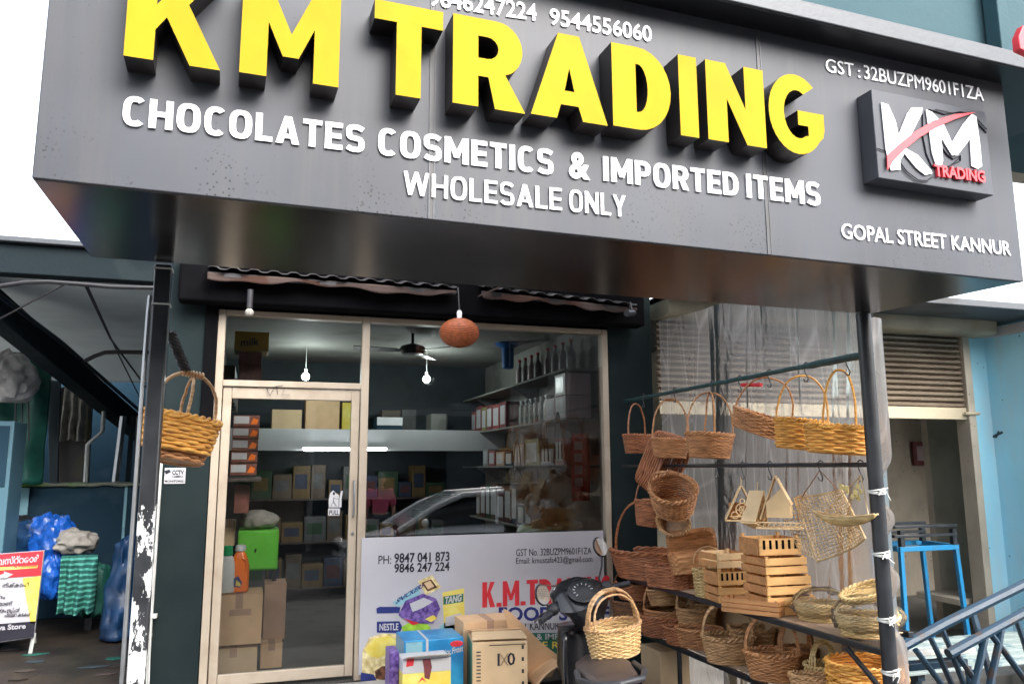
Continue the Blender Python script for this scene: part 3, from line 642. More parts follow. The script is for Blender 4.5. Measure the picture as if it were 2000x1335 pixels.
def poster_title(x0, x1, y0, y1, cappx):
    a, b = atY(x0,y0,PY-.001), atY(x1,y1,PY-.001); cap = cappx*mpp(a); ws_ = {'K':.46,'M':.60,'T':.42,'R':.46,'A':.50,'D':.46,'I':.2,'N':.48,'G':.46,'.':.18}
    s_ = 'K.M.TRADING'; gp = .05; tot = sum(ws_[c] for c in s_)+gp*(len(s_)-1); ex = (b-a)/tot; x = 0
    for c in s_:
        w = ws_[c]; lp = [[(0,0),(w,0),(w,.16),(0,.16)]] if c == '.' else [[(px_,py_) for px_,py_ in l] for l in glyph(c, w, 1.0, {'K':.17,'M':.16,'T':.18,'R':.17,'A':.16,'D':.17,'I':1,'N':.16,'G':.16}[c], .16)]
        extrude_loops(lp, a+ex*x, ex, V((0,0,cap)), V((0,-.0012,0)), [K['red'],K['red']], 'title_letter', po); x += w+gp
poster_title(942, 1196, 1186, 1170, 48)
ppoly('printed_band', [(938,1186),(1190,1174),(1190,1214),(938,1218)], K['white'], 1)
ptext('FOOD STUFF', 974, 1190, 1211, 1208, 24, K['navy'], .03, 2)
ptext('GOPAL STREET KANNUR', 935, 1092, 1232, 1228, 15, K['ink'], .01)
ppoly('printed_band', [(900,1236),(1176,1234),(1176,1300),(900,1300)], K['green'], 1)
ptext('CHOCOLATES & IMPORTED', 920, 1150, 1249, 1247, 11, K['white'], .01, 2); ptext('WHOLESALE RETAIL', 930, 1150, 1266, 1265, 13, K['pyellow'], .01, 2)
# pictures of packets printed on the poster
ppoly('printed_bar', [(760,1172),(832,1128),(843,1160),(800,1188),(764,1182)], K['vinyl'], 1)
ppoly('printed_bar_stripe', [(766,1176),(816,1144),(822,1158),(778,1184)], K['teal_light'], 2)
a, b = atY(772,1179,PY-.004), atY(826,1146,PY-.004)
lettering('printed_lettering', 'SNICKERS', a, b, 13*mpp(a), NF, K['navy'], po, .001, .03, up=V((.35,0,.8)))
ppoly('printed_biscuit', [(816,1134),(844,1122),(862,1146),(832,1162)], K['chips'], 2); ppoly('printed_biscuit', [(823,1137),(842,1130),(854,1146),(835,1154)], K['choc'], 3)
ppoly('printed_biscuit', [(828,1138),(840,1133),(848,1144),(836,1150)], K['carton2'], 4)
ppoly('printed_sweet', [(778,1200),(792,1172),(826,1158),(852,1168),(860,1188),(846,1216),(820,1216),(786,1206)], K['purple'], 5)
ppoly('printed_sweet', [(800,1178),(828,1166),(846,1174),(826,1186),(806,1194)], K['white'], 6)
ppoly('printed_sweet', [(830,1208),(846,1200),(854,1206),(842,1214)], K['pyellow'], 6); ppoly('printed_sweet', [(786,1204),(806,1206),(826,1214),(806,1220)], K['red'], 4)
ppoly('printed_packet', [(864,1156),(906,1148),(908,1230),(868,1234)], K['pyellow'], 1)
ppoly('printed_packet', [(866,1164),(905,1158),(905,1174),(866,1180)], K['green'], 2)
a, b = atY(869,1178,PY-.004), atY(902,1172,PY-.004); lettering('printed_lettering', 'TANG', a, b, 12*mpp(a), NF, K['white'], po, .001, .04, .15)
ppoly('printed_packet', [(870,1204),(900,1196),(905,1216),(870,1222)], K['white'], 2)
ppoly('printed_label', [(735,1187),(742,1184),(782,1184),(780,1196),(736,1197)], K['navy'], 1)
ppoly('printed_label', [(736,1213),(780,1212),(786,1224),(780,1235),(736,1234)], K['navy'], 1); ptext('NESTLE', 741, 778, 1230, 1229, 12, K['white'], .02, 2)
ppoly('printed_fruit', [(784,1224),(796,1216),(836,1218),(842,1228),(830,1240),(790,1240)], K['lime'], 2)
ppoly('printed_cloud', [(858,1222),(880,1208),(906,1206),(908,1240),(860,1240)], K['teal_light'], 1)
random.seed(3)
ppoly('printed_snack', [(706,1330),(708,1270),(722,1244),(748,1236),(776,1238),(788,1260),(780,1290),(770,1333)], K['chips'], 1)
ppoly('printed_snack', [(712,1268),(730,1246),(760,1240),(776,1252),(760,1276),(738,1284),(722,1280)], K['pyellow'], 2)
ppoly('printed_snack', [(732,1310),(746,1300),(772,1298),(776,1318),(756,1328),(734,1324)], K['choc'], 3)
ppoly('printed_snack', [(705,1312),(730,1316),(736,1328),(704,1334)], K['navy'], 3)

# small notices
cc = thing('camera_notice', 'small white CCTV notice fixed to the dark green pier', 'notice', atY(342,950,GY-.06))
a, b = atY(320,944,GY-.055), atY(363,913,GY-.055)
MB().box(a.x,b.x,GY-.056,GY-.0505,a.z,b.z).build('board', K['white'], cc, smooth=False)
def nt_(s, x0, x1, y, cap, bold=0.02): p, q = atY(x0,y,GY-.057), atY(x1,y,GY-.057); lettering('lettering', s, p, q, cap*mpp(p), NF, K['ink'], cc, .001, bold)
nt_('CCTV', 336, 359, 926, 8, .04); nt_('CAMERA', 336, 358, 932, 4); nt_('MONITORED', 322, 360, 941, 4)
b = MB(); wpoly(b, [(321,919),(331,916),(334,921),(324,926)], .001, GY-.057); b.build('camera_mark', K['ink'], cc)
a, b = atY(354,908,GY-.055), atY(385,902,GY-.055)
tag(MB().box(a.x,b.x,GY-.056,GY-.0505,a.z,b.z).build('paper_slip', K['white']), 'white paper slip stuck under the hanging gold basket', 'paper')

# ------------------------------------------------------------------ inside the shop
def carton(name, label, x0, x1, y0, y1, Y, d, m, group=None, z0=None, tape=True, cat='box', rot=0):
    a, b = atY(x0,y1,Y), atY(x1,y0,Y); zb = a.z if z0 is None else z0
    t = thing(name, label, cat, ((a.x+b.x)/2, Y+d/2, zb), (0,0,rot), group); w, h = b.x-a.x, b.z-zb
    MB().box(-w/2,w/2,-d/2,d/2,0,h).build('carton', m, t, local=True, bev=.004)
    if tape: MB().box(-.025,.025,-d/2-.0012,d/2+.0012,h*.72,h+.0012).build('tape', K['carton3'], t, local=True, smooth=False)
    return t
c = carton('cardboard_box', 'large plain cardboard box behind the door glass carrying two detergent bottles', 416,514,1158,1262,6.16,.34,K['carton'])
cz = c.location.z; ch = atY(460,1158,6.16).z
b = MB(); p0, p1 = atY(448,1190,6.158), atY(490,1200,6.158); b.box(p0.x,p1.x,6.1575,6.159,p1.z,p0.z); b.build('faded_print', K['carton3'], c)
carton('cardboard_box', 'cardboard box at the bottom of the stack inside the door', 404,503,1262,1345,6.16,.34,K['carton2'], z0=-.03)
carton('cardboard_box', 'tall cardboard box standing in shade behind the detergent boxes', 512,560,1138,1250,6.62,.3,K['carton3'])
carton('cardboard_box', 'small cardboard box on the shop floor right of the stack', 506,552,1255,1335,6.45,.26,K['carton'], z0=-.03)
carton('cardboard_box', 'pale cardboard box beside the green cabinet under the packet shelf', 430,460,1016,1066,6.9,.25,K['carton2'])
def bottle(name, label, x, y0, y1, Y, wpx, m, capm, flat=.55, handle=False):
    p = atY(x, y1, Y); h = atY(x, y0, Y).z-p.z; w = wpx*mpp(p)/2
    t = thing(name, label, 'bottle', (p.x, Y, ch+.002))
    if handle:
        secs = [(.0,.9),(.03,1),(.35,1),(.55,.97),(.7,.8),(.82,.55),(.88,.35)]
    else: secs = [(.0,.88),(.03,1),(.45,.98),(.62,.9),(.74,.72),(.80,.45)]
    MB().loft([((0,0,h*a), (w*k,0,0), (0,w*k*flat,0), 2.6) for a,k in secs], 22).build('bottle_body', m, t, local=True)
    top = secs[-1][0]
    MB().lathe([(w*.55,h*top-.004),(w*.6,h*top),(w*.55,h*.97),(w*.4,h)], (0,0,0), 16).build('bottle_cap', capm, t, local=True)
    if handle:
        MB().tube([(w*.25,-w*.58,h*.72),(w*.62,-w*.62,h*.66),(w*.72,-w*.62,h*.52),(w*.6,-w*.6,h*.44)], w*.14, 8).build('grip', K['orange'], t, local=True)
        MB().prism([(-.6*w,.12*h),(.15*w,.1*h),(.3*w,.2*h),(-.1*w,.34*h),(-.55*w,.3*h)], (0,-w*.585,0), (1,0,0), (0,0,1), (0,-.0015,0)).build('label_mark', K['navy'], t, local=True)
        MB().prism([(-.35*w,.14*h),(.2*w,.12*h),(.1*w,.2*h),(-.3*w,.26*h)], (0,-w*.588,0), (1,0,0), (0,0,1), (0,-.0015,0)).build('label_mark', K['pyellow'], t, local=True)
    return t
bottle('bleach_bottle', 'white plastic bottle with a green cap on the inner cardboard box', 441,1069,1160,6.22,32,K['whitepl'],K['capgreen'])
bottle('detergent_bottle', 'orange detergent bottle with a white cap on the inner cardboard box', 466,1069,1160,6.24,36,K['orange'],K['whitepl'],handle=True)
# green cabinet with a wrapped bundle on top
Yc = 6.75; a, b = atY(462,1115,Yc), atY(545,1034,Yc)
cab = thing('green_cabinet', 'bright green steel cabinet inside the door', 'cabinet', ((a.x+b.x)/2,Yc+.2,-.03))
MB().box(a.x,b.x,Yc,Yc+.4,a.z,b.z).build('cabinet_body', K['cabinet'], cab, bev=.006)
MB().box(a.x+.012,b.x-.012,Yc-.012,Yc-.001,a.z+.012,b.z-.012).build('cabinet_door', K['cabinet'], cab, bev=.004)
MB().ball(((a.x+b.x)/2-.02,Yc-.02,(a.z+b.z)/2),(.008,.01,.016)).build('knob', K['black'], cab)
for xx in (a.x+.02,b.x-.02): MB().box(xx-.015,xx+.015,Yc+.02,Yc+.36,-.03,a.z-.001).build('leg', K['black'], cab)
def crumple(name, label, cat, c, r, m, amp=.25, freq=3.0, seed=0, subdiv=24, group=None, flatz=None):
    b = MB(); b.ball((0,0,0), 1, subdiv)
    vs = []
    for p in b.v:
        q = p*freq+V((seed,seed*2,0)); d = 1+amp*(noise.noise(q)+.5*noise.noise(q*2.3)+.35*abs(noise.noise(q*4.7)))
        w = V((p.x*r[0]*d, p.y*r[1]*d, p.z*r[2]*d)); vs.append(V(c)+w)
    zmin = c[2]-r[2]*.85
    b.v = [V((p.x,p.y,max(p.z,zmin))) for p in vs]
    return tag(b.build(name, m, subsurf=1), label, cat, group)
crumple('plastic_bundle', 'clear plastic wrapped grey bundle on top of the green cabinet', 'bundle', ((a.x+b.x)/2,Yc+.18,b.z+.07), ((b.x-a.x)*.5,.17,.08), K['sack'], .3, 4, 5)
# left wall rack with packets
lr = thing('wall_shelf', 'dark wall shelf on the left inside the door carrying white and red packets', 'shelf', (IX0+.1,6.7,.9))
za = atY(480,932,6.5).z; zb2 = atY(480,808,6.5).z
MB().box(IX0+.004,atY(510,932,6.5).x,6.42,7.6,za-.03,za).build('shelf_board', K['darkwood'], lr, bev=.003)
MB().box(IX0+.004,IX0+.03,6.44,7.58,za+.002,za+.9).build('back_panel', K['darkwood'], lr)
MB().box(IX0+.004,IX0+.16,6.44,6.5,-.03,za-.031).build('side_panel', K['darkwood'], lr)
ys = [810,834,857,881,904,929]
lab = ['first','second','third','fourth','last']
K['packet'] = mat('red brown packet', (.20,.07,.05), .4, .2, 9)
for i in range(5):
    sx = i*1.6; a, b = atY(455-sx,ys[i+1]-1,6.5), atY(508-sx,ys[i],6.5)
    t = thing('food_packet', 'white and red packet, %s from the top of the stack inside the door' % lab[i], 'packet', ((a.x+b.x)/2,6.6,a.z), group='packets stacked on the left shelf')
    MB().box(a.x,b.x,6.5,6.7,a.z,b.z-.004).build('packet_box', K['packet'], t, bev=.003)
    MB().box(a.x+.006,a.x+(b.x-a.x)*.6,6.4975,6.4995,a.z+.025,b.z-.012).build('packet_label', K['white'], t, smooth=False)
    MB().prism([(0,0),(.05,0),(.06,.035),(.025,.05)], (a.x+(b.x-a.x)*.64,6.4995,a.z+.02), (1,0,0), (0,0,1), (0,-.002,0)).build('packet_mark', K['orange'], t, smooth=False)
carton('packet_carton', 'dark red carton with white lines under the left packet shelf', 456,488,946,1002,6.6,.2,K['packet'], tape=False)
for i,(y0,y1) in enumerate(((684,712),(713,742))):
    carton('packet_carton', 'dark maroon carton behind the transom glass, %s of two' % ('upper','lower')[i], 466,512,y0,y1,6.8,.3,K['packet'], tape=False, group='maroon cartons under the yellow one')
mk = carton('milk_carton', 'yellow carton marked milk behind the glass above the door', 457,526,649,683,6.7,.3,mat('mustard carton', (.50,.32,.05), .5, .1, 6), tape=False)
a, b = atY(470,675,6.698), atY(506,673,6.698); lettering('lettering', 'milk', a, b, 14*mpp(a), NF, K['ink'], mk, .001, .02)
hr = MB().box(IX0+.004,atY(520,742,6.75).x,6.62,7.2,atY(490,743,6.75).z-.03,atY(490,743,6.75).z-.002).build('high_shelf_board', K['darkwood']); tag(hr, 'high dark shelf board above the door carrying the yellow milk carton', 'shelf')
# loft goods
for i,(x0,x1,y0,mm) in enumerate(((530,590,800,'carton2'),(596,664,780,'carton'),(668,692,786,'pyellow'))):
    carton('loft_carton', ['pale wide carton on the loft seen through the door','tall brown carton on the loft seen through the door','yellow carton on the loft beside the door frame'][i], x0,x1,y0,838,LY+.15,.35,K[mm], z0=lz1+.001, tape=False)
a = atY(736,830,LY+.12); b = atY(786,815,LY+.12)
wb = thing('white_machine', 'flat white box on the back loft with a shining front', 'box', ((a.x+b.x)/2,LY+.25,lz1+.001))
MB().box(a.x,b.x,LY+.12,LY+.42,lz1+.001,b.z).build('casing', K['teal_dark'], wb, bev=.006); MB().box(a.x,b.x,LY+.108,LY+.119,a.z,b.z).build('front_panel', K['white_letter'], wb, bev=.003)
carton('loft_carton', 'grey carton at the right end of the back loft', 842,872,808,838,LY+.15,.3,K['plaster'], z0=lz1+.001, tape=False)
# lamps
K['bulb'] = glow('lit bulb', (.9,1,.97), 12); K['tube'] = glow('lit tube', (.95,1,1), 6)
for x, y, lb_ in ((597,735,'small lit bulb behind the transom glass above the door'),(833,740,'small lit bulb over the back loft, right of the fan')):
    p = atY(x, y, 8.5); t = thing('ceiling_bulb', lb_, 'lamp', p, group='lit bulbs inside the shop')
    MB().ball(p, .040, 14).build('bulb', K['bulb'], t); MB().tube([p+V((0,0,.035)),p+V((0,0,.08))], .016, 10).tube([p+V((0,0,.07)),V((p.x,p.y,IZ))], .003, 6).build('lamp_holder', K['whitepl'], t)
    l = bpy.data.lights.new('bulb_light', 'POINT'); l.energy = 2.6; l.color = (.88,1,.97); l.shadow_soft_size = .06; o = bpy.data.objects.new('bulb_light', l); COL.objects.link(o); o.location = p+V((0,-.1,-.02))
a, b = atY(590,878,8.82), atY(757,877,8.82)
t = thing('tube_light', 'lit white tube lamp under the front of the back loft', 'lamp', (a+b)/2)
MB().tube([a+V((.02,0,0)),b-V((.02,0,0))], .014, 10).build('tube', K['tube'], t); MB().obox((a+b)/2+V((0,.03,.012)),((b-a).length,.035,.03)).build('fitting', K['whitepl'], t)
l = bpy.data.lights.new('tube_light', 'AREA'); l.shape = 'RECTANGLE'; l.size = (b-a).length; l.size_y = .03; l.energy = .7; o = bpy.data.objects.new('tube_lamp', l); COL.objects.link(o); o.location = (a+b)/2+V((0,-.03,-.03)); o.rotation_euler = (R_(35),0,0)
# ceiling fan
p = atY(806,676,7.4); p.z = min(p.z, IZ-.16)
t = thing('ceiling_fan', 'dark three bladed ceiling fan behind the shop window', 'fan', p)
MB().lathe([(.02,-.05),(.10,-.04),(.13,0),(.11,.035),(.035,.06)], p, 20).build('motor', K['black'], t)
MB().tube([p+V((0,0,.05)),V((p.x,p.y,IZ))], .014, 8).build('down_rod', K['black'], t)
for ang in (185, 62, -52):
    d = V((math.cos(R_(ang)), math.sin(R_(ang)), 0)); n_ = V((-d.y,d.x,0))
    MB().prism([(.10,-.03),(.2,-.055),(.56,-.075),(.58,.06),(.2,.05),(.10,.03)], p+V((0,0,-.012)), d, n_+V((0,0,.18)), (0,0,.006)).build('blade', K['black'], t)
# shelves along the right wall
sx = IX1-.32
for zz, y0, lb_ in ((2.28,6.2,'top glass shelf along the right shop wall'),(1.86,6.2,'middle shelf along the right shop wall with boxes and jars'),(1.46,6.2,'lower shelf along the right shop wall')):
    t = thing('goods_shelf', lb_, 'shelf', (sx+.16,7.8,zz-.02), group='shelves along the right wall')
    MB().box(sx,IX1-.004,y0,IY1-.1,zz-.02,zz).build('shelf_board', K['plaster'], t, bev=.003)
    for yy in (6.6,7.8,9.2): MB().prism([(0,0),(-.28,0),(0,-.16)], (IX1-.006,yy,zz-.021), (1,0,0), (0,0,1), (0,.012,0)).build('bracket', K['steel'], t)
K['glassy'] = mat('jar glass', (.45,.5,.5), .08, .2, 20, metal=.5); K['mauve'] = mat('mauve framed carton', (.46,.36,.38), .5, .1, 5); K['maroon'] = mat('maroon packs', (.17,.04,.045), .45, .25, 14)
random.seed(11)
K['sp'] = [mat('dull red pack', (.3,.06,.06), .5, .2, 9), mat('grey pack', (.3,.3,.3), .5, .2, 9), mat('olive pack', (.25,.22,.08), .5, .2, 9), K['mauve'], K['teal_dark'], K['carton3']]
cn = ['dull red','grey','olive','mauve','dark teal','brown']
def side_box(y, w, h, z, m, label, frame=False, d=.24):
    t = thing('shelf_box', label, 'box', (sx+.15,y+w/2,z), group='boxes on the right wall shelves')
    MB().box(sx+.02,sx+.02+d,y,y+w-.006,z,z+h).build('carton', m, t, bev=.003)
    MB().box(sx+.0175,sx+.0195,y+w*.14,y+w*.86,z+h*.14,z+h*.86).build('carton_label', K['white'] if not frame else K['vinyl'], t, smooth=False)
    return t
pos = ['nearest the window','second from the window','third from the window','fourth from the window','fifth from the window','sixth from the window','seventh from the window','deepest']
y = 6.25
for i in range(3): side_box(y+(i%2)*.26, .25, .19, 1.861+(.195 if i == 2 else 0), K['mauve'], 'mauve carton with pale front on the middle shelf, %s' % ['nearest the window','second from the window','stacked on the nearest one'][i], True)
y = 7.95
for i in range(6):
    w = random.uniform(.2,.28); side_box(y, w-.01, random.uniform(.22,.32), 1.861, [K['maroon'],K['sp'][0],K['maroon'],K['sp'][2],K['maroon'],K['sp'][0]][i], '%s pack on the middle shelf, number %d counted inwards from the jars' % (['maroon','dull red','maroon','olive','maroon','dull red'][i], i+1)); y += w
y = 6.9
for i in range(6):
    t = thing('storage_jar', 'clear glass jar on the middle shelf, %s' % pos[i], 'jar', (sx+.12,y,1.861), group='glass jars on the middle shelf')
    r = .055; MB().lathe([(r*.8,0),(r,.01),(r,.19),(r*.7,.21),(r*.7,.225)], (sx+.12,y,1.861), 16).build('jar_body', K['glassy'], t); MB().lathe([(r*.75,.226),(r*.78,.23),(r*.78,.25),(0,.252)], (sx+.12,y,1.861), 14).build('jar_lid', K['steel'], t); y += .15
y = 6.3
for i in range(8):
    w = random.uniform(.22,.42); k = i % 6
    side_box(y, w-.02, random.uniform(.14,.25), 1.461, K['sp'][k], '%s pack on the lower shelf, %s' % (cn[k], pos[i])); y += w+.02
y = 6.35
for i in range(8):
    t = thing('tall_bottle', 'pale tall bottle on the top shelf, %s' % pos[i], 'bottle', (sx+.12,y,2.281), group='bottles on the top shelf')
    MB().lathe([(.036,0),(.04,.01),(.04,.15),(.015,.21),(.015,.25)], (sx+.12,y,2.281), 14).build('bottle_body', K['sp'][(i*2+1) % 4], t); MB().lathe([(.018,.251),(.018,.275),(0,.277)], (sx+.12,y,2.281), 10).build('bottle_cap', K['red'], t); y += .19 + .1*(i == 3)
p = atX(992,690,sx-.03)
t = thing('blue_jug', 'tall blue plastic jug hanging by the right wall shelves', 'jug', (p.x,p.y,p.z-.16)); MB().lathe([(.05,-.16),(.06,-.15),(.065,.05),(.13,.09),(.13,.2),(.1,.22)], p, 18).build('jug_body', mat('blue plastic', (.01,.1,.32), .35, .1, 6), t); MB().tube([p+V((0,0,.2)),p+V((0,0,.36))], .006, 6).build('cord', K['wire'], t)
# red packet strip hung by the window frame
a, b = atY(1117,978,6.15), atY(1150,846,6.15)
t = thing('packet_strip', 'red strip of packets hanging inside the window by the right frame', 'packet', ((a.x+b.x)/2,6.15,a.z))
MB().sheet(lambda u,v: V((a.x+(b.x-a.x)*u, 6.15+.01*math.sin(u*9+v*4), a.z+(b.z-a.z)*v)), 6, 16).build('strip', mat('red foil', (.42,.05,.05), .3, .3, 9, bump=.2), t, solid=.004)
for k in range(4): MB().box(a.x+.02,a.x+.09,6.126,6.13,a.z+.12+k*.1,a.z+.19+k*.1).build('packet_label', K['mauve'], t, smooth=False)
for k,(x,y,w,h) in enumerate(((1010,895,50,74),(1063,860,44,80),(1090,850,40,90))):
    p = atX(x, y, sx-.05); s = mpp(p); t = tag(MB().tube([p+V((0,-w*s*.5+w*s*i/12,-h*s*.5+h*s*math.sin(math.pi*i/12)**.6)) for i in range(13)], .007, 6).tube([p+V((0,0,-h*s*.5)),p+V((0,0,h*s*.48))], .004, 5).build('wire_hoop', K['wire']), 'bent dark wire hoop below the right wall shelves, %s' % ['deepest of three','middle of three','nearest the window'][k], 'hoop', 'wire hoops on the right wall')
ordn = ['first','second','third','fourth','fifth','sixth','seventh','eighth','ninth','tenth','eleventh','twelfth','thirteenth','fourteenth']
random.seed(17)
K['gd'] = [mat('maroon goods', (.07,.022,.022), .5, .2, 9), mat('brown goods', (.10,.075,.05), .5, .2, 9), mat('grey goods', (.085,.09,.09), .5, .2, 9), mat('dark green goods', (.022,.06,.03), .5, .2, 9), mat('ochre goods', (.13,.085,.03), .5, .2, 9), mat('dark blue goods', (.02,.035,.07), .5, .2, 9)]
gn = ['maroon','brown','grey','dark green','ochre','dark blue']
for zi, zz in enumerate((.12,.62,1.1)):
    nm_ = ['lowest','middle','upper'][zi]
    bs = thing('back_shelf', 'dark back wall shelf below the loft, %s of three' % nm_, 'shelf', (1.3,9.6,zz-.02), group='back wall shelves')
    MB().box(IX0+.3,IX1-.4,9.40,IY1-.004,zz-.02,zz).build('shelf_board', K['darkwood'], bs, bev=.003)
    x = IX0+.34
    for i in range(11):
        w, h, k = random.uniform(.15,.26), random.uniform(.16,.38), random.randrange(6)
        if x+w > IX1-.42: break
        t = thing('goods_pack', '%s pack, %s from the left on the %s back wall shelf' % (gn[k], ordn[i], nm_), 'pack', (x+w/2,9.55,zz+.001), group='packs on the back wall shelves')
        MB().box(x,x+w-.012,9.42,9.7,zz+.001,zz+h).build('pack_box', K['gd'][k], t, bev=.004); MB().box(x+w*.12,x+w*.78,9.4175,9.4195,zz+h*.3,zz+h*.75).build('pack_label', K['gd'][(k+1)%6], t, smooth=False)
        x += w+random.choice((0,0,.03))
x = 1.05
for i in range(8):
    w, h, k = random.uniform(.14,.24), random.uniform(.14,.30), random.randrange(6)
    if x+w > IX1-.36: break
    if not .78 < (x-.2) < 1.2 and not 1.75 < x < 2.0:
        t = thing('loft_pack', '%s pack standing at the back of the loft, %s from the window centre' % (gn[k], ordn[i]), 'pack', (x+w/2,9.5,lz1+.001), group='packs at the back of the loft')
        MB().box(x,x+w-.012,9.45,9.7,lz1+.001,lz1+h).build('pack_box', K['gd'][k], t, bev=.004)
    x += w
for zi, zz in enumerate((.30,.88)):
    nm_ = ['lowest','second lowest'][zi]
    bs = thing('goods_shelf', '%s shelf along the right shop wall near the floor' % nm_, 'shelf', (sx+.16,7.8,zz-.02), group='shelves along the right wall')
    MB().box(sx,IX1-.004,7.1,IY1-.45,zz-.02,zz).build('shelf_board', K['plaster'], bs, bev=.003)
    y = 7.15
    for i in range(9):
        w = random.uniform(.18,.28); k = random.randrange(6); side_box(y, w-.01, random.uniform(.2,.42), zz+.001, K['gd'][k], '%s pack, %s from the window on the %s right shelf' % (gn[k], ordn[i], nm_)); y += w
        if y > 9.05: break
for i in range(4):
    k = (i*2+1) % 6; a0 = IX0+.02
    t = thing('wall_pack', '%s pack hung high on the left wall, %s from the glass' % (gn[k], ordn[i]), 'pack', (a0+.08,7.0+i*.4,2.0), group='packs on the left wall'); MB().box(a0,a0+.16,6.95+i*.4,7.2+i*.4,2.0,2.3).build('pack_box', K['gd'][k], t, bev=.006)
# seat counter inside, behind the poster
ct = thing('shop_counter', 'dark counter inside the shop behind the poster', 'counter', (1.7,7.6,-.03))
MB().box(.9,2.2,7.45,7.9,-.03,.72).build('counter_body', K['darkwood'], ct, bev=.006); MB().box(.87,2.23,7.42,7.93,.721,.755).build('counter_top', K['plaster'], ct, bev=.006)
# awning edge hung over the front
aw = thing('rolled_awning', 'faded pink awning cloth and corrugated sheet edge above the shop window', 'awning', (1.2,5.5,2.5))
AY = 5.55; L0, L1, L2, L3 = atY(405,528,AY), atY(893,566,AY), atY(945,566,AY), atY(1245,600,AY)
for A, B, q in ((L0,L1,26),(L2,L3,18)):
    MB().sheet(lambda u,v: A.lerp(B,u)+V((0,.38*(1-v),.024+.009*math.copysign(abs(math.sin(u*q*3.1416))**.4,math.sin(u*q*3.1416))+.10*(1-v))), q*8, 3).build('corrugated_sheet', K['zinc'], aw, solid=.004)
    MB().sheet(lambda u,v: A.lerp(B,u)+V((0,.03+.02*math.sin(u*17),-.004-.040*v*(1+.35*math.sin(u*11)+.25*math.sin(u*29+1)))), 60, 4).build('awning_cloth', K['pinktrim'], aw, solid=.004)
    MB().bar(A+V((0,.06,-.01)), B+V((0,.06,-.01)), .03, .03).build('awning_bar', K['zinc'], aw)
MB().bar(atY(935,578,AY-.02), atY(978,560,AY-.02), .05, .008).build('flap', K['pinktrim'], aw)
MB().box(GX0-.3,GX1+.3,5.70,5.85,2.58,2.95).build('roller_box', K['black_matte'], aw, bev=.02)
p = atY(897,650,5.5); r = 36*mpp(p)
t = thing('wicker_lampshade', 'round orange woven lampshade hanging over the shop window', 'lampshade', (p.x,p.y,p.z-r))
b = MB()
for k in range(22):
    th = math.pi*(.08+.84*k/21); rr = r*math.sin(th)*1.02
    b.tube([p+V((rr*math.cos(6.283*i/28), rr*math.sin(6.283*i/28), -r*.72*math.cos(th))) for i in range(28)], r*.085, 5, closed=True)
b.build('shade', K['terracotta'], t)
MB().lathe([(.016,0),(.02,.06),(.013,.075)], p+V((0,0,r*.68)), 14).build('lamp_holder', K['white_letter'], t); MB().tube([p+V((0,0,r*.68+.07)),p+V((0,.05,.35))], .006, 6).build('cord', K['black'], t)
p = atY(487,610,5.6); t = thing('porch_bulb', 'unlit round white bulb under the awning above the door', 'lamp', p); MB().ball(p, .030, 14).build('bulb', K['sack'], t); MB().tube([p+V((0,0,.03)),p+V((0,0,.16))], .02, 10).build('lamp_holder', K['wire'], t)
p = atY(1230,612,5.5); t = thing('security_camera', 'small dark security camera at the right end of the awning', 'camera', p); MB().tube([p+V((-.05,-.05,-.01)),p+V((.06,.06,.02))], .026, 12).build('camera_body', K['black'], t); MB().tube([p+V((.03,.03,.03)),p+V((.03,.05,.10))], .01, 8).build('bracket', K['zinc'], t)

# ------------------------------------------------------------------ posts, pipes, plastic
def peel(name, base, under, scale, thr, zr, stretch=(1,1,.45)):
    m = mat(name, base, .38, .25, 12, bump=.05); t = m.node_tree; b = t.nodes['Principled BSDF']; src = b.inputs['Base Color'].links[0].from_socket
    tc = t.nodes.new('ShaderNodeTexCoord'); mp = t.nodes.new('ShaderNodeMapping'); mp.inputs['Scale'].default_value = stretch; t.links.new(tc.outputs['Object'], mp.inputs[0])
    n = t.nodes.new('ShaderNodeTexNoise'); n.inputs['Scale'].default_value = scale; n.inputs['Detail'].default_value = 9; n.inputs['Roughness'].default_value = .68; t.links.new(mp.outputs[0], n.inputs['Vector'])
    sx = t.nodes.new('ShaderNodeSeparateXYZ'); t.links.new(tc.outputs['Object'], sx.inputs[0])
    mr = t.nodes.new('ShaderNodeMapRange'); mr.inputs['From Min'].default_value = zr[0]; mr.inputs['From Max'].default_value = zr[1]; mr.inputs['To Min'].default_value = 0; mr.inputs['To Max'].default_value = .3
    t.links.new(sx.outputs['Z'], mr.inputs[0]); su = t.nodes.new('ShaderNodeMath'); su.operation = 'SUBTRACT'; t.links.new(n.outputs['Fac'], su.inputs[0]); t.links.new(mr.outputs[0], su.inputs[1])
    gt = t.nodes.new('ShaderNodeMath'); gt.operation = 'GREATER_THAN'; gt.inputs[1].default_value = thr; t.links.new(su.outputs[0], gt.inputs[0])
    mx = t.nodes.new('ShaderNodeMix'); mx.data_type = 'RGBA'; t.links.new(gt.outputs[0], mx.inputs[0]); t.links.new(src, mx.inputs[6]); mx.inputs[7].default_value = (*under, 1); t.links.new(mx.outputs[2], b.inputs['Base Color'])
    return m
K['peel'] = peel('black paint peeling to white', (.02,.022,.026), (.55,.56,.56), 6.5, .535, (1.72,1.86))
lp = thing('sign_post', 'black steel post with peeling white paint at the left end of the signboard', 'post', (-.35,3.035,Z_ST))
MB().box(-.378,-.322,3.005,3.06,Z_ST,ZS).build('post_tube', K['peel'], lp, bev=.006)
b = MB()
for y in (527,596): b.box(-.381,-.319,3.002,3.063,atY(322,y,3.03).z-.003,atY(322,y,3.03).z+.003)
b.build('tie_wire', K['pvc'], lp)
p = [V((-.395,3.03,Z_ST)),V((-.394,3.03,1.0)),V((-.392,3.03,2.0)),V((-.39,3.035,2.06))]
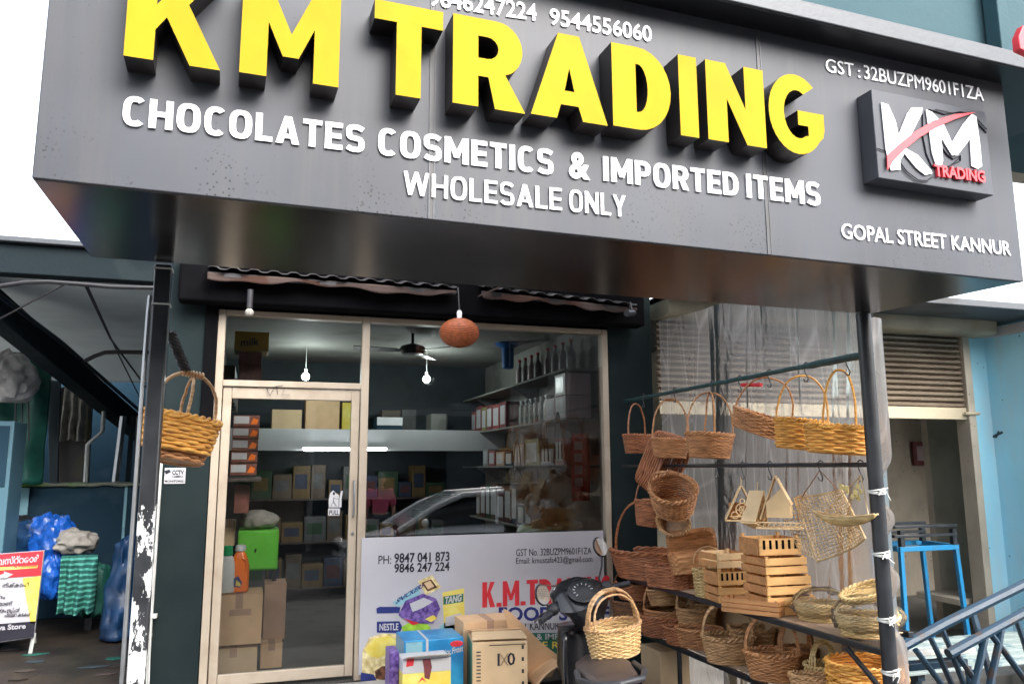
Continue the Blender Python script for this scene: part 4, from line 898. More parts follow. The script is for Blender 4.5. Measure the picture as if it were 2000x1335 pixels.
tag(MB().tube(p,.0075,8).build('conduit', K['steel']), 'thin grey conduit running up the left sign post', 'pipe')
rp = thing('sign_post', 'black round post at the right end of the signboard beside the baskets', 'post', (2.78,3.05,Z_ST))
MB().tube([(2.78,3.05,Z_ST),(2.78,3.05,1),(2.78,3.05,ZS)], .034, 20).build('post_tube', K['black'], rp)
random.seed(5)
for x, y in ((1710,958),(1730,1080),(1742,1208),(1748,1310)):
    q = atX(x, y, 2.80); b = MB(); q = V((2.78,3.05,q.z))
    for k in range(3): b.tube([q+V((.0365*math.cos(a*6.283/14),.0365*math.sin(a*6.283/14),.007*k-.007+.006*math.sin(a*6.283/14+k))) for a in range(14)], .004, 5, closed=True)
    for k in range(3): b.tube([q+V((-.02,-.04,0)), q+V((-.02+random.uniform(-.02,.03),-.05,random.uniform(-.03,.02))), q+V((random.uniform(-.035,.04),-.048,random.uniform(-.05,.02)))], .0025, 5)
    b.build('plastic_tie', K['pvc'], rp)
b = MB(); px_, py_ = atY(312,900,5.83).x, 5.83
b.tube([(px_,py_,Z_ST),(px_,py_,.6),(px_,py_,atY(312,898,py_).z)], .021, 12)
pp = thing('drain_pipe', 'white plastic pipe running up the edge of the dark green pier', 'pipe', (px_,py_,Z_ST)); b.build('pipe', K['pvc'], pp)
zc_ = atY(310,1203,5.8).z; MB().box(px_-.045,px_+.045,5.80,5.86,zc_-.012,zc_+.012).build('clamp', K['pvc'], pp, bev=.003); zc_ = atY(300,1242,5.8).z; MB().box(px_-.07,px_+.02,5.80,5.86,zc_-.012,zc_+.012).build('clamp', K['pvc'], pp, bev=.003)
q = [atY(x, y, 5.80) for x, y in ((305,985),(299,1120),(294,1240),(290,1345))]
tag(MB().tube(q, .005, 6).build('cable', K['pvc']), 'thin white cable left of the white plastic pipe', 'cable')
# hanging clear sheet behind the rack
path = [(2.815,3.075),(2.90,3.09),(2.955,3.12),(3.05,3.25),(3.16,3.42),(3.24,3.9),(3.30,4.6),(3.32,5.3),(3.20,5.86)]
def along(pts, t):
    L = [0]
    for a, b in zip(pts, pts[1:]): L.append(L[-1]+math.hypot(b[0]-a[0], b[1]-a[1]))
    d = t*L[-1]
    for i in range(len(pts)-1):
        if d <= L[i+1]+1e-9:
            k = (d-L[i])/(L[i+1]-L[i]); return V((pts[i][0]+(pts[i+1][0]-pts[i][0])*k, pts[i][1]+(pts[i+1][1]-pts[i][1])*k, 0))
    return V((*pts[-1],0))
ties = [atX(1710,958,2.8).z, atX(1730,1080,2.8).z, atX(1742,1208,2.8).z, .1]
def pl(u, v):
    z = -.33+(ZS-.01+.33)*v; p = along(path, u)
    if u < .12:      # gathered to the post at each tie
        g = min(abs(z-t) for t in ties); k = min(1, g/.16); k = k*k*(3-2*k)
        a = V((2.80,3.075,0)); p = a.lerp(p, .12+.88*k if z < 1.6 else 1)
    w = .016*noise.noise(V((u*4,v*1.5,1)))+.003*noise.noise(V((u*14+v*3,v*2,4)))
    for c0_, sl_, a_ in ((.30,.10,.02),(.36,.13,.014),(.47,.10,.02),(.52,.16,.016),(.62,.06,.012),(.68,.12,.018),(.80,.05,.012),(.42,-.05,.010)):
        w += .10*a_*math.exp(-((u-c0_-sl_*(.5-v)+.01*noise.noise(V((v*5,c0_*9,0))))/.006)**2)
    return V((p.x+w, p.y+w*.5*(u<.3), z+.02*noise.noise(V((u*7,0,3)))+ .50*v**3*min(1,max(0,(u-.1)/.3))))
tag(MB().sheet(pl, 320, 60).build('plastic_sheet', K['plastic']), 'creased clear plastic sheet hung behind the basket rack and tied to the right post', 'plastic sheet')

# ------------------------------------------------------------------ left: the open passage
FY = 6.2
lb2 = thing('passage_building', 'dark teal covered passage left of the basket shop', 'building', (-4.5,8,0))
zf0, zf1 = atY(0,532,FY).z, atY(0,462,FY).z
MB().box(-4.1,PL-.01,FY,FY+.15,zf0,zf1-.04).build('fascia', K['fascia'], lb2, bev=.008)
MB().box(-4.1,PL-.01,FY-.05,FY+.3,zf1-.039,zf1).build('roof_edge', K['cap'], lb2, bev=.006)
MB().box(-4.1,PL-.01,FY+.151,10.75,zf0+.03,zf1-.05).build('ceiling', K['slab_blue'], lb2)
MB().box(-4.1,IX0-.12,12,12.2,0,zf1-.05).build('back_wall', K['teal_dark'], lb2)
MB().box(PL-.02,IX0-.101,GY+.12,12,0,zf0+.029).build('side_wall', K['teal_dark'], lb2)
MB().box(-4.3,-4.05,FY+.16,6.6,0,zf0+.029).build('column', K['teal_dark'], lb2)
MB().box(-4.0,PL-.03,10.76,10.95,atY(200,742,10.76).z,zf1-.05).build('cross_beam', K['slab_blue'], lb2)
MB().bar(atY(-60,560,6.45), atY(285,850,10.8), .16, .22).build('slanting_beam', K['fascia'], lb2, bev=.01)
MB().tube([atY(-40,548,6.35), atY(120,668,7.6), atY(285,812,10.4)], .018, 8).build('pipe_run', K['black'], lb2)
b = MB(); b.tube([atY(x, y, 6.12) for x, y in ((-40,562),(0,558),(50,551),(95,550),(150,554),(220,560),(310,562))], .016, 8)
tag(b.build('black_cable', K['cable']), 'thick black cable sagging along the passage fascia', 'cable')
b = MB(); b.tube([atY(x, y, 7.4) for x, y in ((165,705),(185,695),(205,688),(230,687),(305,688))], .018, 8)
tag(b.build('black_cable', K['cable']), 'short black cable bending to the left post below the passage ceiling', 'cable')
b = MB(); b.tube([atY(168,561,6.14), atY(215,660,6.9), atY(285,755,8.2), atY(300,770,8.4)], .008, 6).tube([atY(172,561,6.14), atY(228,685,7.2), atY(285,800,8.6)], .006, 6)
tag(b.build('hanging_wire', K['wire']), 'pair of thin wires dropping from the fascia cable into the passage', 'wire')
tag(MB().tube([atY(0,622,6.6), atY(60,590,6.4), atY(125,556,6.15)], .007, 6).build('hanging_wire', K['wire']), 'thin wire crossing the passage ceiling to the left edge', 'wire')
# low wall with pale strips
LWY = 9.0; wz = atY(200,948,LWY).z; x0, x1 = atY(-60,940,LWY).x, PL-.04
lw = thing('low_wall', 'dark teal low wall with pale blue strips across the passage', 'wall', ((x0+x1)/2,LWY+.1,0))
MB().box(x0,x1,LWY,LWY+.2,0,wz).build('wall_body', K['teal_dark'], lw, bev=.01)
MB().sheet(lambda u,v: V((x0+(x1-x0)*u, LWY-.04+.28*v, wz+.012+.02*noise.noise(V((u*14,v*3,2))))), 60, 4).build('mossy_ledge', stained('mossy cement', (.2,.22,.17), (.09,.19,.03), .85, 3, (.5,.6), bump=.4), lw, solid=.03)
for xa, xb, y0, y1 in ((28,58,952,1075),(236,250,945,1064)):
    a, c = atY(xa,y1,LWY-.01), atY(xb,y0,LWY-.01); MB().box(a.x,c.x,LWY-.012,LWY-.001,a.z,c.z).build('pale_strip', K['teal_light'], lw, smooth=False)
def flat(name, label, cat, pts, Y, th, m, **k):
    ps = [atY(x, y, Y) for x, y in pts]; return tag(MB().prism([(p.x,p.z) for p in ps], (0,Y,0), (1,0,0), (0,0,1), (0,th,0)).build(name, m, bev=.004, **k), label, cat)
K['cupb'] = stained('faded teal steel', (.07,.16,.21), (.10,.2,.25), .5, 3)
fx = thing('steel_cupboard', 'pale teal steel cupboard at the left edge of the passage', 'cupboard', atY(-10,1070,7.7))
a, c = atY(-80,1075,7.7), atY(29,822,7.7); MB().box(a.x,c.x,7.7,8.1,0.0,c.z).build('cupboard_body', K['cupb'], fx, bev=.008)
MB().box(a.x+.03,c.x-.03,7.69,7.699,c.z-.55,c.z-.04).build('cupboard_door', K['teal_dark'], fx, bev=.004)
def drape(x0, x1, y0, y1, Y, amp=.05, fq=14, bulge=0, nu=40, nv=24, seed=0):
    a, c = atY(x0,y1,Y), atY(x1,y0,Y)
    return MB().sheet(lambda u,v: V((a.x+(c.x-a.x)*(u+.03*noise.noise(V((v*3,seed,u*2)))), Y+amp*math.sin(u*fq+seed)*(1.1-v)+bulge*math.sin(math.pi*u)*-(1-v)+.04*noise.noise(V((u*5,v*5,seed))), a.z+(c.z-a.z)*v+.03*noise.noise(V((u*6,seed,1)))*(1-v))), nu, nv)
tag(drape(-60,104,690,945,8.7,.05,11,.1,seed=2).build('green_tarpaulin', K['greentarp'], solid=.004), 'dark green tarpaulin hanging above the passage low wall', 'tarpaulin')
K['silver'] = mat('crinkled grey plastic', (.42,.41,.40), .3, .25, 7, bump=1, bscale=9)
p = atY(12,742,8.3); crumple('grey_sack', 'crinkled grey plastic sack hanging in front of the green tarpaulin', 'sack', p, (.26,.16,.24), K['silver'], .35, 4.5, 8, 36)
flat('wooden_board', 'grey brown board standing in the dark of the passage', 'board', [(100,760),(182,745),(172,950),(106,950)], 9.6, .06, stained('grey brown board', (.09,.085,.085), (.12,.11,.05), .8, 4, (.5,.65)))
flat('metal_strip', 'pale narrow strip standing beside the grey brown board', 'strip', [(84,745),(94,745),(88,858),(76,830)], 9.4, .03, K['steel'])
flat('dark_plank', 'dark bluish plank leaning left of the grey brown board', 'plank', [(92,740),(118,745),(112,950),(96,950)], 9.5, .05, K['dark'])
tag(MB().tube([atY(206,766,9.3),atY(200,842,9.3),atY(171,868,9.3),atY(166,950,9.35)], .022, 8).build('bent_pipe', K['pvc']), 'bent white pipe in the dark passage opening', 'pipe')
for i,(x0,x1) in enumerate(((241,224),(259,249),(271,266))):
    tag(MB().bar(atY(x0,812,9.25), atY(x1,950,9.22), .05, .05).build('pole', [K['steel'],K['fascia'],K['steel']][i], bev=.004), 'upright grey pole in the passage, %s of three beside the left sign post' % ['leftmost','middle','nearest the post'][i], 'pole', 'poles behind the low wall')
# more clutter
random.seed(31)
p = atY(62,1045,7.9); crumple('plastic_bag', 'deep blue crumpled bag pressed against the bright blue one', 'bag', (p.x,8.35,p.z), (.16,.14,.14), K['bluep'], .45, 4.5, 14, 32)
p = atY(20,1032,8.2); crumple('dark_bundle', 'black bundle on top of the bags behind the poster board', 'bundle', (p.x,8.5,p.z), (.20,.14,.09), K['black'], .4, 4, 6, 28)
p = atY(150,1140,8.1); crumple('plastic_bag', 'dark green plastic bag beside the striped cloth', 'bag', (p.x+.12,8.3,p.z-.1), (.17,.14,.26), K['greentarp'], .4, 4, 17, 28)
b = MB(); p = atY(40,800,8.5)
for k in range(3): b.tube([atY(20+k*14,690,8.45), atY(34+k*12,760,8.5)+V((0,-.05,0)), atY(30+k*13,860,8.5)], .007, 6)
tag(b.build('hanging_rope', K['wire']), 'dark ropes hanging before the green tarpaulin', 'rope')
tag(drape(118,176,752,860,9.45,.05,17,0,seed=11).build('hanging_cloth', K['sack'], solid=.005), 'grey cloth hanging from the grey brown board', 'cloth')
tag(drape(60,150,1045,1075,8.0,.04,9,.1,seed=13).build('blue_sheet', K['tarp'], solid=.005), 'blue sheet lying over the bags behind the poster board', 'sheet') if False else None
# goods in the passage
bench = thing('dark_bench', 'low dark bench in the passage under the bags and cloths', 'bench', (atY(110,1200,8.3).x,8.5,0))
a, c = atY(20,1190,8.3), atY(190,1150,8.3); MB().box(a.x,c.x,8.25,8.85,c.z-.05,c.z).build('bench_top', K['black'], bench, bev=.01)
for xx in (a.x+.05,c.x-.05):
    for yy in (8.3,8.8): MB().box(xx-.03,xx+.03,yy-.03,yy+.03,0,c.z-.051).build('leg', K['black'], bench)
p = atY(35,1058,8.05); crumple('plastic_bag', 'dark blue plastic bag behind the red poster board', 'bag', (p.x,8.3,p.z-.02), (.22,.16,.17), K['tarp'], .45, 4, 1, 30)
p = atY(92,1062,8.0); crumple('plastic_bag', 'bright blue shiny plastic bag between the poster board and the grey sack', 'bag', (p.x,8.2,p.z), (.19,.15,.25), K['bluep'], .38, 4.6, 4, 36)
p = atY(96,1120,8.0); crumple('plastic_bag', 'bright blue plastic bag hanging below the shiny one', 'bag', (p.x,8.1,p.z-.05), (.11,.10,.21), K['bluep'], .38, 5, 9, 30)
p = atY(138,1068,7.9); crumple('cloth_sack', 'grey cloth sack lying on the striped green cloth', 'sack', (p.x,8.1,p.z+.02), (.18,.15,.11), K['sack'], .42, 3.6, 3, 34)
K['stripe'] = mat('green cloth', (.02,.22,.17), .8, .2, 9)
t_ = K['stripe'].node_tree; w_ = t_.nodes.new('ShaderNodeTexWave'); w_.bands_direction = 'Z'; w_.inputs['Scale'].default_value = 7; w_.inputs['Distortion'].default_value = 1.2
tc_ = t_.nodes.new('ShaderNodeTexCoord'); t_.links.new(tc_.outputs['Object'], w_.inputs['Vector']); rr_ = t_.nodes.new('ShaderNodeValToRGB'); rr_.color_ramp.elements[0].position = .6; rr_.color_ramp.elements[1].position = .7
rr_.color_ramp.elements[0].color = (.015,.12,.10,1); rr_.color_ramp.elements[1].color = (.10,.42,.34,1); t_.links.new(w_.outputs['Fac'], rr_.inputs[0]); t_.links.new(rr_.outputs[0], t_.nodes['Principled BSDF'].inputs['Base Color'])
tag(drape(112,192,1082,1196,7.95,.05,21,.12,seed=5).build('striped_cloth', K['stripe'], solid=.006), 'green cloth with pale stripes hanging below the grey sack', 'cloth')
b = MB(); a, c = atY(186,1252,7.6), atY(282,1055,7.6); hh = c.z-a.z; cx_ = (a.x+c.x)/2; ww = (c.x-a.x)/2
b.sheet(lambda u,v: V((cx_+(ww*(1.05-.45*v**2)+.05*noise.noise(V((math.cos(u*6.283)*2,math.sin(u*6.283)*2,v*5))))*math.cos(u*6.283), 7.9+(.3*(1.05-.5*v)+.06*noise.noise(V((math.cos(u*6.283)*2.5,math.sin(u*6.283)*2.5,v*6+3))))*math.sin(u*6.283), .02+hh*v*(1+.05*math.sin(u*9)))), 48, 24)
tag(b.build('tarpaulin_heap', K['tarp'], solid=.004), 'tall dark blue tarpaulin bundle left of the peeling post', 'tarpaulin')
bd = thing('board_sign', 'red and yellow printed board standing on the passage floor', 'signboard', atY(20,1250,7.45))
BY = 7.4
def brd(pts, m, lay, name='printed_band'):
    b = MB(); wpoly(b, pts, .002, BY-lay*.0022); return b.build(name, m, bd, smooth=False)
ps_ = [atY(x, y, BY) for x, y in ((-60,1085),(86,1074),(66,1244),(-60,1262))]
MB().prism([(p.x,p.z) for p in ps_], (0,BY+.03,0), (1,0,0), (0,0,1), (0,-.028,0)).build('panel', K['vinyl'], bd)
brd([(-60,1086),(85,1075),(80,1123),(-60,1131)], K['red'], 1); brd([(-60,1110),(74,1103),(73,1108),(-60,1117)], K['pyellow'], 2)
brd([(44,1128),(80,1124),(69,1215),(60,1217),(52,1170)], K['pyellow'], 1); brd([(-60,1222),(69,1212),(66,1243),(-60,1260)], K['ink'], 1)
brd([(-8,1125),(8,1119),(8,1115),(26,1121),(9,1130),(8,1127),(-8,1131)], K['vinyl'], 3, 'printed_arrow')
def bt(s, x0, x1, y0, y1, cap, m, bold=.01, lay=3): p, q = atY(x0,y0,BY-lay*.0022), atY(x1,y1,BY-lay*.0022); lettering('lettering', s, p, q, cap*mpp(p), NF, m, bd, .002, bold)
bt('സർവ്വസ്റ്റോർ', -50, 76, 1106, 1096, 12, K['vinyl'], .03); bt('& Provisions', 28, 72, 1108, 1106, 4, K['red'], .01, 4)
for i,(s,x1,y) in enumerate((('നിക്കാഹ്',57,1144),('സാധനം',10,1168),('ലഭ്യമാണ്',24,1181),('മൊത്തം അച്ചാർ',38,1194),('ചില്ലറ കടകൾ',60,1202))): bt(s, x1-52, x1, y+2, y, 7, K['ink'], .005, 2)
bt('arwa Store', -22, 50, 1231, 1226, 9, K['vinyl'], .03)
MB().bar(atY(67,1235,BY+.03), V((atY(59,1255,BY).x,BY+.02,.0)), .025, .02).build('leg', K['pvc'], bd); MB().bar(V((-2.0,BY+.05,0)), atY(-45,1100,BY+.05), .025, .02).build('leg', K['pvc'], bd); MB().bar(V((atY(40,1255,BY).x,BY+.45,0)), atY(50,1090,BY+.04), .025, .02).build('leg', K['pvc'], bd)
random.seed(21)
for i in range(9):   # litter on the passage floor
    px, py = random.uniform(10,240), random.uniform(1262,1330); p = atZ(px,py,0.003)
    b = MB(); a0 = random.uniform(0,6); b.prism([(random.uniform(.02,.06)*math.cos(k*1.047+a0)*2,random.uniform(.02,.05)*math.sin(k*1.047+a0)) for k in range(6)], p, (1,0,0), (0,1,0), (0,0,.006))
    tag(b.build('litter', [K['darkwood'],K['greentarp'],K['mud'],K['dark']][i%4]), 'flat scrap of litter on the muddy passage floor', 'litter', 'scraps on the passage floor')

# ------------------------------------------------------------------ right: the half open shutter shop
RY = 6.0; SX0, SX1 = 3.24, atY(1872,700,RY).x
nb = thing('shutter_shop', 'cream and blue shop with a half open roller shutter right of the basket rack', 'building', (5.5,7,-.24))
zt = atY(1800,655,RY).z; zb_ = atY(1810,818,RY).z; zb2_ = atY(1810,795,RY).z
b = MB(); n = 15
for i in range(n):
    z0 = zb2_+(zt+.1-zb2_)*i/n; z1 = zb2_+(zt+.1-zb2_)*(i+1)/n; 
    b.add([(SX0,RY+.02,z0),(SX1,RY+.02,z0),(SX0,RY-.022,z0+(z1-z0)*.28),(SX1,RY-.022,z0+(z1-z0)*.28),(SX0,RY-.026,z0+(z1-z0)*.6),(SX1,RY-.026,z0+(z1-z0)*.6),(SX0,RY-.005,z1-.012),(SX1,RY-.005,z1-.012),(SX0,RY+.03,z1),(SX1,RY+.03,z1)], [(0,1,3,2),(2,3,5,4),(4,5,7,6),(6,7,9,8)])
sh = b.build('roller_shutter', K['shutter'], nb, angle=20)
MB().box(SX0,SX1,RY-.035,RY+.025,zb_,zb2_).build('bottom_rail', K['rust'], sh, bev=.004)
MB().tube([(SX1-.05,RY-.06,(zb_+zb2_)/2),(SX1+.12,RY-.07,(zb_+zb2_)/2)], .016, 8).build('bolt', K['rust'], sh)
zx = atY(1800,612,RY-.1).z
MB().loft([((x,RY-.08,(zt+zx)/2),(0,.17,0),(0,0,(zx-zt)/2),5) for x in (SX0,SX0+.01,SX1+.24,SX1+.25)], 24).build('shutter_box', K['beige'], nb)
XB = 6.95
MB().box(SX1+.005,SX1+.09,RY-.06,RY+.1,-.24,zt).build('jamb', K['cream'], nb, bev=.006)
MB().box(SX1+.091,XB,RY,RY+.12,-.24,2.80).build('front_wall', K['blue_wall'], nb)
MB().box(XB,XB+.15,3.2,RY+.12,-.24,2.70).build('side_wall', K['blue_wall'], nb)
MB().box(XB-.03,XB+.18,3.2,RY+.1,2.701,2.80).build('wall_beam', K['white'], nb, bev=.008)
MB().box(SX0,12,5.25,9.4,2.835,2.90).build('roof_slab', K['cap'], nb, bev=.008)
MB().box(SX0,12,8.6,8.75,-.24,2.83).build('back_wall', K['cream'], nb)
MB().box(9.6,9.75,RY+.13,8.59,-.24,2.83).build('inner_wall', K['cream'], nb)
MB().box(XB+.16,9.0,RY+.0,RY+.12,-.24,2.83).build('front_wall', K['blue_wall'], nb)  # out-of-view wall added to dim the room; its width sets the light inside
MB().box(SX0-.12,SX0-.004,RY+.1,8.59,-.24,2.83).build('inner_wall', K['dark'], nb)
a, c = atY(1838,1150,6.7), atY(1902,820,6.7); MB().box(a.x,a.x+1.2,6.7,6.78,-.24,2.3).build('partition', K['cream'], nb, bev=.004)
a, c = atY(1850,1172,6.3), atY(1920,1160,6.3); MB().box(a.x,c.x,6.15,6.68,c.z-.06,c.z).build('ledge', K['cream'], nb, bev=.006)
a, c = atY(1787,908,8.55), atY(1822,862,8.55); fr_ = thing('picture_frame', 'small dark picture frame on the wall inside the shutter shop', 'picture', ((a.x+c.x)/2,8.55,a.z)); MB().box(a.x,c.x,8.55,8.59,a.z,c.z).build('frame', K['maroon'], fr_, bev=.004); MB().box(a.x+.05,c.x-.05,8.545,8.549,a.z+.06,c.z-.06).build('print', K['sp'][3], fr_, smooth=False)
for x, y in ((1948,848),(1955,850),(1962,735),(1972,905)):
    pass
q = atX(1948,848,XB-.002); b = MB(); b.tube([q+V((0,-.06,.02)),q+V((0,0,0)),q+V((0,.05,-.02))], .012, 6).tube([q+V((0,-.02,.03)),q+V((0,.02,-.03))], .01, 6); tag(b.build('rag_hook', K['dark']), 'dark scrap hooked on the pale blue side wall', 'hook')
# the upper storey over the right end of the signboard
up = thing('upper_storey', 'blue painted upper storey overhanging above the right end of the signboard', 'building', (6.5,3.5,Z_ST))
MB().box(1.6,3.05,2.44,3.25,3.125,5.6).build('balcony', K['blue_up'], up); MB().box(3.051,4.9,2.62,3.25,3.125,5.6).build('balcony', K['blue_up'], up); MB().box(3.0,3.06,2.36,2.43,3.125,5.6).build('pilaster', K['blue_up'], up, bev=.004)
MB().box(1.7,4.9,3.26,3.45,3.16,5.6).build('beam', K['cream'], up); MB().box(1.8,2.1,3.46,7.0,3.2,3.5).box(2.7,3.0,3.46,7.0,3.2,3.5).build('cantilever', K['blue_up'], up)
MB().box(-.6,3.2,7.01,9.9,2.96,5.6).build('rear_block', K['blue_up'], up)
q = atY(1990,78,2.02); rs = thing('red_sign', 'corner of a small red sign at the top right edge', 'sign', (q.x+.2,2.0,q.z-.05))
MB().prism([(0,0),(.03,.05),(.5,.05),(.5,-.16),(0,-.05)], (q.x-.025,2.0,q.z), (1,0,0), (0,0,1), (0,.03,0)).build('sign_panel', K['red'], rs, bev=.003)
b = MB(); w0 = V((q.x,1.998,q.z)); b.prism([(.03,-.025),(.045,-.025),(.05,-.008),(.055,-.025),(.07,-.025),(.055,.015),(.045,.015)], w0, (1,0,0), (0,0,1), (0,-.002,0)); b.build('sign_mark', K['white'], rs, smooth=False)

# ------------------------------------------------------------------ right: stool, bench, barrow
SY = 5.35
st = thing('blue_stand', 'bright blue steel stand with a black slatted top in front of the open shutter', 'stand', (atY(1810,1100,SY).x,SY+.2,-.24))
tl, tr = atY(1757,1072,SY), atY(1868,1066,SY); ft = -.236
for (x, xb, yy) in ((tl.x+.01, atY(1770,1240,SY).x, SY),(tr.x-.01, atY(1890,1200,SY).x, SY),(tl.x+.09, tl.x+.12, SY+.42),(tr.x+.05, tr.x+.09, SY+.42)):
    MB().bar((x,yy,tl.z), (xb,yy,ft), .035, .035).build('leg', K['blue_iron'], st, bev=.003)
for A, B in (((tl.x-.01,SY,tl.z),(tr.x+.01,SY,tl.z)),((tl.x+.07,SY+.42,tl.z),(tr.x+.07,SY+.42,tl.z)),((tl.x,SY,tl.z-.001),(tl.x+.08,SY+.42,tl.z-.001)),((tr.x,SY,tl.z-.001),(tr.x+.06,SY+.42,tl.z-.001))):
    MB().bar(A, B, .04, .04).build('top_rail', K['blue_iron'], st, bev=.003)
z0 = atY(1800,1058,SY).z
for k,(ya,yb) in enumerate(((1022,1032),(1040,1050))):
    a, c = atY(1746,yb,SY-.02), atY(1868,ya,SY-.02); MB().box(a.x,c.x,SY-.03,SY+.02,a.z,c.z).build('black_slat', K['black'], st, bev=.003); MB().box(a.x,c.x,SY+.3,SY+.35,a.z,c.z).build('black_slat', K['black'], st, bev=.003)
for xx in (tl.x+.02,tr.x-.03):
    for yy in (SY-.005,SY+.325): MB().box(xx-.02,xx+.02,yy-.018,yy+.018,tl.z+.021,z0+.10).build('riser', K['black'], st)
bn = thing('slatted_bench', 'weathered pale green slatted bench behind the dark blue barrow', 'bench', (5.0,4.8,-.24))
by0, by1, bz = 4.35, 5.05, .12
for i in range(6):
    y = by0+(by1-by0)*i/5; a = atY(1766+4*i, 1200, y); MB().box(a.x-.1,a.x+2.2,y-.045,y+.045,bz-.02,bz).build('slat', K['slat'], bn, bev=.004)
a = atY(1790,1200,by0)
for xx in (a.x,a.x+1.8):
    MB().box(xx-.03,xx+.03,by0,by1,bz-.07,bz-.021).build('cross_bar', K['blue_dark'], bn)
    for yy in (by0+.05,by1-.05): MB().box(xx-.025,xx+.025,yy-.025,yy+.025,-.4 if yy < 5.2 else -.24,bz-.071).build('leg', K['blue_dark'], bn)
cb = thing('iron_barrow', 'dark blue iron barrow with slanting rails in the lower right corner', 'barrow', (3.9,3.7,Z_ST))
def bp(x, y, Y=3.75): return atY(x, y, Y)
MB().tube([bp(1762,1262),bp(1843,1218),bp(2000,1141),bp(2090,1098)], .030, 8).build('rail', K['blue_dark'], cb)
MB().tube([bp(1852,1276,3.6),bp(2000,1196,3.6),bp(2090,1148,3.6)], .028, 8).build('rail', K['blue_dark'], cb)
for A, B in (((1839,1226,3.75),(1885,1345,3.72)),((1788,1268,3.72),(1845,1345,3.7)),((1924,1240,3.6),(1898,1350,3.58)),((1934,1236,3.6),(2003,1330,3.58)),((1984,1206,3.6),(2010,1290,3.58)),((1890,1300,3.7),(1895,1350,3.7)),((1815,1240,3.75),(1862,1345,3.72)),((1870,1278,3.62),(1915,1345,3.6)),((1956,1222,3.6),(1930,1345,3.58)),((1900,1196,3.75),(1925,1290,3.7))):
    a, c = bp(*A), bp(*B); d = (c-a).normalized(); e = c+d*((Z_ST+.02-c.z)/d.z)
    MB().tube([a, a.lerp(e,.12)+V((0,-.006,0)), e], .023, 8, flat=.7).build('strut', K['blue_dark'], cb)
MB().bar(bp(1766,1275,3.9), bp(1900,1268,3.9), .05, .03).build('cross_bar', K['pvc'], cb, bev=.003); MB().bar(bp(1768,1300,3.9), bp(1880,1290,3.9), .08, .04).build('cross_bar', K['blue_dark'], cb, bev=.003)
for z_ in (-.38,): MB().tube([V((bp(1845,1300).x,3.7,z_)),V((bp(2090,1200).x+.1,3.66,z_))], .02, 8).build('foot_rail', K['blue_dark'], cb)
p = atZ(1930,1290,-.24); tag(MB().lathe([(.05,0),(.06,.02),(.06,.24),(.05,.26)], (p.x,p.y,-.24), 14).build('wooden_stump', K['darkwood']), 'short dark brown stump on the pavement under the blue side wall', 'stump')

# ------------------------------------------------------------------ the far side of the street (mirrored in the window)
ob = thing('street_house', 'two storey house with dark shop openings across the street', 'house', (2,-9,Z_ST))
MB().box(-14,16,-10,-9,3.0,6.8).build('upper_wall', stained('grey house paint', (.07,.07,.068), (.045,.045,.045), .8, 1.2), ob)
MB().box(-14,16,-10,-9.2,Z_ST,2.99).build('ground_wall', K['dark'], ob); MB().box(-14,16,-9.19,-7.9,2.75,2.9).build('canopy', K['zinc'], ob)
for i in range(8):
    x = -12.5+i*3.7; MB().box(x,x+2.6,-9.19,-9.12,Z_ST,2.2).build('shutter', [K['shutter'],K['black_matte'],K['darkwood']][i%3], ob); MB().box(x+.4,x+1.8,-8.99,-8.95,3.7,5.3).build('window', K['black_matte'], ob)
p = V((.2,-6.4,Z_ST)); tr_ = thing('street_tree', 'small leafy tree across the street reflected in the door glass', 'tree', p)
MB().tube([p,p+V((.05,0,1.0)),p+V((0,.1,1.9))], [.09,.07,.04], 8).build('trunk', K['bark'], tr_)
b = MB(); random.seed(4)
for i in range(900):
    d = V((random.gauss(0,1),random.gauss(0,1),random.gauss(0,1))).normalized()*(random.random()**.4); c = p+V((0,.1,2.0))+V((d.x*.8,d.y*.7,d.z*.75)); a = V((random.gauss(0,1),random.gauss(0,1),random.gauss(0,1))).normalized(); e = a.orthogonal().normalized()
    b.add([c+a*.09,c+e*.04,c-a*.09,c-e*.04], [(0,1,2,3)])
b.build('crown', K['leaf'], tr_, smooth=False, fixn=False)
tag(MB().tube([(1.2,-6.9,Z_ST),(1.2,-6.9,3),(1.2,-6.9,7)], .07, 10).build('street_pole', K['steel']), 'grey pole across the street reflected in the door glass', 'pole')
# parked car
CX, CY = 1.30, -.70   # front bumper x, near side y
car = thing('parked_car', 'silver white hatchback parked across the street and mirrored in the shop window', 'car', (CX+1.9,CY-.8,Z_ST))
def cz_(z): return Z_ST+z
CW = .82
lowr = [(0,.30,.50,.72),(.06,.22,.62,.78),(.35,.2,.72,.95),(1.0,.2,.86,1),(1.3,.2,.92,1),(2.6,.2,.93,1),(3.9,.2,.95,.98),(4.45,.24,.9,.9),(4.55,.35,.8,.8)]
b = MB(); b.loft([((CX+x,CY-CW,cz_((z0+z1)/2)),(0,CW*w,0),(0,0,(z1-z0)/2),4.5) for x,z0,z1,w in lowr], 28); b.build('car_body', K['carpaint'], car)
top = [(.85,.84,.82,.88),(1.5,.88,1.22,.84),(1.95,.9,1.40,.80),(2.9,.9,1.46,.78),(3.8,.9,1.43,.76),(4.2,.9,1.25,.76),(4.4,.9,.97,.8)]
b = MB(); b.loft([((CX+x,CY-CW,cz_((z0+z1)/2-.02)),(0,CW*w*.99,0),(0,0,(z1-z0)/2),3.2) for x,z0,z1,w in top], 28); b.build('glasshouse', K['carglass'], car)
K['sky_screen'] = mat('windscreen with painted sky reflection', (.30,.34,.35), .08, .1, 3, spec=.8)  # paleness painted in for the sky mirrored on the glass
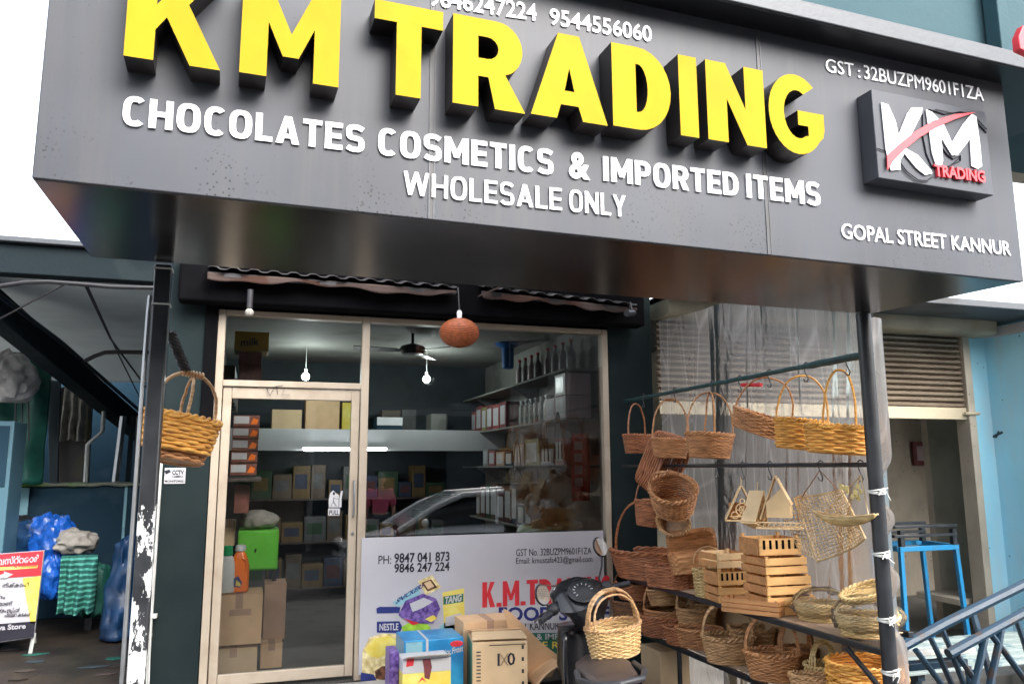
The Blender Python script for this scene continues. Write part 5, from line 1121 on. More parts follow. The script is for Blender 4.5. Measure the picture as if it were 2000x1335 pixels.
MB().sheet(lambda u,v: V((CX+.95+.93*v, CY-CW+CW*(.80-.10*v)*(2*u-1), cz_(.895+.53*v)+.035*math.sin(math.pi*v)+.02*math.sin(math.pi*u))), 10, 8).build('windscreen', K['sky_screen'], car, solid=.012)
b = MB(); b.loft([((CX+x,CY-CW,cz_(z)),(0,CW*w,0),(0,0,.025),4) for x,z,w in ((1.72,1.33,.74),(1.95,1.41,.79),(2.9,1.465,.79),(3.8,1.435,.77),(4.1,1.33,.74))], 20)
b.build('roof', K['carpaint'], car)
for s in (0, 1):
    yy = CY-.03-.02 if s == 0 else CY-2*CW+.05; q = 1 if s else -1
    b = MB()
    b.tube([(CX+.88,yy,cz_(.86)),(CX+1.5,yy+q*.06,cz_(1.22)),(CX+1.95,yy+q*.12,cz_(1.40)),(CX+2.9,yy+q*.15,cz_(1.45)),(CX+3.8,yy+q*.16,cz_(1.39)),(CX+4.3,yy+q*.12,cz_(1.0))], .045, 8)
    b.tube([(CX+2.5,yy+q*.0,cz_(.92)),(CX+2.55,yy+q*.15,cz_(1.43))], .03, 8); b.build('window_pillar', K['carpaint'], car)
    MB().ball((CX+1.28,CY+.08 if s == 0 else CY-2*CW-.08,cz_(.98)), (.06,.09,.07), 12).build('side_mirror', K['carpaint'], car)
    MB().ball((CX+.10,CY-.22 if s == 0 else CY-2*CW+.22,cz_(.62)), (.10,.20,.07), 14).build('headlight', K['lens'], car)
    for xw in (.68,3.7):
        w = MB().lathe([(.20,-.1),(.30,-.1),(.31,-.05),(.31,.05),(.30,.1),(.20,.1)], (CX+xw,CY-.1 if s == 0 else CY-2*CW+.1,cz_(.31)), 24, Matrix.Rotation(R_(90),3,'X')).build('wheel', K['tyre'], car)
        MB().lathe([(.0,-.09),(.19,-.085),(.2,.085),(0,.09)], (CX+xw,CY-.1 if s == 0 else CY-2*CW+.1,cz_(.31)), 20, Matrix.Rotation(R_(90),3,'X')).build('rim', K['steel'], w)
MB().box(CX-.015,CX+.02,CY-2*CW+.55,CY-.55,cz_(.52),cz_(.62)).build('grille', K['black'], car, bev=.01)

# ------------------------------------------------------------------ baskets
def sgnp(c, p): return math.copysign(abs(c)**(2/p), c)
def wicker_basket(name, label, loc, rx, ry, h, m, rot=(0,0,0), top=1.25, p=2.0, handles=(('x',.30,2),), amp=.0042, stakes=28, rows=10, pitch=.0098, rim=.009, group=None, cat='basket', hand_m=None, rim_m=None, wavy=0, inner=None, hand_in=1.0, drop=.5):
    """woven basket: rim half axes rx, ry, height h; handles = (axis, rise, strands[, offset])"""
    if group is None and name == 'wicker_basket': group = 'wicker baskets outside the shop'
    t = thing(name, label, cat, loc, rot, group); n = stakes*4
    sd = random.random()*9
    def rad(tt): return 1/top+(1-1/top)*tt**.8
    def pt(th, tt, off=0): 
        f = rad(tt); return V((sgnp(math.cos(th),p)*(rx*f+off), sgnp(math.sin(th),p)*(ry*f+off), h*tt + wavy*math.sin(2*th)*tt))
    b = MB(); n = stakes*3; slant = math.hypot(h, max(rx,ry)*(1-1/top)); nr = max(3, int(slant/pitch)); rr_ = slant/nr*.56
    for j in range(nr):
        tt = (j+.5)/nr; ph = math.pi*j; jz = random.gauss(0,.0006)
        b.tube([pt(6.28319*i/n, tt, amp*math.cos(stakes/2*6.28319*i/n+ph)+.0012*noise.noise(V((i*.23,j*1.7,sd))))+V((0,0,jz+.0012*noise.noise(V((i*.11,j*2.3,sd+5)))) ) for i in range(n)], [rr_*(1+.12*noise.noise(V((i*.4,j*3.1,sd)))) for i in range(n)], 5, closed=True)
    for i in range(stakes):
        th = 6.28319*(i+.5)/stakes; b.tube([pt(th, tt, 0) for tt in (0.02,.3,.6,.99)], .0032, 4)
    n = 40
    b.add([V((sgnp(math.cos(6.28319*i/n),p)*rx/top*k, sgnp(math.sin(6.28319*i/n),p)*ry/top*k, .004)) for k in (1.0,.0) for i in range(n)], [(i,(i+1)%n,n+(i+1)%n,n+i) for i in range(n)])
    b.build('woven_body', m, t, local=True, fixn=False, angle=80)
    b = MB(); k = 84
    for s in range(2):
        pts = []
        for i in range(k):
            th = 6.28319*i/k; q = pt(th, 1.0); ph = 15*th+math.pi*s
            r_ = V((math.cos(th), math.sin(th), 0)); pts.append(q + r_*(rim*.75*math.cos(ph)) + V((0,0,rim*.75*math.sin(ph))))
        b.tube(pts, rim*.72, 5, closed=True)
    b.build('braided_rim', rim_m or m, t, local=True, fixn=False)
    if h > .05:
        b = MB(); b.tube([pt(6.28319*i/k, 0.02, .002) for i in range(k)], rim*.6, 5, closed=True); b.build('base_ring', rim_m or m, t, local=True, fixn=False)
    for hd in handles:
        ax, hh, sn = hd[:3]; off = hd[3] if len(hd) > 3 else 0
        b = MB()
        for s in range(sn):
            o = (s-(sn-1)/2)*.016+off; pts = []
            a_, q_ = (rx, ry) if ax == 'x' else (ry, rx)
            reach = a_*hand_in*math.sqrt(max(.05, 1-(o/q_)**2))
            lo = h*(1-drop)
            pts.append((-reach*rad(1-drop)*1.0, lo)); pts.append((-reach, h))
            for i in range(1, 18):
                a = math.pi*(1-i/18); pts.append((reach*sgnp(math.cos(a),2.3), h+hh*sgnp(math.sin(a),2.3)*(1+.02*s)))
            pts += [(reach, h), (reach*rad(1-drop), lo)]
            P3 = [V((x,o*(1-.55*max(0,(z-h)/max(hh,.01))),z)) if ax == 'x' else V((o*(1-.55*max(0,(z-h)/max(hh,.01))),x,z)) for x,z in pts]
            jit = [q + V((random.gauss(0,.0012),random.gauss(0,.0012),0)) for q in P3]
            b.tube(jit, .0062, 6)
        if sn > 1:
            for i in range(7):      # cane binding at the top
                x = (i-3)*.012; b.tube([V((x,.020*math.cos(a*.785),h+hh-.001+.012*math.sin(a*.785))) if ax == 'x' else V((.020*math.cos(a*.785),x,h+hh-.001+.012*math.sin(a*.785))) for a in range(8)], .0042, 4, closed=True)
        b.build('handle', hand_m or m, t, local=True, fixn=False)
    return t
def s_hook(p, label, big=.05):
    pts = [p+V((0,-.012*math.cos(a*.5)+.012,.022*math.sin(a*.5)+.01)) for a in range(-2,7)] 
    pts = [p+V((0,-.022,.0)), p+V((0,-.018,.016)), p+V((0,0,.024)), p+V((0,.018,.014)), p+V((0,.012,-.02)), p+V((0,.0,-.045)), p+V((0,-.012,-.065)), p+V((0,-.004,-.082)), p+V((0,.016,-.078)), p+V((0,.024,-.062))]
    return tag(MB().tube(pts, .0035, 6).build('metal_hook', K['wire']), label, 'hook', 'hooks on the basket rods')

# the rods and shelves
XR = 2.80
ra, rb = atY(1200,789,5.86), V((2.78,3.02,0)); ra.x = 2.86; zr1 = atX(1685,693,2.78).z; ra.z = zr1; rb.z = zr1
zr2 = atX(1700,907,2.78).z
print('rod z', zr1, zr2)
rk = thing('display_rack', 'black iron rack with two rods and two shelves left of the right post', 'rack', (2.95,4.4,Z_ST))
b = MB(); random.seed(2); pts = [ra.lerp(rb,i/40) for i in range(41)]
b.tube([p+V((0,0,.004*noise.noise(V((i*.7,0,0))))) for i,p in enumerate(pts)], [.013+.004*abs(noise.noise(V((i*.9,3,0))))+(.006 if i > 33 else 0) for i in range(41)], 8)
K['rodwrap'] = mat('dark green wrapped rod', (.018,.055,.055), .45, .35, 14, bump=.2)
b.build('rod', K['rodwrap'], rk)
MB().tube([(2.80,5.8,zr2),(2.78,3.03,zr2)], .012, 8).build('rod', K['black'], rk)
SZ1, SZ2 = .60, .235
b = MB(); a0, a1 = V((2.80,5.75,SZ1)), V((2.80,3.10,SZ1)); a1.x = 2.83
for x in (0, .42): b.bar(a0+V((x,0,-.016)), a1+V((x,0 if x == 0 else .3,-.016)), .03, .03)
for y in (3.45,4.0,4.6,5.2,5.7): b.bar((2.81,y,SZ1-.02),(3.24,y,SZ1-.02), .025, .025)
b.build('shelf_frame', K['black'], rk, bev=.003)
K['ply_shelf'] = stained('stained shelf board', (.42,.30,.2), (.3,.2,.13), .8, 4)
MB().box(2.83,3.2,3.4,5.74,SZ1-.0035,SZ1).build('shelf_board', K['ply_shelf'], rk)
b = MB()
for x in (2.80,3.22): b.bar((x,5.75,SZ2-.016),(x,3.35 if x < 3 else 3.6,SZ2-.016), .03, .03)
for y in (3.45,4.0,4.6,5.2,5.7): b.bar((2.81,y,SZ2-.02),(3.24,y,SZ2-.02), .025, .025)
for y in (4.15,5.0): b.bar((2.80,y,SZ2-.032),(2.80,y,Z_ST), .025, .025)
b.bar((2.81,3.36,SZ1-.04),(2.79,3.08,SZ1-.2), .02, .02)
b.build('shelf_frame', K['black'], rk, bev=.003)
MB().box(2.83,3.2,3.55,5.74,SZ2-.0035,SZ2).build('shelf_board', K['ply_shelf'], rk)
# pale boards closing the back of the lower shelf
MB().box(3.235,3.245,3.5,5.7,SZ2+.002,SZ1-.06).build('back_board', K['carton2'], rk)

def hang(label, cx, rim_y, bot_y, wpx, top_y, m, X=XR, depth_k=.85, **k):
    p = atX(cx, rim_y, X); s = mpp(p); w = wpx*s/2; h = (bot_y-rim_y)*s; rise = (rim_y-top_y)*s
    kk = dict(handles=(('x',rise,k.pop('strands',1)),)); kk.update(k)
    return wicker_basket('wicker_basket', label, (X,p.y,p.z-h), w, w*depth_k, h, m, **kk), p, s
G1 = 'wicker baskets outside the shop'
hang('small red brown basket at the far end of the upper rod beside the pier', 1244, 850, 884, 58, 788, K['w_red'], rows=6, rot=(0,0,.5), group=G1)
hang('brown basket with one tall arched handle, second from the pier on the upper rod', 1308, 858, 893, 70, 780, K['w_brown'], rows=6, rot=(0,.04,-.4), group=G1, strands=2)
p0 = atX(1384,848,XR); s0 = mpp(p0)
wicker_basket('wicker_basket', 'round brown basket with two crossed handles hanging from the upper rod', (XR,p0.y,p0.z-45*s0), 45*s0, 43*s0, 45*s0, K['w_brown'], rot=(0,.05,-.35), handles=(('x',82*s0,1),('y',82*s0,1)), rows=7, rim=.011, group=G1)
# boxy basket turned down below the first ones
p1 = atX(1282,905,XR+.02); s1 = mpp(p1)
wicker_basket('wicker_basket', 'dark square basket tipped on its side below the far end of the upper rod', (XR,p1.y,p1.z+12*s1), 40*s1, 60*s1, 46*s1, K['w_red'], rot=(R_(115),.1,.5), handles=(), p=5, top=1.12, rows=7)
# three near baskets
p2 = atX(1478,838,XR); s2 = mpp(p2)
wicker_basket('wicker_basket', 'shallow brown tray basket hanging tilted with a red ribbon on its handle', (XR,p2.y,p2.z-.02), 56*s2, 40*s2, 34*s2, K['w_brown'], rot=(.0,.36,-.95), handles=(('x',76*s2,1),), rows=5, group=G1, top=1.12)
q = [atX(x, y, XR-.005) for x, y in ((1449,751),(1470,751),(1487,751))]; tag(MB().tube(q,.011,8).build('red_ribbon', K['red']), 'red ribbon wound on the tilted tray basket handle', 'ribbon')
hang('golden basket with a tall handle between the tilted tray and the right end basket', 1560, 822, 876, 96, 733, K['w_gold'], rot=(.02,.10,-.5), rows=6, amp=.006, stakes=18, pitch=.0135, top=1.12, rim=.011, group=G1, depth_k=.8)
hang('large golden oval basket nearest the right post on the upper rod', 1636, 834, 884, 124, 722, K['w_gold'], X=XR-.03, rot=(.0,.07,-.45), rows=6, amp=.0065, stakes=18, pitch=.0135, top=1.1, rim=.011, group=G1, depth_k=.7, handles=(('x',112*mpp(atX(1636,834,XR)),1),), hand_in=.5)
for i,x in enumerate((1252,1313,1385,1440,1498,1570,1652)):
    k = (x-1200)/(1690-1200); d = ray(x, 700); Y = XR*d.y/d.x
    s_hook(V((XR+.01,Y,zr1+.0)), 'dark S hook on the upper rod, %s from the pier' % ['first','second','third','fourth','fifth','sixth','seventh'][i])
# second rod: hooks and hung goods
for i,x in enumerate((1262,1400,1450,1503,1602,1680)):
    d = ray(x, 900); Y = XR*d.y/d.x; s_hook(V((XR,Y,zr2)), 'dark S hook on the lower rod, %s from the pier' % ['first','second','third','fourth','fifth','sixth'][i])
p = atX(1325,975,XR); s = mpp(p)
wicker_basket('wicker_basket', 'brown round basket hanging with its open mouth tipped towards the street', (XR-.01,p.y+.05,p.z-18*s), 46*s, 42*s, 52*s, K['w_brown'], rot=(R_(38),R_(12),R_(-45)), handles=(('x',38*s,2),), rows=7, rim=.012)
p = atX(1276,985,XR+.03); s = mpp(p)
wicker_basket('wicker_basket', 'dark red basket with a thin handle hanging beside the tipped round one', (XR+.03,p.y,p.z-42*s), 40*s, 36*s, 46*s, K['w_red'], rot=(0,.12,-.3), handles=(('x',62*s,1),), rows=7)
def wood_house(label, cx, y0, y1, wpx, yaw, X=XR, tilt=0):
    p = atX(cx, y1, X); s = mpp(p); w = wpx*s; h = (y1-y0)*s; D = .09
    t = thing('wooden_house', label, 'ornament', p, (0,tilt,yaw))
    def slope(sg_):
        b = MB(); a = V((sg_*w/2,0,0)); c = V((0,0,h)); d = (c-a).normalized(); n_ = V((-d.z,0,d.x))*.007*(-sg_)
        b.add([a+V((0,-D/2,0)),c+V((0,-D/2,0)),c+V((0,D/2,0)),a+V((0,D/2,0)),a+n_+V((0,-D/2,0)),c+n_+V((0,-D/2,0)),c+n_+V((0,D/2,0)),a+n_+V((0,D/2,0))], [(0,1,2,3),(7,6,5,4),(0,4,5,1),(1,5,6,2),(2,6,7,3),(3,7,4,0)]); return b
    for sg_ in (-1,1): slope(sg_).build('roof_board', K['ply'], t, local=True, bev=.001)
    MB().box(-w/2-.005,w/2+.005,-D/2,D/2,-.009,-.001).build('base_board', K['ply'], t, local=True, bev=.001)
    MB().box(-w*.38,w*.38,D/2-.008,D/2-.004,0,h*.5).build('back_board', K['wood_red'], t, local=True)
    b = MB()
    for (x, z, r) in ((0,h*.30,h*.20),(0,h*.30,h*.10),(-w*.24,h*.14,h*.10),(w*.24,h*.14,h*.10),(0,h*.56,h*.07)):
        b.tube([V((x+r*math.cos(a*.449),-D/2+.006,z+r*math.sin(a*.449))) for a in range(14)], .0035, 5, closed=True)
    for a in range(6): b.tube([V((0,-D/2+.006,h*.30)), V((h*.2*math.cos(a*1.047),-D/2+.006,h*.3+h*.2*math.sin(a*1.047)))], .003, 5)
    b.tube([V((-w*.4,-D/2+.006,.02)),V((w*.4,-D/2+.006,.02))], .004, 5)
    b.build('fretwork', K['ply'], t, local=True)
    MB().tube([V((0,0,h)),V((0.004,0,h+.03)),V((0,0,h+.055))], .003, 5).build('hanging_cord', K['bamboo'], t, local=True)
    return t
wood_house('pale triangular wooden house with round fretwork hanging left over the crates', 1450, 950, 1014, 62, -.5)
wood_house('second triangular wooden house hanging tilted in front of the crates', 1474, 958, 1024, 52, .5, XR-.10, .25)
# open wooden box house
p = atX(1524,1030,XR-.02); s = mpp(p)
t = thing('wooden_house', 'open plywood house with a gable and a lettered skirt on top of the crate stack', 'ornament', p, (0,0,-.75))
W_, H_, D_ = 70*s, 92*s, .11
for y in (-D_/2, D_/2-.006):
    MB().prism([(-W_*.32,20*s),(W_*.32,20*s),(W_*.32,48*s),(W_*.1,76*s),(-W_*.32,48*s)], (0,y,0), (1,0,0), (0,0,1), (0,.006,0)).build('wall_board', K['ply'], t, local=True, bev=.001)
for x in (-W_*.32, W_*.32-.006): MB().box(x,x+.006,-D_/2+.0065,D_/2-.0065,20*s,48*s).build('wall_board', K['ply'], t, local=True)
MB().bar((-W_*.5,0,16*s),(-W_*.05,0,100*s), D_, .006).build('roof_board', K['ply'], t, local=True); MB().bar((W_*.34,0,44*s),(-W_*.02,0,96*s), D_, .006).build('roof_board', K['ply'], t, local=True)
MB().box(-W_*.6,W_*.6,-D_*.8,D_*.8,-.003,.004).build('base_board', K['ply'], t, local=True, bev=.001)
b = MB()
for k in range(9): b.tube([V((-W_*.55+k*W_*.137,-D_*.78,.005)),V((-W_*.55+k*W_*.137+.006,-D_*.78,.02)),V((-W_*.52+k*W_*.137+.012,-D_*.78,.03))], .003, 5)
b.tube([V((-W_*.58,-D_*.78,.032)),V((W_*.58,-D_*.78,.032))], .004, 5); b.build('fretwork', K['ply'], t, local=True)
# bamboo lattice hanger
def P2(x, y, X=XR): return atX(x, y, X)
lt_ = thing('bamboo_lattice', 'open bamboo lattice tray hanging flat from the lower rod', 'lattice', atX(1620,1098,XR))
c_ = [P2(1553,972,2.86), P2(1643,955,2.83), P2(1690,1050,2.80), P2(1596,1096,2.84)]
def bil(u, v): 
    q = c_[0].lerp(c_[1],u).lerp(c_[3].lerp(c_[2],u), v); return q+V((.05*math.sin(math.pi*u)*1.0,0,0))
b = MB()
for i in range(17): b.tube([bil(i/16, j/10) for j in range(11)], .0026, 4)
for i in range(20): b.tube([bil(j/10, i/19) for j in range(11)], .0026, 4)
for i in range(6): b.tube([bil(i/12, 0), bil(min(1,i/12+.5), 1)], .0026, 4)
b.build('woven_lattice', K['bamboo'], lt_, fixn=False)
b = MB(); per = [bil(i/8,0) for i in range(8)]+[bil(1,i/8) for i in range(8)]+[bil(1-i/8,1) for i in range(8)]+[bil(0,1-i/8) for i in range(8)]
b.tube(per, .006, 6, closed=True); b.build('rim', K['bamboo'], lt_)
h_ = P2(1601,918,2.80); MB().tube([bil(.1,0),h_,bil(.9,0)], .003, 5).build('hanging_cord', K['w_dark'], lt_)
# second lattice, smaller and folded behind
l2 = thing('bamboo_lattice', 'narrow bamboo lattice side hanging left of the flat one', 'lattice', atX(1550,1090,2.9))
d_ = [P2(1520,985,2.9),P2(1575,962,2.9),P2(1600,1094,2.9),P2(1560,1075,2.9)]
b = MB()
for i in range(8): b.tube([d_[0].lerp(d_[1],i/7), d_[3].lerp(d_[2],i/7)], .0026, 4)
for i in range(15): b.tube([d_[0].lerp(d_[3],i/14), d_[1].lerp(d_[2],i/14)], .0026, 4)
b.build('woven_lattice', K['bamboo'], l2, fixn=False)
# boat swing with flowers
sw = thing('hanging_boat', 'long straw boat tray on cords with yellow flowers hanging next to the right post', 'ornament', atX(1650,1030,XR-.04))
q0, q1 = atX(1590,1005,XR-.02), atX(1712,1012,XR-.06); top_ = atX(1681,928,XR-.03)
def boat(u, v): 
    w = .05*math.sin(math.pi*min(max(u,.03),.97))**.7; a = math.pi*v; q = q0.lerp(q1,u); return q+V((w*math.cos(a), 0, -.045*math.sin(a)*math.sin(math.pi*u)**.5+.02*(2*u-1)**2))
MB().sheet(boat, 24, 10).build('boat_tray', K['w_bam'], sw, solid=.004)
b = MB(); b.tube([boat(i/20,0) for i in range(21)], .005, 5).tube([boat(i/20,1) for i in range(21)], .005, 5); b.build('rim', K['bamboo'], sw)
b = MB()
for u in (.12,.42,.6,.93): b.tube([top_, boat(u,0 if u < .5 else 1)], .0028, 5)
b.build('hanging_cord', K['bamboo'], sw)
random.seed(8); K['straw'] = mat('straw flowers', (.72,.6,.26), .7, .2, 30)
for k in range(12):
    b = MB(); c = (atX(1652,955,XR-.02) if k < 5 else atX(1675,967,XR-.05))+V((random.gauss(0,.008),random.gauss(0,.015),random.gauss(0,.014)))
    for a in range(6): b.ball(c+V((0,.009*math.cos(a*1.05),.009*math.sin(a*1.05))), (.004,.006,.006), 6)
    b.ball(c, (.005,.006,.006), 6); b.build('dried_flower', K['straw'], sw)

# ------------------------------------------------------------------ goods on the middle shelf
def on_shelf(cx, z, X): d = ray(cx, 900); return V((X, X*d.y/d.x, z))
p = on_shelf(1262, SZ1, 2.92); s = mpp(p)
wicker_basket('wicker_basket', 'big red brown oval basket at the far end of the middle shelf', p+V((0,0,.002)), 82*s, 54*s, 50*s, K['w_red'], rot=(0,0,-1.0), handles=(('x',98*s,2),), rows=9, stakes=32, rim=.013, top=1.3, hand_in=.92)
p = atX(1350,1090,2.90); s = mpp(p)
t = thing('wicker_chest', 'reddish wicker chest with its lid open on the big basket', 'basket', (2.93,p.y,SZ1+.125), (0,-.12,-.55))
def weave_box(w, d, h, m, top=1.1):
    b = MB(); n = 60; rows = 8; R = rows*2+1; vs = []
    for j in range(R):
        tt = j/(R-1); f = 1/top+(1-1/top)*tt
        for i in range(n*4//2):
            th = 6.28319*i/(n*2); o = .004*math.cos(n/4*th+math.pi*(j//2)) if j % 2 else -.002
            vs.append(V((sgnp(math.cos(th),7)*(w/2*f+o), sgnp(math.sin(th),7)*(d/2*f+o), h*tt)))
    k = n*2
    b.add(vs, [(j*k+i, j*k+(i+1)%k, (j+1)*k+(i+1)%k, (j+1)*k+i) for j in range(R-1) for i in range(k)]+[tuple(range(k))]); return b
weave_box(.34,.22,.14,K['w_red']).build('woven_body', K['w_brown'], t, local=True, fixn=False, angle=80)
M_ = Matrix.Rotation(R_(-70),3,'X'); b = weave_box(.35,.23,.04,K['w_red']); b.v = [M_ @ v + V((0,.13,.16)) for v in b.v]; b.build('lid', K['w_brown'], t, local=True, fixn=False, angle=80)
MB().tube([V((.1+.10*math.cos(math.pi*i/12),-.115,.07+.10*math.sin(math.pi*i/12))) for i in range(13)], .006, 6).build('handle', K['w_tan'], t, local=True)
# small basket with white weave
p = on_shelf(1366, SZ1, 2.84); s = mpp(p)
wicker_basket('wicker_basket', 'small straw coloured square basket on the middle shelf edge before the crates', (2.86,p.y,SZ1+.002), 22*s, 22*s, 50*s, K['w_bam'], handles=(), p=4, top=1.25, rows=6, stakes=14, amp=.006)
def crate(label, px, z, w, d, h, slats, m, yaw, X=2.97, gap=.18, notch=False, m2=None, taper=1.0, legs=True):
    q = on_shelf(px, z, X); t = thing('wooden_crate', label, 'crate', q, (0,0,yaw), 'wooden crates on the middle shelf'); th = .008
    for i in range(slats):
        z0 = h*i/slats; z1 = h*(i+1-gap)/slats
        for sgn in (-1, 1):
            MB().box(-w/2,w/2,sgn*(d/2)-th/2,sgn*(d/2)+th/2,z0,z1).build('slat', m, t, local=True, bev=.001)
            MB().box(sgn*(w/2+th*.1)-th/2,sgn*(w/2+th*.1)+th/2,-d/2+th*.6,d/2-th*.6,z0+.0005,z1).build('slat', m2 or m, t, local=True, bev=.001)  # the darker side wood paints in the shade on the crate sides
    for sx_ in (-1,1):
        for sy_ in (-1,1): MB().box(sx_*(w/2-.018)-.008,sx_*(w/2-.018)+.008,sy_*(d/2-.014)-.008,sy_*(d/2-.014)+.008,0.001,h).build('corner_post', m, t, local=True)
    MB().box(-w/2+.006,w/2-.006,-d/2+.006,d/2-.006,.002,.010).build('base', m, t, local=True)
    if notch:
        for k in range(6): MB().box(-w*.42+k*w*.15,-w*.42+k*w*.15+w*.06,-d/2-.0052,-d/2-.0046,h*.3,h*.75).build('slot', K['black_matte'], t, local=True, smooth=False)
    return t
wd, wr = K['wood'], K['wood_red']
Z = SZ1+.003
hs_ = [.108,.108,.10]; ws = [.31,.295,.285]
nm = ['lowest','middle','second from the top']
for i in range(3):
    crate('pine slatted crate, %s of the tall stack under the plywood house' % nm[i], 1508-4*i, Z, ws[i], .24, hs_[i], 2, wd, -.06+.03*i, 2.97, m2=wr); Z += hs_[i]+.003
crate('pine crate with upright slots, top of the tall stack', 1494, Z, .28, .22, .115, 1, wd, -.05, 2.97, notch=True, m2=wr)
Z2 = SZ1+.003
for i in range(3):
    crate('pine crate in the short stack left of the tall stack, %s' % ['lowest','middle','topmost'][i], 1414-5*i, Z2, (.25-.010*i), .2, .098, 2 if i != 1 else 1, K['ply'] if i == 2 else wd, -.12+.08*i, 2.92, notch=(i == 1), m2=wr); Z2 += .102
crate('long brown slatted crate lying at the front edge of the middle shelf', 1458, SZ1+.003, .34, .13, .085, 3, wr, -.98, 2.80)
# wrapped baskets
def wrapped(label, cx, X, rx, h, m, z):
    q = on_shelf(cx, z, X); t = wicker_basket('wrapped_basket', label, q, rx, rx*.8, h, m, handles=(('x',h*.9,1),), rows=5, top=1.2, rot=(0,0,-.4))
    b = MB(); b.ball((0,0,0), 1, 36); out = []
    for v in b.v:
        d = 1+.10*noise.noise(v*3.2+V((cx,0,0)))+.07*noise.noise(v*7+V((cx,0,0))); zz = v.z
        out.append(V((v.x*rx*1.18*d, v.y*rx*.98*d, max(.0, h*.9+zz*h*(1.0 if zz < 0 else 1.15)*d))))
    b.v = out; b.build('clear_wrapping', K['wrap'], t, local=True); return t
wrapped('straw basket in clear wrapping on the middle shelf right of the crates', 1588, 3.04, .145, .085, K['w_bam'], SZ1+.003)
wrapped('straw basket in clear wrapping at the shelf end against the right post', 1672, 2.98, .15, .095, K['w_bam'], SZ1+.003)
q = on_shelf(1680, SZ1+.16, 3.0); wicker_basket('wicker_basket', 'flat straw tray tipped on the wrapped basket by the right post', q+V((0,0,.03)), .14, .10, .035, K['w_bam'], rot=(.15,-.3,-.4), handles=(), rows=4, top=1.15)

# ------------------------------------------------------------------ goods on the lower shelf
def low(label, cx, X, wpx, hpx, rise, m, z=SZ2+.003, **k):
    q = on_shelf(cx, z, X); s = mpp(q); kk = dict(handles=(('x',rise*s,3),), depth=.8, rows=7); kk.update(k); dk = kk.pop('depth')
    return wicker_basket('wicker_basket', label, q, wpx*s/2, wpx*s/2*dk, hpx*s, m, **kk)
low('dark basket with a round handle on the lower shelf behind the scooter', 1240, 3.02, 84, 40, 66, K['w_dark'], rot=(0,0,-.5))
low('brown basket with a wide handle on the lower shelf, right of the scooter', 1296, 2.94, 96, 44, 62, K['w_brown'], rot=(0,0,-.5))
low('tan round basket with a double handle behind the long tray on the lower shelf', 1348, 3.02, 76, 46, 58, K['w_tan'], rot=(0,0,-.3), z=SZ2+.05)
low('long red brown tray basket at the front of the lower shelf', 1330, 2.87, 104, 30, 0, K['w_red'], handles=(), depth=.5, rot=(0,0,-.95), rows=5)
low('tan round basket with a triple arched handle in the middle of the lower shelf', 1406, 2.88, 98, 46, 62, K['w_tan'], rot=(0,0,-.35), rim=.012)
low('reddish round basket with a triple arched handle right of the middle of the lower shelf', 1488, 2.90, 104, 48, 68, K['w_brown'], rot=(0,0,-.35), rim=.012)
low('long tan tray basket between the arched baskets and the coiled stack', 1566, 2.88, 96, 38, 0, K['w_tan'], handles=(), depth=.55, rot=(0,0,-.8), rows=6)
low('pale open basket with upright stakes behind the long tan tray', 1582, 3.06, 80, 40, 52, K['w_bam'], handles=(('x',.12,3),), rot=(0,0,.4))
q = on_shelf(1672, SZ2-.03, 2.95)
for i in range(5):
    wicker_basket('wicker_tray', 'golden round wicker tray, %s of the stack by the right post' % ['lowest','second from the bottom','middle','second from the top','topmost'][i], (2.95,3.40,.16+i*.062), .20-.004*i, .19-.004*i, .066, K['w_gold'], rot=(random.uniform(-.04,.04),random.uniform(-.03,.03),i*.6), handles=(), rows=4, amp=.006, stakes=24, pitch=.0125, top=1.06, rim=.010, group='stack of round wicker trays', cat='tray')
# under the lower shelf
carton('cardboard_box', 'pale cardboard box on the ground under the far end of the lower shelf', 1290,1346,1268,1310,5.3,.3,K['carton2'], z0=Z_ST, tape=False)
low('dark brown basket with a round handle at the far end of the lower shelf', 1222, 2.83, 70, 42, 60, K['w_dark'], rot=(0,0,-.8))
low('red brown oval basket stacked on the dark handled one', 1236, 2.90, 80, 30, 0, K['w_red'], handles=(), z=SZ2+.19, depth=.7, rot=(.1,0,-.5))
low('tan shallow basket lying on the red brown oval one', 1296, 2.95, 92, 26, 0, K['w_tan'], handles=(), z=SZ2+.20, depth=.8, rot=(-.1,.1,.5))
low('small tan basket with an upright handle leaning behind the wide handled one', 1272, 3.10, 70, 40, 54, K['w_tan'], z=SZ2+.09, rot=(.1,.1,.4))
low('red brown oval basket stacked between the scooter and the long tray', 1284, 2.86, 92, 36, 0, K['w_red'], handles=(), depth=.7, rot=(0,0,-.7), rows=6)
low('brown low basket under the double handled tan basket', 1352, 2.92, 90, 34, 0, K['w_brown'], handles=(), z=SZ2+.003, depth=.7, rot=(0,0,-.5), rows=6)
low('tan square basket at the back of the lower shelf above the arched pair', 1450, 3.10, 84, 52, 0, K['w_tan'], handles=(), p=4, z=SZ2+.003, rot=(0,0,-.4))
low('brown basket with thin upright handle behind the reddish arched basket', 1532, 3.10, 84, 44, 56, K['w_brown'], rot=(0,0,.2), z=SZ2+.003)
wicker_basket('wicker_basket', 'dark red rectangular basket in front of the big oval basket on the middle shelf', on_shelf(1300,SZ1+.003,2.84), .155, .11, .135, K['w_red'], rot=(0,0,-1.15), handles=(), p=5, rows=10, top=1.12)
wicker_basket('wicker_basket', 'red brown oval basket wedged under the wicker chest on the middle shelf', on_shelf(1362,SZ1+.003,3.05), .17, .13, .15, K['w_red'], rot=(0,0,-.6), handles=(), rows=10, top=1.15)
p = atX(1318,1012,2.9); wicker_basket('wicker_basket', 'tan basket lying on its side between the tipped round basket and the wicker chest', (2.92,p.y,p.z-.05), .12, .10, .12, K['w_tan'], rot=(R_(70),.3,-.9), handles=(), rows=8)
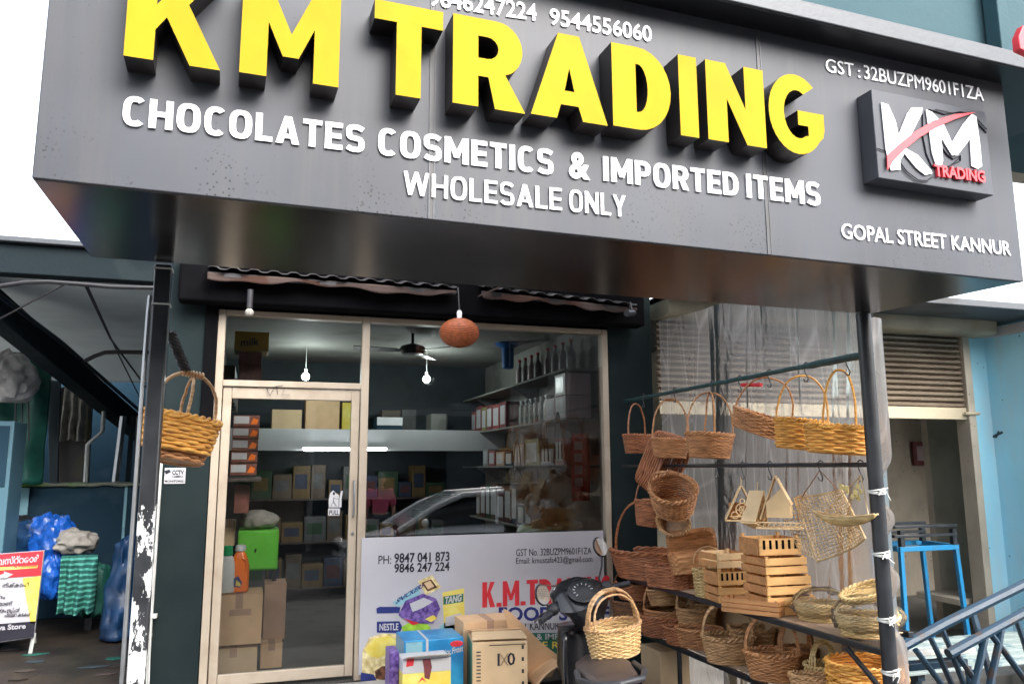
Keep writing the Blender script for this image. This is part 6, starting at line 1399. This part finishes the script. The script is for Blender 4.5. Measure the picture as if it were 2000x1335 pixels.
def heap(u, v): 
    q = V((2.82+.42*u, 3.5+1.4*v, 0)); return V((q.x, q.y, -.12+.12*noise.noise(V((u*3,v*7,2)))+.05*noise.noise(V((u*9,v*16,5)))-.25*(u < .02)))
tag(MB().sheet(heap, 24, 60).build('plastic_heap', mat('milky polythene', (.55,.54,.52), .3, .1, 8, bump=.4, bscale=14), solid=.003), 'milky crumpled polythene heaped under the lower shelf', 'plastic sheet')

# ------------------------------------------------------------------ the basket pair on the left post
p = atY(346,826,3.32); s = mpp(p)
wicker_basket('wicker_basket', 'golden round basket hanging behind the peeling left post', (p.x-2*s,p.y,p.z-52*s), 71*s, 58*s, 64*s, K['w_gold'], rot=(0,.17,.25), handles=(('x',88*s,2),('y',78*s,1)), rows=6, amp=.006, stakes=20, pitch=.013, top=1.15, rim=.010, hand_in=.85, hand_m=K['w_tan'])
wicker_basket('wicker_basket', 'reddish basket nested below the golden one on the left post', (p.x-0*s,p.y+.02,p.z-74*s), 62*s, 50*s, 52*s, K['w_brown'], rot=(0,.17,.9), handles=(), rows=5, amp=.006, stakes=20, pitch=.013, top=1.2)
b = MB(); random.seed(9); A, B = atY(332,648,3.2), atY(362,722,3.3)
for k in range(5): b.tube([A.lerp(B,i/14)+V((.016*math.cos(i*.9+k*1.26),.016*math.sin(i*.9+k*1.26),.008*noise.noise(V((i,k,0))))) for i in range(15)], .007, 6)
tag(b.build('twisted_cable', K['cable']), 'twisted bundle of dark cable above the hanging golden basket', 'cable')

# ------------------------------------------------------------------ the scooter
S0 = atZ(1205,1284,.395); S1 = atZ(1150,1135,.66)
yaw = math.atan2(S1.y-S0.y, S1.x-S0.x)-math.pi/2
print('scooter', S0, S1, math.degrees(yaw), (S1-S0).length)
root = (S0+ (S1-S0).normalized()*0.0); root = V((S0.x, S0.y, Z_ST))
sc = thing('scooter', 'dark grey motor scooter parked facing the shop with a pale basket on its seat', 'scooter', root, (0,R_(-7),yaw))
def B(mb, nm, m, **k): return mb.build(nm, m, k.pop('parent', sc), local=k.pop('local', True), **k)
def wheel(y):
    w = B(MB().lathe([(.15,-.045),(.21,-.05),(.235,-.03),(.24,0),(.235,.03),(.21,.05),(.15,.045)], (0,y,.24), 28, Matrix.Rotation(R_(90),3,'Y')), 'wheel', K['tyre'])
    MB().lathe([(0,-.04),(.05,-.045),(.14,-.03),(.152,-.04),(.152,.04),(.14,.03),(.05,.045),(0,.04)], (0,y,.24), 24, Matrix.Rotation(R_(90),3,'Y')).build('rim', K['steel'], w, local=True)
wheel(-.28); wheel(1.0)
B(MB().loft([((0,-.62,.63),(.035,0,0),(0,0,.03),2.4),((0,-.52,.60),(.11,0,0),(0,0,.09),2.5),((0,-.3,.57),(.17,0,0),(0,0,.15),2.6),((0,0,.54),(.18,0,0),(0,0,.18),2.8),((0,.2,.50),(.15,0,0),(0,0,.16),3)], 28), 'rear_cowl', K['scooter'])
B(MB().loft([((0,-.56,.80),(.06,0,0),(0,0,.018),2.6),((0,-.45,.79),(.13,0,0),(0,0,.04),2.8),((0,-.15,.775),(.15,0,0),(0,0,.045),3),((0,.05,.76),(.135,0,0),(0,0,.045),3),((0,.22,.745),(.08,0,0),(0,0,.035),2.6)], 26), 'seat', K['seat'])
tl_ = B(MB().loft([((0,-.655,.70),(.07,0,0),(0,0,.02),2.6),((0,-.62,.715),(.12,0,0),(0,0,.04),2.6),((0,-.54,.72),(.125,0,0),(0,0,.04),2.6)], 22), 'tail_light', K['taillight'])
for s_ in (-1,1): B(MB().ball((s_*.15,-.575,.71),(.045,.06,.035),14), 'turn_signal', K['lens'])
B(MB().tube([(-.155,-.2,.80),(-.17,-.4,.81),(-.12,-.6,.83),(0,-.66,.835),(.12,-.6,.83),(.17,-.4,.81),(.155,-.2,.80)], .016, 10), 'grab_rail', K['scooter_pl'])
B(MB().loft([((0,-.72,.30),(.09,0,0),(0,0,.01),3),((0,-.6,.47),(.1,0,0),(0,0,.02),3),((0,-.45,.53),(.1,0,0),(0,0,.03),3)], 16), 'rear_mudguard', K['scooter_pl'])
B(MB().box(-.09,.09,-.735,-.728,.33,.45), 'number_plate', K['white'], smooth=False)
B(MB().box(-.16,.16,.15,.72,.25,.31), 'floorboard', K['scooter_pl'], bev=.02)
B(MB().sheet(lambda u,v: V(((u-.5)*.36*(1-.35*v*v), .66+.10*v-.10*(2*u-1)**2+.02, .30+.52*v)), 14, 10), 'leg_shield', K['scooter'], solid=.03)
B(MB().loft([((0,.80,.35),(.15,0,0),(0,.06,0),2.6),((0,.84,.60),(.18,0,0),(0,.08,0),2.6),((0,.84,.84),(.14,0,0),(0,.07,0),2.6)], 22), 'front_apron', K['scooter'])
B(MB().loft([((0,.72,.40),(.10,0,0),(0,.02,.10),3),((0,.95,.53),(.10,0,0),(0,.02,.05),3),((0,1.2,.46),(.09,0,0),(0,.03,.05),3)], 18), 'front_mudguard', K['scooter'])
# steering part turned to the left and leaning with the scooter
T = Matrix.Translation(V((0,.74,.98))) @ Matrix.Rotation(R_(-9),4,'Y') @ Matrix.Rotation(R_(26),4,'Z') @ Matrix.Translation(V((0,0,-.98)))
def TB(mb): mb.v = [T @ v for v in mb.v]; return mb
hb = B(TB(MB().tube([(-.34,-.10,.99),(-.2,-.04,1.0),(0,0,.99),(.2,-.04,1.0),(.34,-.10,.99)], .013, 10)), 'handlebar', K['scooter_pl'])
hd = B(TB(MB().loft([((0,-.06,.84),(.09,0,0),(0,.05,.03),2.4),((0,-.10,.93),(.14,0,0),(0,.07,.03),2.4),((0,-.06,1.0),(.195,0,0),(0,.11,.04),2.5),((0,-.01,1.07),(.18,0,0),(0,.09,.03),2.5),((0,.02,1.11),(.10,0,0),(0,.05,.02),2.4)], 26)), 'handlebar_cowl', K['scooter'])
MBn = TB(MB().lathe([(.085,0),(.09,.006),(.08,.012),(0,.014)], (0,-.095,1.05), 24, Matrix.Rotation(R_(42),3,'X'), sx=1.15)); MBn.build('speedometer', K['black'], hd, local=True)
b = MB()
for k in range(9):
    a = R_(200-k*27); M_ = Matrix.Rotation(R_(42),3,'X'); c = V((0,-.095,1.05)); b.tube([c+M_ @ V((.07*math.cos(a),.06*math.sin(a),.0155)), c+M_ @ V((.055*math.cos(a),.047*math.sin(a),.0155))], .003, 4)
TB(b).build('dial_mark', K['white'], hd, local=True)
TB(MB().obox((.01,-.135,.985),(.15,.006,.028),Matrix.Rotation(R_(-42),3,'X'))).build('trim_strip', K['steel'], hd, local=True, bev=.003)
for s_ in (-1,1):
    B(TB(MB().tube([(s_*.24,-.055,.998),(s_*.36,-.115,.988)], .019, 12)), 'grip', K['scooter_pl'])
    B(TB(MB().tube([(s_*.2,.0,1.0),(s_*.28,.005,1.0),(s_*.37,-.05,.985)], .007, 8)), 'brake_lever', K['chrome'])
    B(TB(MB().ball((s_*.215,-.045,1.01),(.045,.04,.04),12)), 'switch_box', K['scooter_pl'])
    mz = -.19 if s_ < 0 else -.045
    mr_ = B(TB(MB().tube([(s_*.20,-.02,1.03),(s_*.19,-.03,1.10+mz*.6),(s_*.235,-.04,1.19+mz),(s_*.25,-.05,1.25+mz)], .007, 8)), 'mirror', K['wire'])
    M_ = Matrix.Rotation(R_(-6*s_),3,'Y'); TB(MB().lathe([(.056,.0),(.062,.012),(.05,.03),(.0,.036)], (s_*.26,-.055,1.31+mz), 22, M_ @ Matrix.Rotation(R_(-95),3,'X'), sx=.85, sy=1.1)).build('mirror_shell', K['black'], mr_, local=True)
    TB(MB().lathe([(.0,-.003),(.054,-.003),(.054,.0)], (s_*.26,-.057,1.31+mz), 22, M_ @ Matrix.Rotation(R_(-95),3,'X'), sx=.85, sy=1.1)).build('mirror_glass', K['mirror'], mr_, local=True)
B(TB(MB().tube([(-.2,.02,1.02),(-.26,.06,1.10),(-.14,.10,1.14),(-.02,.06,1.09)], .006, 6)), 'brake_cable', K['maroon'])
B(TB(MB().ball((0,.09,1.0),(.11,.06,.07),16)), 'headlight', K['lens'])
B(MB().tube([(-.12,-.02,.25),(-.16,-.06,.10),(-.2,-.08,.02)], .012, 8), 'side_stand', K['black'])
B(MB().tube([(.14,.0,.28),(.17,-.3,.27),(.18,-.55,.30)], [.02,.045,.05], 12), 'silencer', K['black'])
bq = atZ(1203,1280,.40); s = mpp(bq)
wicker_basket('wicker_basket', 'pale golden basket with a bound arched handle standing on the scooter seat', (bq.x,bq.y,.408), 58*s, 42*s, 56*s, K['w_light'], rot=(0,R_(-6),.18), handles=(('x',66*s,3),('x',58*s,1,-.05)), rows=9, stakes=30, rim=.010, top=1.18, hand_m=K['w_tan'], rim_m=K['w_tan'])

# ------------------------------------------------------------------ boxes on the step before the window
BX = 5.15
t = carton('cardboard_box', 'printed cardboard box with a green side band standing on the shop step', 932,1036,1248,1345,BX,.34,K['carton2'], z0=-.028, tape=False, rot=R_(-9))
w_, h_ = (atY(1036,1300,BX).x-atY(932,1300,BX).x), atY(980,1248,BX).z+.028
b = MB(); yy = -.1712
for k in range(9): b.box(-w_*.43,-w_*.35,yy-.0008,yy,h_*.30+k*.022,h_*.30+k*.022+.007)
b.build('printed_panel', K['ink'], t, local=True, smooth=False)
b = MB(); b.tube([V((w_*.0,yy-.001,h_*.55)),V((w_*.14,yy-.001,h_*.76))], .006, 5, flat=.2).tube([V((w_*.14,yy-.001,h_*.55)),V((w_*.0,yy-.001,h_*.76))], .006, 5, flat=.2).tube([V((-.01,yy-.001,h_*.55)),V((-.01,yy-.001,h_*.76))], .008, 5, flat=.2)
b.tube([V((w_*.2+.02*math.cos(a*.9),yy-.001,h_*.66+.035*math.sin(a*.9))) for a in range(7)], .008, 5, closed=True, flat=.2); b.build('printed_mark', K['ink'], t, local=True, smooth=False)
MB().box(-w_*.2,w_*.46,yy-.0006,yy,h_*.90,h_*.915).build('print_line', K['ink'], t, local=True, smooth=False)
b = MB(); put_text(b, 'HANDLE WITH CARE', (-w_*.10,yy,h_*.86), (w_*.2,yy,h_*.86), .012, NF, .0006) if False else None
for k in range(4): MB().box(w_*.39,w_*.43,yy-.0008,yy,h_*.2+k*.075,h_*.2+k*.075+.024).build('handling_mark', K['ink'], t, local=True, smooth=False)
MB().box(-w_/2-.0012,-w_/2,-.16,.16,h_*.05,h_*.95).build('side_band', mat('pale green print', (.10,.30,.2), .5, .15, 9), t, local=True, smooth=False)
MB().prism([(-w_/2,0),(w_/2,0),(w_*.47,.17),(-w_*.47,.17)], (0,-.165,h_+.001), (1,0,0), (0,1,0.10), (0,0,.004)).build('flap', K['carton2'], t, local=True); MB().prism([(-w_*.5,0),(w_*.5,0),(w_*.47,.16),(-w_*.47,.16)], (0,.165,h_+.001), (1,0,0), (0,-1,.16), (0,0,.004)).build('flap', K['carton'], t, local=True)
carton('cardboard_box', 'smaller plain cardboard box behind the printed one', 905,1010,1207,1300,5.52,.26,K['carton'], z0=-.028)
# open box flap leaning beside
of = thing('open_carton', 'flattened brown carton standing open between the printed box and the scooter', 'box', atY(1050,1335,5.3))
cpts = [(985,1188),(1000,1196),(1030,1226),(1062,1258),(1095,1282),(1094,1296),(1078,1322),(1050,1345),(1030,1360),(1010,1360),(1000,1250)]
ps_ = [atY(x, y, 5.42) for x, y in cpts]
b = MB(); b.prism([(p.x,max(p.z,-.025)) for p in ps_], (0,5.44,0), (1,0,0), (0,0,1), (0,.008,0)); b.build('panel', K['carton'], of, bev=.002)
a, c = atY(1040,1345,5.2), atY(1095,1290,5.2); MB().sheet(lambda u,v: V((a.x+(c.x-a.x)*u+.03*v, 5.13+.30*v+.05*math.sin(3*u), -.025+(c.z+.025)*(.25+.75*u)*(1-.2*v))), 8, 8).build('flap', K['carton'], of, solid=.006)
# blue carton
a, c = atY(788,1345,5.30), atY(906,1243,5.30); bb = thing('blue_carton', 'bright blue drinks carton tied with white strap beside the poster', 'box', ((a.x+c.x)/2,5.45,-.028))
MB().box(a.x,c.x,5.30,5.62,-.028,c.z).build('carton', K['bluebox'], bb, bev=.006)
MB().box(a.x+.012,a.x+(c.x-a.x)*.30,5.2985,5.2998,c.z-.1,c.z-.01).build('print_patch', K['teal_light'], bb, smooth=False)
mx_ = a.x+(c.x-a.x)*.38; MB().box(mx_-.008,mx_+.008,5.2975,5.6225,-.03,c.z+.0015).build('strap', K['white'], bb, smooth=False)
u0, u1 = atY(856,1282,5.297), atY(905,1270,5.297); lettering('lettering', 'Dairy Frost', u0, u1, 11*mpp(u0), NF, K['white'], bb, .001, .02, .2)
u0 = atY(892,1256,5.297); b = MB(); b.ball(u0, (.045,.0015,.02), 16); b.build('print_oval', K['red'], bb)
# white and yellow open box
YB = 5.0; a, c = atY(786,1345,YB), atY(881,1282,YB); wb_ = thing('white_carton', 'white and yellow carton with its lid folded open in front of the blue one', 'box', ((a.x+c.x)/2,YB+.1,-.028))
zy = atY(830,1312,YB).z
MB().box(a.x,c.x,YB,YB+.2,-.028,zy-.001).build('yellow_panel', K['pyellow'], wb_, bev=.003); MB().box(a.x,c.x,YB,YB+.2,zy,c.z).build('white_panel', K['white'], wb_, bev=.003)
MB().prism([(0,0),(1,0),(.94,1),(.05,1)], (a.x,YB+.02,c.z+.002), (c.x-a.x,0,0), (0,-.10,.035), (0,0,.004)).build('flap', K['white'], wb_, smooth=False)
mxx = (a.x+c.x)/2; MB().prism([(-.03,0),(.02,0),(.03,-.05),(.015,-.12),(-.015,-.11),(-.02,-.05)], (mxx,YB-.0006,c.z), (1,0,0), (0,0,1), (0,-.001,0)).build('printed_bottle', K['maroon'], wb_, smooth=False)
MB().prism([(0,0),(.045,.005),(.05,.05),(.004,.045)], (a.x+.02,YB-.0006,zy+.04), (1,0,0), (0,0,1), (0,-.001,0)).build('print_patch', K['red'], wb_, smooth=False); MB().prism([(0,0),(.03,.02),(.06,0),(.03,.035)], (mxx-.06,YB-.0006,zy-.06), (1,0,0), (0,0,1), (0,-.001,0)).build('print_patch', K['red'], wb_, smooth=False)
MB().box(a.x-.06,a.x-.002,YB+.12,YB+.3,-.028,c.z+.03).build('side_packet', K['purple'], wb_, bev=.004)

# ------------------------------------------------------------------ people
def skin_mesh(edges_pts, edges, radii, sub=2):
    me = bpy.data.meshes.new('tmp'); me.from_pydata([tuple(p) for p in edges_pts], edges, []); o = bpy.data.objects.new('tmp', me); COL.objects.link(o)
    md = o.modifiers.new('s', 'SKIN'); md.use_smooth_shade = True
    for i, r in enumerate(radii): o.data.skin_vertices[0].data[i].radius = (r, r) if isinstance(r, float) else r
    o.data.skin_vertices[0].data[0].use_root = True
    sb_ = o.modifiers.new('u', 'SUBSURF'); sb_.levels = sub; sb_.render_levels = sub
    bpy.context.view_layer.update(); m2 = bpy.data.meshes.new_from_object(o.evaluated_get(bpy.context.evaluated_depsgraph_get()))
    vs = [v.co.copy() for v in m2.vertices]; fs = [tuple(p.vertices) for p in m2.polygons]; bpy.data.objects.remove(o); bpy.data.meshes.remove(me); bpy.data.meshes.remove(m2); return vs, fs
def person(label, loc, yaw, seated, shirt, head_yaw=0, nod=0):
    """figure facing local -Y; loc is the floor point under the pelvis"""
    t = thing('person', label, 'person', loc, (0,0,yaw)); hp = .50 if seated else .92
    J = {}; pts = []; rad = []; ed = []
    def add(n, p, r, par=None):
        J[n] = len(pts); pts.append(V(p)); rad.append(r)
        if par: ed.append((J[par], J[n]))
    add('pelvis',(0,0,hp),(.15,.11)); add('waist',(0,-.01,hp+.18),(.135,.10),'pelvis'); add('chest',(0,-.02,hp+.38),(.16,.115),'waist'); add('neckb',(0,-.02,hp+.50),(.075,.065),'chest'); add('neck',(0,-.045,hp+.56),.055,'neckb'); add('skull',(0,-.06,hp+.62),.058,'neck')
    for s, sd_ in ((-1,'l'),(1,'r')):
        add('sh'+sd_,(s*.19,-.01,hp+.47),.062,'chest')
        if seated:
            add('el'+sd_,(s*.24,-.10,hp+.20),.045,'sh'+sd_); add('wr'+sd_,(s*.14,-.33,hp+.21),.030,'el'+sd_); add('pa'+sd_,(s*.12,-.41,hp+.22),(.036,.016),'wr'+sd_); fd = V((-s*.05,-1,.02)).normalized(); up_ = V((0,0,1))
        else:
            add('el'+sd_,(s*.25,.02,hp+.20),.045,'sh'+sd_); add('wr'+sd_,(s*.26,-.05,hp-.04),.030,'el'+sd_); add('pa'+sd_,(s*.26,-.07,hp-.12),(.018,.036),'wr'+sd_); fd = V((0,-.2,-1)).normalized(); up_ = V((s,0,0))
        base = pts[J['pa'+sd_]]; side = fd.cross(up_)
        for k,(o,L) in enumerate(((-.03,.062),(-.010,.075),(.011,.07),(.030,.055))):
            add('f%d%s'%(k,sd_), base+side*o+fd*.03, .0095, 'pa'+sd_); add('g%d%s'%(k,sd_), base+side*o+fd*(.03+L*.55)-up_*.006, .0088, 'f%d%s'%(k,sd_)); add('h%d%s'%(k,sd_), base+side*o+fd*(.03+L)-up_*.022, .0075, 'g%d%s'%(k,sd_))
        add('t0'+sd_, base-side*.035*s-fd*.02, .011, 'pa'+sd_); add('t1'+sd_, base-side*.055*s+fd*.025, .009, 't0'+sd_)
        add('hi'+sd_,(s*.10,-.02,hp-.03),.095,'pelvis')
        if seated: add('kn'+sd_,(s*.13,-.42,hp-.02),.062,'hi'+sd_); add('an'+sd_,(s*.13,-.42,.09),.042,'kn'+sd_); add('fo'+sd_,(s*.14,-.56,.035),.036,'an'+sd_)
        else: add('kn'+sd_,(s*.11,-.03,.49),.062,'hi'+sd_); add('an'+sd_,(s*.11,0,.09),.042,'kn'+sd_); add('fo'+sd_,(s*.12,-.14,.035),.036,'an'+sd_)
    vs, fs = skin_mesh(pts, ed, rad)
    b = MB(); b.add(vs, fs)
    hc = V((0,-.085,hp+.705)); HM = Matrix.Rotation(head_yaw,3,'Z') @ Matrix.Rotation(nod,3,'X')
    hv = MB(); hv.ball((0,0,0), 1, 32)
    for v in hv.v:
        x, y, z = v; jaw = 1-.30*max(0,-z-.1)**1.2; q = V((x*.075*jaw, y*.095*(1-.12*max(0,-z)), z*.118))
        if y < 0:
            q.y -= .020*math.exp(-((x/.16)**2+((z+.12)/.18)**2)); q.y -= .006*math.exp(-((x/.3)**2+((z+.5)/.08)**2)); q.y += .008*math.exp(-(((abs(x)-.38)/.16)**2+((z-.12)/.10)**2)); q.y -= .006*math.exp(-((x/.5)**2+((z+.85)/.18)**2))
        b.v.append(hc + HM @ q)
    o_ = len(b.v)-len(hv.v); b.f += [[o_+i for i in f] for f in hv.f]; b.mi += [0]*len(hv.f)
    for s in (-1,1): b.ball(hc+HM @ V((s*.076,.008,.0)), (.010,.020,.032), 10)
    b.build('body', K['skin'], t, local=True)
    eb = MB()
    for s in (-1,1): eb.ball(hc+HM @ V((s*.029,-.082,.014)), (.011,.006,.006), 8); eb.tube([hc+HM @ V((s*.012,-.092,.032)),hc+HM @ V((s*.045,-.082,.034))], .004, 5)
    eb.tube([hc+HM @ V((-.022,-.094,-.052)),hc+HM @ V((0,-.098,-.05)),hc+HM @ V((.022,-.094,-.052))], .003, 5)
    eb.build('face_features', K['hair'], t, local=True)
    hb_ = MB(); hb_.ball((0,0,0), 1, 28); out = []
    for v in hb_.v:
        x, y, z = v; k = 1.06+.05*noise.noise(v*6); lim = .30 if y < -.2 else -.35
        q = V((x*.078*k, y*.098*k+.006, max(z, lim)*.122*k)); out.append(hc + HM @ q)
    hb_.v = out; hb_.build('hair', K['hair'], t, local=True)
    # beard line and clothes grown over the same skeleton
    keep = ['pelvis','waist','chest','neckb','shl','ell','shr','elr']; idx = {n:i for i,n in enumerate(keep)}
    cp = [pts[J[n]] for n in keep]; cr = [(.165,.125),(.155,.118),(.19,.14),(.10,.09),.095,.072,.095,.072]
    vs, fs = skin_mesh(cp, [(0,1),(1,2),(2,3),(2,4),(4,5),(2,6),(6,7)], cr); MB().add(vs, fs).build('shirt', shirt, t, local=True)
    keep = ['pelvis','hil','knl','anl','hir','knr','anr']; cp = [pts[J[n]] for n in keep]
    vs, fs = skin_mesh(cp, [(0,1),(1,2),(2,3),(0,4),(4,5),(5,6)], [(.16,.125),.108,.08,.06,.108,.08,.06]); MB().add(vs, fs).build('trousers', K['trousers'], t, local=True)
    return t
p = atY(1062,990,6.75)
man_z = p.z-(.705+.50)
print('man floor', man_z, p)
stl = thing('wooden_stool', 'dark wooden stool under the man in the pale green shirt', 'stool', (p.x,6.83,-.03)); seat_z = max(.30, man_z+.50-.115)
MB().box(p.x-.17,p.x+.17,6.66,7.0,seat_z-.03,seat_z).build('seat', K['darkwood'], stl, bev=.006)
for xx in (-.14,.14):
    for yy in (-.14,.14): MB().box(p.x+xx-.02,p.x+xx+.02,6.83+yy-.02,6.83+yy+.02,-.03,seat_z-.031).build('leg', K['darkwood'], stl)
person('man in a pale green shirt sitting behind the shop window, looking down', (p.x,6.83,man_z), R_(-62), True, K['shirt'], R_(-8), R_(18))
pr = atY(742,1000,11.88+3.2)
person('person in pink standing in the street behind the parked car, mirrored in the window', (pr.x,-3.2,Z_ST), R_(180), False, K['pinkcloth'], R_(20))
